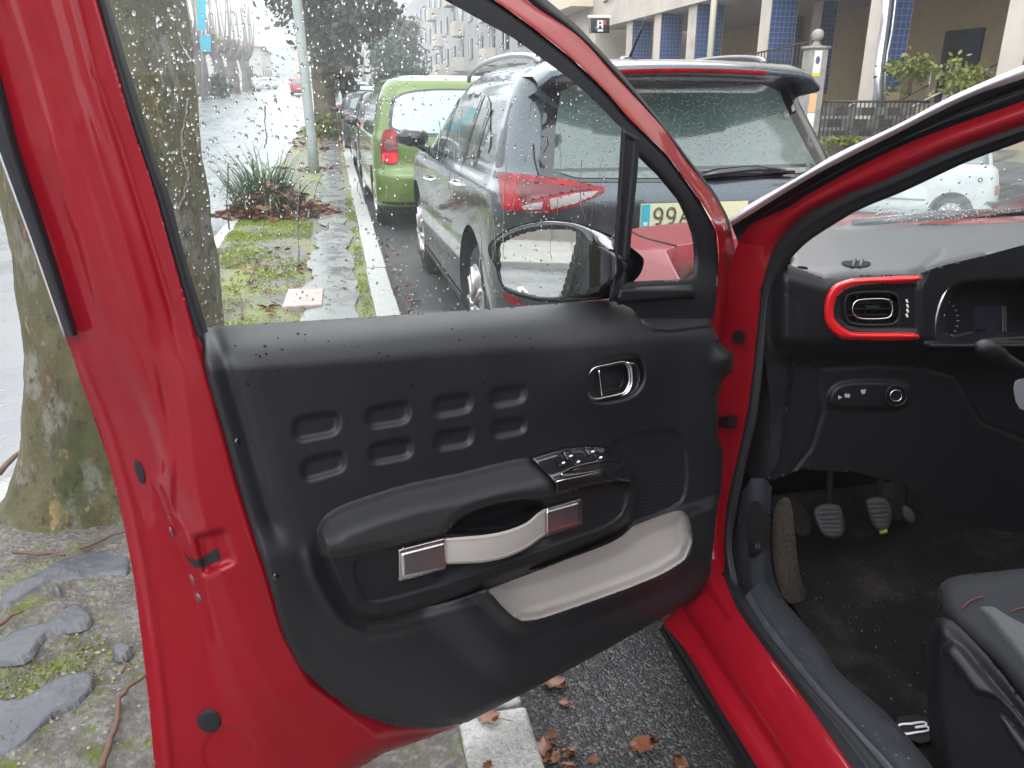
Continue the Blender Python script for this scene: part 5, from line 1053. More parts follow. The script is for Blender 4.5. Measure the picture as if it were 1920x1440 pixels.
# --- painted metal of the door: shut face, ridges, flange (a relief through traced ridge lines)
K = [  # (w, [(x, y) ...]) from the outer skin inwards
 (-.138, [(-90, -60), (-72, 0), (-36, 150), (0, 285), (60, 450), (122, 630), (136, 665), (155, 727), (189, 810), (211, 893), (228, 960), (250, 1077), (267, 1210), (280, 1327), (290, 1440), (299, 1560)]),
 (-.128, [(-72, -60), (-50, 0), (-12, 150), (28, 285), (88, 450), (148, 630), (156, 680), (176, 730), (208, 810), (232, 893), (250, 960), (273, 1077), (293, 1210), (307, 1327), (317, 1440), (326, 1560)]),
 (-.098, [(-22, -60), (-5, 0), (42, 150), (78, 285), (138, 450), (184, 620), (202, 677), (226, 730), (256, 810), (285, 900), (312, 960), (356, 1077), (386, 1210), (412, 1327), (430, 1440), (440, 1560)]),
 (-.062, [(60, -60), (75, 0), (118, 150), (146, 285), (190, 450), (238, 620), (262, 690), (288, 757), (304, 820), (316, 893), (338, 960), (376, 1060), (412, 1180), (452, 1290), (500, 1380), (620, 1560)]),
 (-.034, [(140, -60), (152, 0), (188, 143), (232, 267), (282, 430), (330, 590), (345, 680), (352, 760), (362, 850), (372, 920), (392, 1000), (430, 1110), (470, 1210), (530, 1310), (610, 1385), (740, 1560)]),
 (-.022, [(165, -60), (178, 0), (210, 110), (247, 233), (287, 350), (323, 477), (362, 625), (388, 715), (415, 810), (441, 907), (458, 960), (497, 1080), (528, 1190), (575, 1280), (690, 1370), (860, 1560)]),
 (-.060, [(200, -60), (208, 0), (240, 110), (272, 213), (300, 300), (350, 467), (400, 640), (430, 730), (460, 830), (485, 920), (505, 980), (545, 1090), (580, 1190), (640, 1290), (900, 1372), (1000, 1560)])]
_wk = np.array([k[0] for k in K])
latch_pocket = rounded([(358, 1000), (428, 984), (450, 1056), (378, 1088)], 16)
emboss = [(430 + 52 * math.cos(a), 1412 + 52 * math.sin(a)) for a in np.linspace(0, 2 * math.pi, 30)]
scallop = spline([(290, 668), (312, 735), (326, 800), (333, 860), (332, 923), (329, 972), (312, 945), (293, 908), (300, 868), (308, 827), (303, 780), (297, 735)], 3, True)
def w_red(x, y):
    xs = np.stack([np.interp(y, [p[1] for p in k[1]], [p[0] for p in k[1]]) for k in K], -1)
    out = np.full(np.shape(x), _wk[0]); x = np.asarray(x, float)
    for i in range(len(K) - 1):
        a, b = xs[..., i], xs[..., i + 1]; t = np.clip((x - a) / np.maximum(b - a, 1e-6), 0, 1)
        tt = .78 * t + .22 * ss(t)
        out = np.where(x >= a, _wk[i] + (_wk[i + 1] - _wk[i]) * tt, out)
    out = out + .004 * np.exp(-((x - xs[..., 1]) / 7) ** 2)
    # concave scallop that catches the sky, and pressed ribs of the window frame
    sc = np.exp(-((x - (xs[..., 2] + 24)) / 15) ** 2) * ss((y - 690) / 120) * (1 - ss((y - 940) / 60)); out = out - .008 * sc
    rb = (1 - ss((y - 560) / 120)); t = (x - xs[..., 2]) / np.maximum(xs[..., 4] - xs[..., 2], 1)
    out = out + rb * .006 * np.exp(-((t - .12) / .09) ** 2) + rb * .006 * np.exp(-((t - .62) / .10) ** 2) - rb * .005 * np.exp(-((t - .95) / .05) ** 2)
    k = -sdf(latch_pocket, x, y); out = out - .015 * ss(k / 16) * (1 - .3 * ss((x - 400) / 40))
    k = -sdf(scallop, x, y); out = out + .030 * (y - 830) / 300 * ss(k / 15)
    k = -sdf(emboss, x, y); out = out - .003 * ss(k / 6)
    # bottom roll of the door
    yb = np.interp(x, [560, 640, 720, 800, 872, 960], [1520, 1462, 1412, 1385, 1352, 1310]); out = out - .035 * rnd_edge((yb - y) / 46)
    return out
red_poly = np.array([(p[0], p[1]) for p in K[0][1]] + [(420, 1560), (560, 1520), (640, 1462), (720, 1412), (800, 1385), (866, 1358), (880, 1345), (800, 1345), (700, 1330), (640, 1290), (580, 1200), (545, 1110), (500, 990), (465, 880), (424, 760), (386, 655), (364, 618), (323, 477), (287, 350), (247, 233), (213, 110), (185, 0), (170, -60)])
door = region('door', red_poly, 4.0, lambda x, y: D(x, y, w_red(x, y)), red, car, label='red front door standing open with its black trim facing out')
# outer skin and thickness
skin = np.array([(-80, -40), (0, 290), (60, 455), (124, 632), (160, 735), (214, 895), (252, 1080), (280, 1325), (296, 1500), (560, 1500), (720, 1408), (860, 1350), (1300, 1110), (1325, 1060), (1335, 900), (1330, 640), (1000, 640), (380, 660), (340, 600), (180, 60), (120, -60)])
region('outer_skin', skin, 24, lambda x, y: D(x, y, -.15 - 0 * x), red_out, door)
# --- upper frame over the glass
A0 = [(960, -70), (1010, -14), (1042, 13), (1083, 48), (1167, 138), (1248, 238), (1293, 300), (1340, 360), (1367, 410), (1379, 470)]
A1 = [(900, -70), (960, -24), (1000, 10), (1083, 67), (1150, 138), (1240, 237), (1285, 300), (1332, 360), (1360, 412), (1375, 480), (1375, 560), (1362, 620), (1352, 645)]
A2 = [(820, -70), (880, -30), (945, 12), (1000, 52), (1075, 112), (1140, 175), (1180, 222), (1250, 290), (1313, 377), (1343, 433), (1348, 500), (1341, 583), (1334, 608), (1345, 648)]
mid = [((a[0] + b[0]) / 2 + 1, (a[1] + b[1]) / 2 - 1) for a, b in zip(resample(A1, 14), resample(A2, 14))]
q1 = [(a[0] * .82 + b[0] * .18, a[1] * .82 + b[1] * .18) for a, b in zip(resample(A1, 14), resample(A2, 14))]
q3 = [(a[0] * .2 + b[0] * .8, a[1] * .2 + b[1] * .8) for a, b in zip(resample(A1, 14), resample(A2, 14))]
def Dl(P, w): P = np.asarray(P, float); return D(P[:, 0], P[:, 1], w)
loft('frame_seal', [Dl(resample(A0, 40), -.125), Dl(resample([((a[0] + b[0]) / 2, (a[1] + b[1]) / 2) for a, b in zip(resample(A0, 14), resample(A1[:11], 14))], 40), -.108), Dl(resample(A1[:11], 40), -.112)], rubber, door, n=60)
loft('window_frame', [Dl(A1, -.106), Dl(q1, -.088), Dl(mid, -.064), Dl(q3, -.040), Dl(A2, -.034)], red, door, n=90, sub=6)
quarter = [(1198, 296), (1233, 330), (1269, 374), (1287, 412), (1297, 442), (1301, 475), (1300, 505), (1296, 517), (1285, 522), (1200, 526), (1176, 527)]
sail = np.array(A2[2:12] + [(1332, 612), (1225, 619), (1184, 578), (1160, 568), (1143, 562), (1150, 545), (1180, 528), (1285, 523), (1297, 517), (1301, 505), (1301, 475), (1297, 442), (1287, 412), (1269, 374), (1233, 330), (1198, 296), (1196, 258), (1165, 241), (1120, 194), (1067, 147), (1000, 98), (960, 70), (833, 0), (780, -40), (870, -36)])
def w_sail(x, y):
    d2 = pd(A2, x, y); w = -.038 - .006 * rnd_edge(d2 / 14)
    w = w + .020 * ss((y - 470) / 90)
    e = pd(quarter, x, y); w = w - .010 * rnd_edge(e / 12)
    return w
region('frame_trim', sail, 5, lambda x, y: D(x, y, w_sail(x, y)), trim_dk, door)
# rubber run along the rear edge of the glass, outer weather strip with its bright bead
run_o = [(165, -60), (183, 0), (211, 110), (246, 233), (286, 350), (323, 477), (362, 612), (368, 630)]; run_i = [(186, -60), (204, 0), (240, 123), (267, 213), (293, 300), (320, 373), (345, 473), (388, 614), (391, 622)]
run_m = [((a[0] + b[0]) / 2, (a[1] + b[1]) / 2) for a, b in zip(resample(run_o, 12), resample(run_i, 12))]
loft('glass_run', [Dl(run_o, -.026), Dl(run_m, -.022), Dl(run_i, -.052)], rubber, door, n=50)
ws_o = [(-95, -60), (-76, 0), (-38, 150), (-1, 285), (60, 450), (124, 634)]; ws_i = [(-48, -60), (-30, 0), (12, 170), (37, 280), (102, 480), (146, 628)]
ws_m = [((a[0] + b[0]) / 2, (a[1] + b[1]) / 2) for a, b in zip(resample(ws_o, 12), resample(ws_i, 12))]
loft('weather_strip', [Dl(ws_o, -.130), Dl(ws_m, -.112), Dl(ws_i, -.122)], rubber, door, n=40)
b_ = MB(); b_.tube(Dl(resample(ws_o, 24), -.129), .0022, 6); b_.build('bright_bead', chrome, door, True)
# --- glass
gpoly = np.array([(165, -60), (190, 0), (228, 123), (280, 300), (332, 467), (376, 622), (800, 606), (1155, 575), (1172, 245), (1080, 140), (1000, 80), (960, 52), (840, -14), (800, -60)])
GW = -.090
region('window_pane', gpoly, 30, lambda x, y: D(x, y, GW + 0 * x), pane, door)
qpoly = np.array([(1172, 262), (1198, 285), (1240, 325), (1280, 374), (1308, 442), (1308, 520), (1290, 532), (1165, 536)])
region('quarter_pane', qpoly, 20, lambda x, y: D(x, y, GW + 0 * x), pane, door)
bar = np.array([(1165, 236), (1200, 258), (1195, 330), (1185, 430), (1174, 560), (1142, 566), (1150, 470), (1158, 360)])
def w_bar(x, y):
    k = -sdf(bar, x, y); return -.036 + .012 * ss(k / 6) - .004 * ss((k - 8) / 4)
region('divider_bar', bar, 3, lambda x, y: D(x, y, w_bar(x, y)), trim_dk, door)
ledge = np.array([(1160, 540), (1190, 534), (1300, 530), (1306, 536), (1304, 560), (1180, 570), (1158, 572), (1154, 556)])
region('sail_ledge', ledge, 3, lambda x, y: D(x, y, -.024 + .022 * ss(-sdf(ledge, x, y) / 6) - .012 * ss((545 - y) / 8)), trim_dk, door)
# --- interior trim
region('trim_panel', trim_poly, 3.0, lambda x, y: D(x, y, w_trim(x, y)), trim, door, hole=pocket)
region('armrest_carrier', base_poly, 3.0, lambda x, y: D(x, y, w_carrier(x, y)), trim_dk, door)
region('armrest_pad', padp, 3.0, lambda x, y: D(x, y, w_pad(x, y)), pad, door)
region('switch_panel', swp, 2.2, lambda x, y: D(x, y, w_sw(x, y)), gloss, door)
def w_pocket(x, y):
    k = -sdf(pocket, x, y); rimb = pd(pocket[len(pocket) // 2 - 6:], x, y)
    low = pd(np.array(c5((1770, 520), (1735, 600), (1640, 660), (1500, 720), (1250, 810), (1080, 865), (1000, 872))), x, y)
    end = ss((x - 1215) / 75)
    return -.012 - .014 * ss(k / 30) + .030 * (1 - ss(low / 16)) + .012 * end - .0
region('pocket_liner', pocket, 2.5, lambda x, y: D(x, y, w_pocket(x, y)), liner_m, door)
# speaker grille: a recessed pad with fine horizontal ribs
gx, gy, gf = region2d(grille, 2.0)
gp = D(gx, gy, -.006 + (.0013) * np.sin((gy + gx * .20) * 2 * math.pi / 7) * ss(-sdf(grille, gx, gy) / 5))
mk('speaker_grille', gp, gf, trim_dk, door)
# switches
for (x, y, tall) in [(1052, 866, 1), (1066, 853, 0), (1080, 864, 0), (1107, 845, 0), (1122, 856, 0)]:
    p = [(x - 13, y - 8), (x + 3, y - 11), (x + 11, y + 7), (x - 4, y + 11)]
    region('window_switch', chaikin(p, 1), 2, lambda X, Y, p=p: D(X, Y, w_sw(X, Y) + .0015 + .004 * ss(-sdf(p, X, Y) / 3)), gloss, door)
    q = [(x + 1, y + 1), (x + 7, y - 1), (x + 8, y + 2), (x + 2, y + 4)]
    region('switch_mark', chaikin(q, 1), 1.5, lambda X, Y: D(X, Y, w_sw(X, Y) + .0068), white_m, door)
lens = c4((680, 1050), (740, 1015), (850, 985), (1000, 968), (1055, 985), (1000, 1012), (820, 1045), (720, 1060))
lz = spline(lens, 4, True); b_ = MB(); P = D(lz[:, 0], lz[:, 1], w_sw(lz[:, 0], lz[:, 1]) + .004); b_.tube(np.vstack([P, P[:1]]), .0011, 6, False); b_.build('switch_bezel', chrome, door, True)
ed = np.array(c4((636, 1100), (800, 1065), (1000, 1020), (1062, 998))); ed = resample(ed, 12); b_ = MB(); b_.tube(D(ed[:, 0], ed[:, 1], w_sw(ed[:, 0], ed[:, 1]) + .002), .0012, 6); b_.build('switch_edge_glint', chrome, door, True)  # thin chrome line added as the highlight along the panel's front edge
# strap handle and its metal plates
def plate(poly, inner, w0):
    poly = rounded(poly, 4); inner = np.array(inner)
    def wf(x, y): return w0 + .008 * ss(-sdf(poly, x, y) / 3) + .003 * ss((-sdf(inner, x, y) + 2) / 2.5)
    return region('handle_plate', poly, 2.0, lambda x, y: D(x, y, wf(x, y)), alu, door)
plate([(745, 1029), (837, 1006), (838, 1067), (747, 1091)], [(755, 1040), (837, 1019), (837, 1064), (757, 1080)], .049)
plate([(1022, 952), (1092, 932), (1092, 984), (1022, 1007)], [(1024, 961), (1085, 944), (1086, 979), (1025, 999)], .049)
su = resample(spline([(834, 1009), (870, 1006), (905, 1003), (945, 996), (985, 981), (1008, 962), (1024, 952)], 6), 40); sl = resample(spline([(834, 1058), (870, 1057), (905, 1055), (945, 1047), (985, 1030), (1008, 1014), (1024, 1004)], 6), 40)
bow = .051 + .022 * np.sin(np.linspace(0, math.pi, 40)) ** .8
rows = [D(su[:, 0], su[:, 1] + 2, bow - .008), D(su[:, 0], su[:, 1], bow - .002), D(su[:, 0] * .95 + sl[:, 0] * .05, su[:, 1] * .95 + sl[:, 1] * .05, bow)] + \
       [D(su[:, 0] * (1 - t) + sl[:, 0] * t, su[:, 1] * (1 - t) + sl[:, 1] * t, bow + .001 * math.sin(t * math.pi)) for t in (.13, .16, .3, .5, .7, .84, .87, .95)] + [D(sl[:, 0], sl[:, 1], bow - .003), D(sl[:, 0], sl[:, 1] - 2, bow - .010)]
mk('pull_strap', np.array(rows).reshape(-1, 3), grid_faces(len(rows), 40), strap_m, door)
st = MB()
for t in (.11, .89):
    for i in range(39):
        for f0, f1 in ((.1, .42), (.6, .92)):
            q = []
            for f in (f0, f1):
                x = np.interp(i + f, range(40), su[:, 0] * (1 - t) + sl[:, 0] * t); y = np.interp(i + f, range(40), su[:, 1] * (1 - t) + sl[:, 1] * t); q.append(D(x, y, np.interp(i + f, range(40), bow) + .0012))
            st.tube(q, .0009, 4)
stuff(st.build('stitching', stitch_m, door))
# inner door handle: bright ring, lever and cup
ringo = spline(c4((828, 520), (842, 455), (880, 415), (960, 396), (1050, 380), (1085, 420), (1088, 500), (1060, 560), (1020, 577), (950, 592), (880, 604), (843, 580)), 4, True)
hw = .009
b_ = MB(); P = D(ringo[:, 0], ringo[:, 1], hw + .003); b_.tube(np.vstack([P, P[:1]]), .0032, 8, False); b_.build('handle_ring', chrome, door, True)
region('handle_cup', ringo, 2.5, lambda x, y: D(x, y, hw - .020 * ss(-sdf(ringo, x, y) / 14)), dash_dk, door)
lev = spline(c4((1045, 380), (1110, 372), (1142, 400), (1150, 470), (1140, 530), (1105, 572), (1060, 590), (1020, 580), (1065, 555), (1090, 500), (1086, 425), (1070, 395)), 4, True)
region('handle_lever', lev, 2, lambda x, y: D(x, y, hw + .002 + .006 * ss(-sdf(lev, x, y) / 5)), chrome, door)
b_ = MB(); q = resample(np.array(c4((905, 428), (912, 480), (925, 590))), 8); b_.tube(D(q[:, 0], q[:, 1], hw + .001), .0013, 6); b_.build('handle_rib', chrome, door, True)
# shut-face hardware
region('latch_hole_shade', [(342, 1031), (353, 1046), (371, 1051), (408, 1027), (415, 1048), (384, 1062), (371, 1066), (360, 1059), (348, 1044)], 1.5, lambda x, y: D(x, y, w_red(x, y) + .0015), under, door)  # flat dark patch painted as the shade inside the open latch hole
b_ = MB(); b_.tube(Dl([(372, 1050), (388, 1052), (404, 1042)], -.074), .0022, 6); b_.build('latch_claw', bolt_m, door, True)
for x, y, a, b in [(317, 971, 3, 3), (322, 998, 4, 10), (360, 1087, 4, 11), (371, 1121, 6, 10)]:
    p = np.array([(x + a * math.cos(t) + .35 * b * math.sin(t), y + b * math.sin(t)) for t in np.linspace(0, 2 * math.pi, 14)[:-1]])
    region('latch_screw', p, 2, lambda X, Y, p=p: D(X, Y, w_red(X, Y) + .001 + .004 * ss(-sdf(p, X, Y) / 4)), bolt_m, door)
for x, y, a, b, sh in [(262, 885, 8, 23, .30), (392, 1352, 23, 22, 0)]:
    p = np.array([(x + a * math.cos(t) + sh * b * math.sin(t), y + b * math.sin(t)) for t in np.linspace(0, 2 * math.pi, 26)[:-1]])
    region('rubber_plug', p, 3, lambda X, Y, p=p: D(X, Y, w_red(X, Y) + .0015 + .002 * ss(-sdf(p, X, Y) / 5)), rubber, door)
for x, y in [(446, 828), (517, 1082), (1337, 735), (1416 - 78, 737)]:
    p = np.array([(x + 6 * math.cos(t), y + 7 * math.sin(t)) for t in np.linspace(0, 2 * math.pi, 12)[:-1]])
    if x > 1337.5: continue
    region('trim_screw', p, 2, lambda X, Y, p=p: D(X, Y, w_trim(X, Y) + .001 + .002 * ss(-sdf(p, X, Y) / 3)), gloss, door)
# wet specks blown onto the trim
sp = MB()
for i in range(44):
    x = ru(440, 1010); y = np.interp(x, [440, 1010], [630, 600]) + abs(np.random.normal(55, 42)); r = ru(.0006, .0014); a = ru(.6, 1.1); n = 8
    c = D(x, y, w_trim(np.array(x), np.array(y))); L_ = r * ru(1.2, 3.4)
    V = [c + DN * .0009 + DD * 0]
    for k in range(n):
        t = 2 * math.pi * k / n; u = L_ * math.cos(t); v = r * math.sin(t)
        V.append(c + DN * .0003 + DD * (u * math.cos(a) - v * math.sin(a)) + np.array([0, 0, 1]) * (-u * math.sin(a) - v * math.cos(a)))
    sp.add(V, [(0, 1 + k, 1 + (k + 1) % n) for k in range(n)])
stuff(sp.build('wet_specks', drop_op, door, True))
# --- exterior mirror, seen through the glass
MN = np.array([-.66, -.74, .06]); MN /= np.linalg.norm(MN); MP = D(985, 500, -.235)
def Mr(x, y, w=0.0): return on_plane(x, y, MP, MN, w)
hous = spline(c7((368, 590), (395, 545), (470, 490), (560, 450), (700, 422), (800, 424), (900, 438), (1010, 478), (1100, 515), (1200, 570), (1290, 640), (1302, 690), (1270, 765), (1180, 840), (1100, 893), (900, 912), (700, 915), (560, 885), (470, 850), (430, 775), (412, 700), (380, 650)), 3, True)
mgl = spline(c7((425, 582), (470, 547), (560, 505), (680, 477), (800, 472), (885, 484), (903, 515), (888, 610), (850, 745), (815, 860), (785, 890), (700, 890), (600, 868), (500, 838), (455, 800), (438, 700)), 3, True)
def w_h(x, y):
    k = -sdf(hous, x, y); g = -sdf(mgl, x, y)
    w = .006 * ss(k / 6) - .010 * ss((g + 3) / 5); w = w + .045 * ss((x - 1085) / 60) * ss(k / 30) - .05 * ss((x - 1150) / 50) - .012 * rnd_edge(k / 14)
    return w
mh = region('mirror_housing', hous, 4, lambda x, y: Mr(x, y, w_h(x, y)), gloss, door)
region('mirror_shell', hous, 6, lambda x, y: Mr(x, y, -.004 - .085 * np.sqrt(ss(-sdf(hous, x, y) / 46))), gloss, door, flip=True)
region('mirror_glass', mgl, 12, lambda x, y: Mr(x, y, -.003 + 0 * x), mirror_m, door)
region('mirror_foot', spline(c7((455, 860), (500, 878), (560, 905), (575, 935), (500, 925), (470, 900)), 3, True), 3, lambda x, y: Mr(x, y, .004 + 0 * x), red, door)
# --- rain on the glass: standing drops and trickles on the outer face
def drops(name, poly, n, rmin, rmax, seed, bias=2.6, cells=9):
    rs = np.random.RandomState(seed); P = np.asarray(poly); m = MB(); made = 0; x0, y0 = P.min(0); x1, y1 = P.max(0)
    dens = rs.rand(cells, cells)
    while made < n:
        x, y = rs.uniform(x0, x1), rs.uniform(max(y0, -8), y1)
        if rs.rand() > .35 + .65 * dens[int((y - y0) / (y1 - y0) * (cells - .01)), int((x - x0) / (x1 - x0) * (cells - .01))]: continue
        if sdf(poly, np.array([x]), np.array([y]))[0] > -2: continue
        c = D(x, y, GW - .0012); r = rmin + (rmax - rmin) * rs.rand() ** bias; el = rs.uniform(.8, 1.5); hh = r * rs.uniform(.22, .42); sk = rs.uniform(-.35, .35); V = []; nn = 9
        ph = rs.rand(3) * 6.28
        for ring, (rr, zz) in enumerate(((1, 0), (.88, .5), (.55, .87))):
            for k in range(nn):
                t = 2 * math.pi * k / nn; q = rr * r * (1 + .16 * math.sin(2 * t + ph[0]) + .10 * math.sin(3 * t + ph[1])); u = q * math.cos(t); v = q * math.sin(t) * el
                V.append(c + DD * (u + sk * v) + np.array([0, 0, v]) - DN * (zz * hh))
        V.append(c - DN * hh)
        Fc = []
        for j in range(2):
            for k in range(nn): Fc.append((j * nn + k, (j + 1) * nn + k, (j + 1) * nn + (k + 1) % nn, j * nn + (k + 1) % nn))
        for k in range(nn): Fc.append((2 * nn + k, 3 * nn, 2 * nn + (k + 1) % nn))
        Fc.append(tuple(range(nn)))
        m.add(V, Fc); made += 1
    return stuff(m.build(name, water, door, True))
vis = np.array([(205, 0), (240, 120), (293, 300), (345, 473), (388, 612), (800, 590), (1143, 562), (1160, 245), (1067, 147), (1000, 98), (960, 70), (833, 0)])
drops('rain_drops', vis, 3100, .0003, .0023, 3, 2.8, 14)
drops('rain_drops', np.array([(205, 0), (240, 120), (293, 300), (330, 410), (420, 330), (640, 300), (860, 130), (833, 0)]), 420, .0005, .0028, 9, 2.2, 6)
drops('quarter_drops', np.array([(1198, 300), (1265, 380), (1295, 450), (1296, 518), (1180, 522)]), 520, .0003, .0011, 5, 2.0)
tr = MB()
def trickle(pts, r):
    P = spline(pts, 5); P = P + np.random.normal(0, .8, P.shape); V = []; n = len(P); c = D(P[:, 0], P[:, 1], GW - .0012); nn = 6
    for i in range(n):
        k = r * (.6 + .55 * abs(math.sin(i * .37 + pts[0][0])))
        for j in range(nn):
            a = math.pi * j / (nn - 1); V.append(c[i] + DD * k * math.cos(a) - DN * k * .28 * math.sin(a))
    tr.add(V, grid_faces(n, nn) + [(i * nn, (i + 1) * nn, (i + 1) * nn + nn - 1, i * nn + nn - 1) for i in range(n - 1)])
trickle([(352, 185), (350, 215), (344, 240), (341, 275), (347, 305), (354, 330), (349, 350), (345, 370), (334, 390)], .0022)
trickle([(334, 60), (342, 85), (352, 105), (368, 120)], .0016)
for i in range(22):
    x = ru(760, 1130) if i < 16 else ru(420, 760); y = ru(190, 420); L_ = ru(40, 170)
    if sdf(vis, np.array([x]), np.array([y]))[0] > -8: continue
    L_ = min(L_, 545 - y)
    trickle([(x, y), (x + ru(-5, 5), y + L_ * .35), (x + ru(-6, 6), y + L_ * .7), (x + ru(-6, 8), y + L_)], ru(.0005, .0011))
stuff(tr.build('rain_trickles', water, door, True))
# ================================================================== the red car: body opening, dashboard, floor, seat
def lerp_col(P, vals): return np.interp(np.linspace(0, 1, len(P)), np.linspace(0, 1, len(vals)), vals)
def PX(P): return np.asarray(P, float)[:, 0], np.asarray(P, float)[:, 1]
def A_x(px):                                   # the pillar leans inboard as it climbs
    return np.interp(px, [1330, 1420, 1500, 1700, 1920, 2020], [.835, .845, .86, .90, .945, .965])
def on_pillar(P, off=0.0): x, y = PX(P); return on_x(x, y, A_x(x) + off)
B0 = [(1366, 412), (1400, 386), (1497, 331), (1567, 289), (1678, 236), (1789, 178), (1920, 122), (2020, 80)]
B1 = [(1372, 424), (1417, 396), (1511, 338), (1590, 296), (1678, 252), (1817, 183), (1920, 147), (2020, 105)]
B2 = [(1384, 455), (1408, 421), (1477, 389), (1512, 366), (1622, 306), (1733, 256), (1920, 189), (2020, 150)]
B3 = [(1357, 1085), (1349, 1040), (1352, 985), (1354, 947), (1376, 854), (1395, 770), (1404, 700), (1412, 622), (1424, 523), (1442, 462), (1491, 404), (1573, 360), (1650, 331), (1761, 281), (1920, 225), (2020, 188)]
B4 = [(1389, 1110), (1374, 1050), (1371, 1010), (1395, 885), (1420, 780), (1428, 710), (1437, 622), (1440, 558), (1450, 523), (1477, 491), (1506, 456), (1547, 430), (1608, 392), (1692, 360), (1817, 300), (1920, 264), (2020, 225)]
PL = [(1325, 1085), (1316, 1000), (1325, 900), (1330, 780), (1335, 700), (1345, 600), (1368, 500), (1384, 455)]
# pillar skin: bright drip bead, black gap, red inner skin
loft('drip_moulding', [on_pillar(B0, -.02), on_pillar([((a[0] + b[0]) / 2, (a[1] + b[1]) / 2 - 2) for a, b in zip(resample(B0, 9), resample(B1, 9))], -.032), on_pillar(B1, -.02)], M('silver_drip', (.62, .62, .66), rough=.3, metal=.25, coat=.4), car, n=50)
loft('pillar_gap', [on_pillar(B1, -.02), on_pillar([((a[0] + b[0]) / 2, (a[1] + b[1]) / 2) for a, b in zip(resample(B1, 9), resample(B2, 9))], .0), on_pillar(B2, -.004)], gloss, car, n=50)
up3 = [(x + 5, y + 9) for x, y in B3[8:]]
loft('pillar_skin', [on_pillar(B2, -.004), on_pillar([((a[0] + b[0]) / 2, (a[1] + b[1]) / 2) for a, b in zip(resample(B2, 9), resample(up3, 9))], -.012), on_pillar(up3, 0)], red, car, n=60)
low3 = [(x + 7, y + 3) for x, y in B3[:10]][::-1]
pm = [((a[0] * .45 + b[0] * .55), (a[1] * .45 + b[1] * .55)) for a, b in zip(resample(PL[::-1], 10), resample(low3, 10))]
x_, y_ = PX(resample(PL[::-1], 20)); xm, ym = PX(resample(pm, 20)); x3, y3 = PX(resample(low3, 20))
loft('hinge_pillar', [on_x(x_, y_, .80), on_x(xm, ym, .826), on_x(x3, y3, A_x(x3))], red, car, n=60, sub=5)
# hinge-side details
p = np.array([(1385 + 13 * math.cos(t), 632 + 13 * math.sin(t)) for t in np.linspace(0, 2 * math.pi, 22)[:-1]])
region('rubber_plug', p, 3, lambda X, Y: on_x(X, Y, .818), rubber, car)
b_ = MB()
for (x0, y0, x1, y1) in [(1344, 782, 1362, 790), (1346, 792, 1360, 801), (1360, 780, 1377, 803)]:
    q = on_x([x0, x1, x1, x0], [y0, y0, y1, y1], .812); q2 = q + np.array([.012, .01, 0]); b_.add(np.vstack([q, q2]), [(0, 1, 2, 3), (4, 7, 6, 5), (0, 4, 5, 1), (1, 5, 6, 2), (2, 6, 7, 3), (3, 7, 4, 0)])
b_.build('door_hinge', gloss, car)
# door seal, one continuous rubber round the opening
S3 = [(1598, 1440), (1559, 1382), (1502, 1301), (1438, 1220), (1382, 1142), (1364, 1100)]; S4 = [(1658, 1440), (1594, 1362), (1541, 1312), (1488, 1248), (1431, 1177), (1396, 1118)]
SZ = .375
def sill(P, z): x, y = PX(P); return on_z(x, y, z)
S3e = [(1720, 1620)] + S3; S4e = [(1800, 1620)] + S4
s3 = np.vstack([sill(S3e, SZ), on_pillar(B3)]); s4 = np.vstack([sill(S4e, SZ + .01), on_pillar(B4, .012)])
def relax(P, it=30):
    P = resample(P, 120)
    for _ in range(it): P[1:-1] = .5 * P[1:-1] + .25 * (P[:-2] + P[2:])
    return P
i3, i4 = relax(s3, 4), relax(s4, 4)
cen = (i3 + i4) / 2; mid_ = cen - (cen - CP) / np.linalg.norm(cen - CP, axis=1)[:, None] * .014
loft('door_seal', [i3, (i3 + mid_ * 1.6) / 2.6, mid_, (i4 + mid_ * 1.6) / 2.6, i4, i4 + (i4 - CP) * .03], rubber, car, n=120, sub=3)
# red sill: outer black skirt, painted step, red top
Rb = [(1247, 1166), (1293, 1230), (1346, 1319), (1399, 1404), (1421, 1440), (1530, 1620)]
Sk = [(1236, 1180), (1286, 1273), (1346, 1372), (1384, 1440), (1480, 1620)]
r_in = [(1357, 1088), (1382, 1142), (1438, 1220), (1502, 1301), (1559, 1382), (1598, 1440), (1720, 1620)]
def mixl(A, B, t, n=14): return [(a[0] * (1 - t) + b[0] * t, a[1] * (1 - t) + b[1] * t) for a, b in zip(resample(A, n), resample(B, n))]
loft('sill_skirt', [sill(Sk, .17), sill(mixl(Sk, Rb, .35), .20), sill(mixl(Sk, Rb, .5), .205), sill(mixl(Sk, Rb, .75), .25), sill(Rb, .27)], trim_dk, car, n=40)
loft('sill', [sill(Rb, .272), sill(mixl(Rb, r_in, .12), .288), sill(mixl(Rb, r_in, .27), .292), sill(mixl(Rb, r_in, .34), .306), sill(mixl(Rb, r_in, .42), .322), sill(mixl(Rb, r_in, .62), .346), sill(mixl(Rb, r_in, .85), .366), sill(r_in, SZ - .002)], red, car, n=60, sub=3)
# front corner of the sill under the hinge pillar
crn = [(1240, 1168), (1262, 1150), (1300, 1110), (1325, 1060), (1345, 1030), (1352, 1060), (1360, 1092), (1384, 1146), (1340, 1180), (1300, 1235), (1262, 1190)]
region('sill_corner', chaikin(crn, 1), 5, lambda x, y: on_z(x, y, np.interp((x - 1247) - (y - 1166) * .60, [-20, 60, 130], [.27, .30, .374])) , red, car)
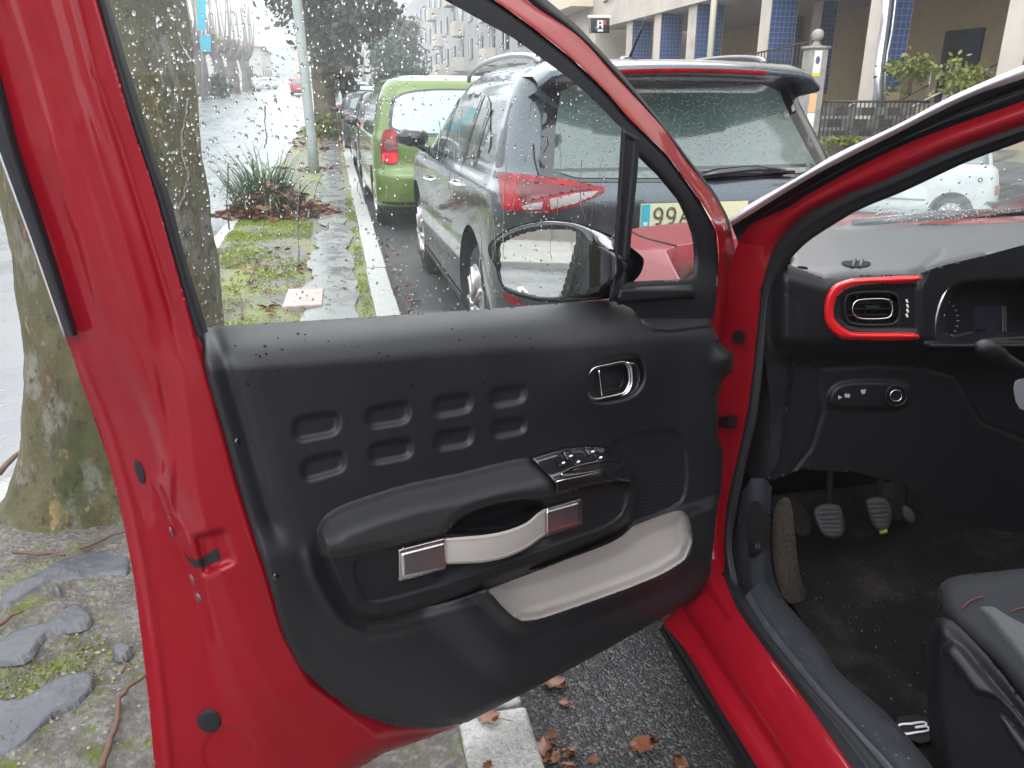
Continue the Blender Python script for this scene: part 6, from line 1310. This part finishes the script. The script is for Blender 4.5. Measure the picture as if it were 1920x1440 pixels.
# inner sill plastic
P1 = [(1396, 1118), (1431, 1177), (1488, 1248), (1541, 1312), (1594, 1375), (1658, 1440), (1800, 1620)]
P2 = [(1445, 1071), (1467, 1120), (1509, 1170), (1548, 1220), (1576, 1262), (1630, 1308), (1676, 1351), (1750, 1440), (1890, 1620)]
loft('sill_trim', [sill(P1, SZ + .006), sill(mixl(P1, P2, .2), SZ + .012), sill(mixl(P1, P2, .3), SZ + .004), sill(mixl(P1, P2, .8), SZ - .012), sill(P2, SZ - .04)], plate_sill, car, n=60)
# kick panel at the front of the footwell, with its release lever
KP = chaikin([(1378, 1010), (1395, 897), (1448, 897), (1444, 960), (1443, 1040), (1450, 1085), (1470, 1125), (1436, 1172), (1400, 1125), (1372, 1060)], 1)
region('kick_panel', KP, 5, lambda x, y: on_x(x, y, .885 + .02 * ss((x - 1400) / 40)) , plate_sill, car)
KU = chaikin([(1392, 900), (1418, 785), (1432, 660), (1440, 600), (1500, 600), (1480, 760), (1452, 900)], 1)
region('lower_pillar_trim', KU, 6, lambda x, y: on_x(x, y, .90 + .03 * ss((x - 1420) / 60)), trim_dk, car)
lv = chaikin([(1402, 940), (1430, 938), (1436, 1000), (1430, 1040), (1405, 1045), (1398, 1000)], 2)
region('lever_recess', lv, 3, lambda x, y: on_x(x, y, .884), under, car)
lv2 = chaikin([(1402, 1020), (1420, 1010), (1428, 1030), (1418, 1046), (1402, 1044)], 2)
region('release_lever', lv2, 2, lambda x, y: on_x(x, y, .878 - .012 * ss(-sdf(lv2, x, y) / 8)), trim, car)
# ---- dashboard: relief on the upright face, 1.47 m ahead
YD = 1.47
def Dd(x, y, w=0.0): return on_y(x, y, YD - np.asarray(w))
dface = np.array([(1425, 540), (1452, 500), (1480, 496), (1545, 522), (1600, 516), (1722, 514), (1760, 500), (1850, 478), (1990, 440), (1990, 1010), (1800, 985), (1740, 930), (1690, 905), (1600, 885), (1500, 880), (1440, 905), (1446, 760), (1430, 640)])
vent_o = spline([(1722, 517), (1620, 521), (1590, 524), (1562, 536), (1548, 560), (1545, 590), (1551, 612), (1570, 631), (1600, 637), (1712, 637), (1714, 624), (1610, 623), (1585, 616), (1568, 602), (1563, 588), (1566, 565), (1578, 548), (1600, 537), (1630, 533), (1713, 530)], 3, True)
vent_hole = chaikin([(1583, 556), (1600, 548), (1670, 546), (1684, 556), (1688, 585), (1682, 604), (1665, 610), (1600, 609), (1584, 598)], 2)
vent_face = np.array([(1570, 560), (1590, 545), (1620, 537), (1722, 531), (1722, 623), (1610, 621), (1585, 614), (1570, 598)])
pod = chaikin([(1720, 520), (1760, 505), (1960, 450), (1960, 655), (1760, 660), (1722, 640)], 1)
gl = chaikin([(1752, 640), (1752, 600), (1760, 560), (1786, 532), (1830, 524), (1960, 520), (1960, 632), (1830, 640), (1790, 652)], 1)
swpod = chaikin([(1548, 745), (1560, 722), (1590, 710), (1700, 712), (1712, 735), (1704, 765), (1680, 772), (1565, 770), (1550, 762)], 2)
def w_dash(x, y):
    w = .06 * ss((690 - y) / 60) - .0
    w = w - .06 * rnd_edge((y - np.interp(x, [1452, 1480, 1545, 1720, 1960], [494, 494, 512, 508, 445])) / 40) * (1 - ss((x - 1722) / 20))
    k = -sdf(vent_face, x, y); w = w - .008 * ss(k / 6)
    k = -sdf(vent_hole, x, y); w = w - .05 * ss(k / 8)
    k = -sdf(gl, x, y); w = w - .06 * ss(k / 20) * ss((x - 1745) / 20)
    w = w - .05 * ss((1478 - x) / 40) * ss((690 - y) / 60)
    k = -sdf(swpod, x, y); w = w + .012 * ss(k / 10)
    w = w + .035 * ss((y - 640) / 8) * (1 - ss((y - 655) / 30)) * ss((x - 1722) / 30)
    for g_ in ([(1500, 655), (1532, 700), (1542, 770), (1520, 840), (1480, 890)], [(1545, 690), (1640, 684), (1722, 690)], [(1735, 690), (1790, 705), (1840, 790), (1960, 840)], [(1722, 515), (1726, 660)]): w = w - .006 * np.exp(-(pd(g_, x, y) / 3.0) ** 2)
    e = sdf(chaikin([(1436, 540), (1490, 552), (1496, 600), (1510, 650), (1436, 650)], 1), x, y); w = w - .003 * np.exp(-(e / 2.5) ** 2)
    return w
dash = region('dashboard', dface, 4, lambda x, y: Dd(x, y, w_dash(x, y)), dash_dk, car)
# top pad, from the face back to the windscreen base
def d_top(x, y): return on_z(x, y, np.interp(y, [418, 440, 470, 500, 520], [1.086, 1.083, 1.073, 1.060, 1.046]))
dtop = np.array([(1470, 500), (1490, 470), (1530, 432), (1560, 424), (1700, 421), (1960, 416), (1960, 452), (1850, 480), (1768, 500), (1735, 508), (1700, 518), (1600, 519), (1550, 525), (1510, 515)])
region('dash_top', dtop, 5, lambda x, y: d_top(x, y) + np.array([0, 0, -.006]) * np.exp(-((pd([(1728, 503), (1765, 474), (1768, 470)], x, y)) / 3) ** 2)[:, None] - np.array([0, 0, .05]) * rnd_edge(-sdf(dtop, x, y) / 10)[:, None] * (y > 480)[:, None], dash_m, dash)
sl_ = chaikin([(1572, 492), (1600, 489), (1636, 492), (1628, 502), (1590, 503)], 2)
region('demister_vent', sl_, 3, lambda x, y: d_top(x, y) + np.array([0, 0, .002]), under, dash)
for x in (1598, 1612): b_ = MB(); b_.tube(d_top([x, x + 5], [503, 489]) + np.array([0, 0, .004]), .0035, 6); b_.build('vent_fin', dash_m, dash, True)
region('corner_slot', chaikin([(1493, 498), (1514, 500), (1516, 506), (1498, 504)], 1), 3, lambda x, y: Dd(x, y, .06), under, dash)
# red U-shaped vent surround
region('vent_surround', vent_o, 2.5, lambda x, y: Dd(x, y, .062 + .010 * ss(-sdf(vent_o, x, y) / 5)), red_gloss, dash)
vr = spline(chaikin([(1598, 576), (1604, 564), (1620, 561), (1660, 560), (1672, 566), (1674, 580), (1670, 594), (1655, 598), (1612, 598), (1600, 590)], 1), 2, True)
b_ = MB(); P = Dd(vr[:, 0], vr[:, 1], .052); b_.tube(np.vstack([P, P[:1]]), .0022, 6, False); b_.build('vent_ring', chrome, dash, True)
b_ = MB(); P = Dd(vent_hole[:, 0], vent_hole[:, 1], .054); b_.tube(np.vstack([P, P[:1]]), .003, 6, False); b_.build('vent_bezel', trim, dash, True)
for x in range(1592, 1684, 15): b_ = MB(); b_.tube(Dd([x, x], [552, 606], .026), .0022, 4); b_.build('vent_vane', trim_dk, dash)
for y in (567, 579, 591): b_ = MB(); b_.tube(Dd([1586, 1684], [y + 1, y - 1], .034), .0024, 4); b_.build('vent_blade', trim_dk, dash)
b_ = MB(); b_.tube(Dd([1622, 1646], [577, 576], .05), .0045, 6); b_.build('vent_tab', trim, dash)
for i in range(4):
    y = 562 + i * 9; b_ = MB(); b_.tube(Dd([1699 + (2 - abs(i - 1.5)), 1701 + (2 - abs(i - 1.5))], [y, y + 5], .0595), .0022, 6); b_.build('wheel_mark', white_m, dash)
# instrument pod
b_ = MB(); q = resample(spline([(1790, 528), (1772, 548), (1760, 576), (1754, 605), (1754, 640)], 4), 20); b_.tube(Dd(q[:, 0], q[:, 1], .055), [.0055 * math.sin(.3 + 2.6 * t) + .0012 for t in np.linspace(0, 1, 20)], 8); b_.build('gauge_rim', chrome, dash, True)
region('cluster_screen', np.array([(1826, 575), (1880, 573), (1880, 622), (1826, 624)]), 10, lambda x, y: Dd(x, y, .002), screen_m, dash)
b_ = MB(); b_.tube(Dd([1880, 1881], [574, 622], .006), .002, 6); b_.build('gauge_bar', alu, dash); b_ = MB(); b_.tube(Dd([1885, 1886], [574, 623], .006), .0016, 6); b_.build('gauge_bar', alu, dash)
tk = MB()
for i in range(9):
    a = math.radians(-50 + i * 13); x, y = 1752 + 42 * math.cos(a), 600 + 42 * math.sin(a); tk.tube(Dd([x, x + 4 * math.cos(a)], [y, y + 4 * math.sin(a)], .004), .001, 4)
stuff(tk.build('gauge_ticks', M('grey_print', (.25, .25, .27), rough=.5), dash))
b_ = MB(); b_.tube(Dd([1766, 1771], [597, 590], .006), .0015, 4); b_.build('gauge_needle', white_m, dash)
# light switch panel symbols
for pts in ([(1572, 741), (1580, 745), (1572, 749)], [(1584, 738), (1594, 739), (1593, 746), (1584, 745)], [(1613, 731), (1624, 730), (1622, 738), (1616, 739)]):
    region('switch_symbol', np.array(pts, float), 2, lambda x, y: Dd(x, y, w_dash(x, y) + .0015), M('symbol_grey', (.3, .3, .32)) if 'symbol_grey' not in MATS else MATS['symbol_grey'], dash)
for r in (20, 11):
    q = np.array([(1680 + r * math.cos(t), 742 + r * .95 * math.sin(t)) for t in np.linspace(0, 2 * math.pi, 24)]); b_ = MB(); b_.tube(Dd(q[:, 0], q[:, 1], .016), .002, 6, False); b_.build('headlamp_knob', chrome if r == 11 else trim, dash, True)
# stalk and steering wheel rim piece
b_ = MB(); b_.tube([tuple(Dd(1980, 720, .16)), tuple(Dd(1908, 685, .20)), tuple(Dd(1880, 672, .215)), tuple(Dd(1872, 666, .22))], [.011, .010, .014, .016], 12)
b_.tube([tuple(Dd(1874, 667, .222)), tuple(Dd(1850, 655, .232)), tuple(Dd(1842, 651, .235)), tuple(Dd(1832, 648, .238))], [.0165, .018, .016, .006], 12); b_.build('indicator_stalk', trim, car, True)
whl = [(1898, 716), (1920, 708), (1960, 706), (1960, 770), (1930, 772), (1906, 764)]
region('steering_spoke', chaikin(whl, 1), 3, lambda x, y: Dd(x, y, .30), M('satin_grey', (.22, .23, .25), rough=.45), car)
wc = Dd(2190, 660, .34); b_ = MB(); b_.tube([tuple(wc + np.array([.185 * math.cos(a), -.07 * math.sin(a), .17 * math.sin(a)])) for a in np.linspace(0, 2 * math.pi, 41)], .015, 10, False); b_.build('steering_wheel', pad, car, True)
# ---- floor, firewall, tunnel, carpet
def quad(name, P, m, sub=1): return mk(name, P, [(0, 1, 2, 3)], m, car, False)
fl = np.array([(1440, 930), (1700, 900), (1990, 900), (1990, 1600), (1880, 1600), (1750, 1440), (1676, 1351), (1630, 1308), (1576, 1262), (1509, 1170), (1445, 1071)])
def fz(x, y): return np.interp(y, [860, 960, 1080, 1200, 1440], [.40, .31, .275, .262, .262])
region('floor_carpet', fl, 8, lambda x, y: on_z(x, y, fz(x, y) - .04 + .02 * np.sin(x * .021 + y * .013) * np.sin(y * .017)), carpet, car)
quad('firewall', [(.86, 2.0, .15), (2.3, 2.0, .15), (2.3, 1.75, 1.02), (.86, 1.75, 1.02)], dash_dk)
cs = chaikin([(1446, 965), (1466, 930), (1484, 935), (1490, 1000), (1500, 1080), (1514, 1120), (1500, 1130), (1474, 1132), (1452, 1085)], 1)
region('carpet_side', cs, 4, lambda x, y: on_x(x, y, .925 + .035 * ss((x - 1445) / 60)), carpet_lt, car)
fr_ = chaikin([(1468, 935), (1500, 940), (1520, 970), (1522, 1000), (1500, 1008), (1486, 985)], 1)
region('foot_rest', fr_, 4, lambda x, y: on_z(x, y, .30 + 0 * x), carpet_lt, car)
gr = MB(); rg_ = np.random.RandomState(21)
for i in range(170):
    x, y = rg_.uniform(1450, 1760), rg_.uniform(1010, 1430)
    if sdf(fl, np.array([x]), np.array([y]))[0] > -6: continue
    c = on_z(x, y, float(fz(x, y)) - .036 + .02 * math.sin(x * .021 + y * .013) * math.sin(y * .017)); r = .0006 + .0016 * rg_.rand() ** 3; q = rg_.normal(0, 1, (4, 3)) * r
    gr.add([c + k + np.array([0, 0, .003]) for k in q], [(0, 1, 2), (0, 2, 3), (0, 3, 1), (1, 3, 2)])
for i in range(70):
    t = rg_.rand(); k = int(t * 5); x = np.interp(t * 5, range(6), [p[0] for p in P1[:6]]) + rg_.uniform(0, 60); y = np.interp(t * 5, range(6), [p[1] for p in P1[:6]]) + rg_.uniform(-30, 10)
    c = on_z(x, y, SZ + .012); r = .0005 + .001 * rg_.rand() ** 3; q = rg_.normal(0, 1, (4, 3)) * r; gr.add([c + kk for kk in q], [(0, 1, 2), (0, 2, 3), (0, 3, 1), (1, 3, 2)])
stuff(gr.build('grit', M('grit_crumbs', (.17, .15, .125), rough=.8), car))
# pedals
def pedal(poly, ribs, Yp, w=.012, arm=None):
    poly = chaikin(poly, 2)
    f = lambda x, y: on_y(x, y, Yp - (y - 960) * .0006 - w * ss(-sdf(poly, x, y) / 4) - ribs * .004 * (np.sin((y - (x - 1540) * -.03) * 2 * math.pi / 8.5) > 0) * ss((-sdf(poly, x, y) - 7) / 2))
    o = region('pedal', poly, 2 if ribs else 3, f, M('pedal_rubber', (.055, .057, .06), rough=.6) if 'pedal_rubber' not in MATS else MATS['pedal_rubber'], car)
    cx, cy = poly.mean(0); b = MB(); b.tube([on_y(cx, cy - 20, Yp + .012), on_y(cx + 2, cy - 70, Yp + .06), on_y(cx + 6, cy - 190, Yp + .08)], .009, 8); b.build('pedal_arm', under, o, True)
pedal([(1524, 955), (1536, 945), (1572, 944), (1581, 960), (1585, 1005), (1560, 1010), (1540, 1003), (1526, 972)], 1, 1.66)
pedal([(1620, 935), (1650, 930), (1665, 938), (1674, 960), (1668, 990), (1652, 1000), (1636, 985), (1624, 955)], .8, 1.66)
pedal([(1690, 945), (1708, 952), (1718, 970), (1712, 985), (1700, 980), (1690, 968)], 0, 1.70)
b_ = MB(); b_.tube([on_y(1650, 998, 1.635), on_y(1662, 995, 1.635)], .006, 6); b_.build('pedal_tag', M('yellow_tag', (.35, .36, .03), rough=.5), car)
# floor mat badge: the letters C3 drawn in outline
bd = [[(1712, 1357), (1690, 1358), (1684, 1362), (1687, 1368), (1697, 1376), (1719, 1373)], [(1708, 1357), (1730, 1354), (1737, 1357), (1734, 1361), (1720, 1363)], [(1734, 1361), (1742, 1365), (1740, 1370), (1719, 1373)], [(1716, 1364), (1736, 1362)]]
for P in bd:
    q = resample(spline(P, 4), 18); b_ = MB(); b_.tube(on_z(q[:, 0], q[:, 1], .262), .0024, 6); b_.build('mat_badge', M('badge_silver', (.75, .75, .75), rough=.35) if 'badge_silver' not in MATS else MATS['badge_silver'], car, True)
mt_ = chaikin([(1668, 1345), (1736, 1338), (1770, 1382), (1712, 1398)], 1)
region('badge_patch', mt_, 6, lambda x, y: on_z(x, y, .2585 + 0 * x), dash_dk, car)
# ---- driver's seat
def relief(name, poly, p, n, wf, m, step=5, parent=car):
    n = np.array(n, float); n /= np.linalg.norm(n); p = np.array(p, float)
    return region(name, poly, step, lambda x, y: on_plane(x, y, p, n, wf(x, y)), m, parent)
side = chaikin([(1755, 1105), (1780, 1082), (1800, 1078), (1990, 1060), (1990, 1600), (1980, 1500), (1800, 1190), (1762, 1150)], 1)
SP = on_x(1850, 1300, 1.02)
cush = chaikin([(1756, 1110), (1768, 1088), (1800, 1078), (1860, 1072), (1990, 1058), (1990, 1430), (1925, 1320), (1860, 1240), (1800, 1190), (1770, 1160)], 1)
seat = relief('seat', cush, SP, (-.62, -.25, .74), lambda x, y: -.05 * rnd_edge(-sdf(cush, x, y) / 34), seat_m)
bol = chaikin([(1816, 1135), (1830, 1124), (1868, 1122), (1890, 1140), (1990, 1190), (1990, 1405), (1955, 1320), (1900, 1240), (1850, 1180)], 2)
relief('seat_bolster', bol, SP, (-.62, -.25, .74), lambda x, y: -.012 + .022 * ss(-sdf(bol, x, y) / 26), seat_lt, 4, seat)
for P in ([(1804, 1142), (1815, 1130), (1830, 1122), (1845, 1118)], [(1896, 1147), (1910, 1141), (1950, 1134)]):
    q = resample(spline(P, 4), 16); b_ = MB(); b_.tube(on_plane(q[:, 0], q[:, 1], SP, np.array([-.62, -.25, .74]) / np.linalg.norm([-.62, -.25, .74]), .004), .0016, 6); b_.build('seat_piping', thread_r, seat, True)
val = chaikin([(1745, 1160), (1775, 1155), (1810, 1185), (1870, 1250), (1940, 1345), (1990, 1430), (1990, 1600), (1790, 1600), (1745, 1420), (1735, 1230)], 1)
relief('seat_base', val, on_x(1850, 1300, 1.05), (-.93, -.3, .15), lambda x, y: .03 * ss(-sdf(val, x, y) / 30), trim_dk, 6, seat)
arm = chaikin([(1756, 1222), (1775, 1200), (1800, 1200), (1850, 1262), (1900, 1320), (1960, 1400), (1985, 1440), (1960, 1440), (1900, 1345), (1872, 1318), (1838, 1310), (1820, 1305), (1785, 1255)], 2)
relief('seat_valance', arm, on_x(1850, 1290, 1.00), (-.75, -.3, .6), lambda x, y: .03 * ss(-sdf(arm, x, y) / 18), trim, 4, seat)
sl2 = chaikin([(1865, 1345), (1880, 1332), (1960, 1430), (1990, 1480), (1960, 1480)], 1)
relief('height_lever', sl2, on_x(1900, 1390, .99), (-.75, -.3, .6), lambda x, y: .014 * ss(-sdf(sl2, x, y) / 8), trim, 4, seat)
# ---- windscreen, cowl, wiper, bonnet and wings
wsA, wsB, wsC = np.array([.86, 1.80, 1.085]), np.array([1.95, 2.02, 1.09]), np.array([1.02, .86, 1.50])
wn = np.cross(wsB - wsA, wsC - wsA); wn /= np.linalg.norm(wn)
wsp = np.array([(1530, 440), (1600, 396), (1690, 355), (1815, 298), (1920, 258), (2040, 205), (2040, 425), (1700, 424), (1545, 432)])
region('windscreen', wsp, 30, lambda x, y: on_plane(x, y, wsA, wn, 0 * x), glassy('screen_glass', (.90, .95, .94), .7, .07), car)
sd = MB(); rs = np.random.RandomState(11)
for i in range(190):
    x = rs.uniform(1640, 1925); y = rs.uniform(300, 414) if i < 60 else rs.uniform(392, 416)
    if sdf(wsp, np.array([x]), np.array([y]))[0] > -3: continue
    c = on_plane(x, y, wsA, wn, .002 * np.sign(-wn[1])); r = rs.uniform(.0012, .0035)
    V = [c + np.array([r * math.cos(t), 0, r * math.sin(t)]) for t in np.linspace(0, 2 * math.pi, 8)[:-1]] + [c + np.array([0, .5 * r, 0])]
    sd.add(V, [(k, (k + 1) % 7, 7) for k in range(7)] + [tuple(range(7))[::-1]])
stuff(sd.build('screen_drops', water, car, True))
b_ = MB(); b_.tube(on_y([1600, 1760, 1960], [418, 404, 396], 1.98), [.010, .014, .012], 8); b_.build('wiper_blade', gloss, car, True)
cw = MB(); cw.add([(.86, 1.78, 1.06), (2.28, 1.95, 1.06), (2.28, 2.12, 1.02), (.86, 2.0, 1.00)], [(0, 1, 2, 3)]); cw.build('cowl', gloss, car)
NX, NY = 37, 40; V = []
for j in range(NY):
    t = j / (NY - 1)
    for i in range(NX):
        s = -1 + 2 * i / (NX - 1); hw_ = .87 - .16 * t ** 3; X = 1.57 + s * hw_; Y0 = 1.50 + .52 * (1 - ss(np.array((abs(s) - .80) / .18))); Y = float(Y0 + (2.78 - Y0) * t); t_ = (Y - 1.72) / 1.06
        z = 1.075 - .045 * t_ - .05 * abs(s) ** 3 - .24 * max(0, t - .55) ** 1.6 * 2 - .30 * max(0, abs(s) - .86) / .14 * .5
        z -= .008 * math.exp(-((abs(s) - .76 - .05 * t) / .012) ** 2)
        V.append((X, Y, z))
# sides of the wings and the nose close the front
F = grid_faces(NY, NX); base = len(V)
rimi = list(range(NX - 1, 0, -1)) + [j * NX for j in range(NY)] + [(NY - 1) * NX + i for i in range(1, NX)] + [j * NX + NX - 1 for j in range(NY - 2, -1, -1)]
for k in rimi: x, y, z = V[k]; V.append((1.57 + (x - 1.57) * 1.01, y, .22))
for a in range(len(rimi) - 1): F.append((rimi[a], rimi[a + 1], base + a + 1, base + a))
bon = mk('bonnet', V, F, red_out, car)
seam = [V[j * NX + 4] for j in range(0, NY - 3)]; b_ = MB(); b_.tube([(x, y, z + .001) for x, y, z in seam], .0035, 6); b_.build('bonnet_gap', under, bon, True)
# ---- rear of the car behind the open door: roof, sides, far side, so the cabin is dark and the plates reflect red
sh = MB(); sh.box((.98, -1.9, 1.46), (2.16, .80, 1.49)); sh.build('roof', red_out, car)
liner_g = M('headliner_cloth', (.05, .05, .052), rough=.9)
sh = MB(); sh.box((.99, -1.88, 1.43), (2.15, .79, 1.457)); sh.build('headliner', liner_g, car)
sh = MB(); sh.box((2.28, -1.98, .18), (2.325, 1.88, .99)); sh.box((2.18, -1.88, .995), (2.215, .98, 1.45)); sh.box((.80, -1.99, .18), (2.27, -1.94, 1.44)); sh.build('cabin_lining', dash_dk, car)
sh = MB(); sh.box((2.33, -2.0, .25), (2.38, 1.9, 1.0)); sh.box((2.22, -1.9, 1.0), (2.26, 1.0, 1.47)); sh.box((.74, -2.05, .25), (2.36, -2.0, 1.45)); sh.build('body_shell', red_out, car)
pts = [(.73, -.02), (.715, -.5), (.72, -1.2), (.78, -1.9)]; V = []
for X, Y in pts:
    for z, dx in ((.20, .05), (.30, .01), (.55, .0), (.75, -.02), (.92, .0), (.98, .05)): V.append((X + dx, Y, z))
mk('rear_door', V, [(i * 6 + j, (i + 1) * 6 + j, (i + 1) * 6 + j + 1, i * 6 + j + 1) for i in range(3) for j in range(5)], red_out, car)
sh = MB(); sh.add([(.78, 0, .98), (.83, -1.8, .98), (.98, -1.7, 1.46), (.98, 0, 1.46)], [(0, 1, 2, 3)]); sh.build('rear_side_glass', darkglass, car)
sh = MB(); sh.add([(.75, -.02, .30), (.92, -.02, .30), (.92, -.02, 1.46), (.98, -.02, 1.46), (.98, .06, 1.46), (.80, .06, .98), (.75, .06, .30)], [(0, 1, 2, 3, 4, 5, 6)]); sh.build('centre_pillar', gloss, car)
sh = MB(); sh.add([(.90, -1.9, .17), (2.35, -1.9, .17), (2.35, 2.05, .15), (.86, 2.05, .15)], [(0, 1, 2, 3)]); sh.build('floor_pan', under, car)
for Yw in (2.25, -1.35):
    tyre_v = MB(); tyre_v.tube([(.76, Yw, .3), (.94, Yw, .3)], .3, 28); w_ = tyre_v.build('wheel', tyre, car, True)
    rr = MB(); rr.tube([(.752, Yw, .3), (.77, Yw, .3)], .2, 24); rr.build('rim', rim, w_, False)
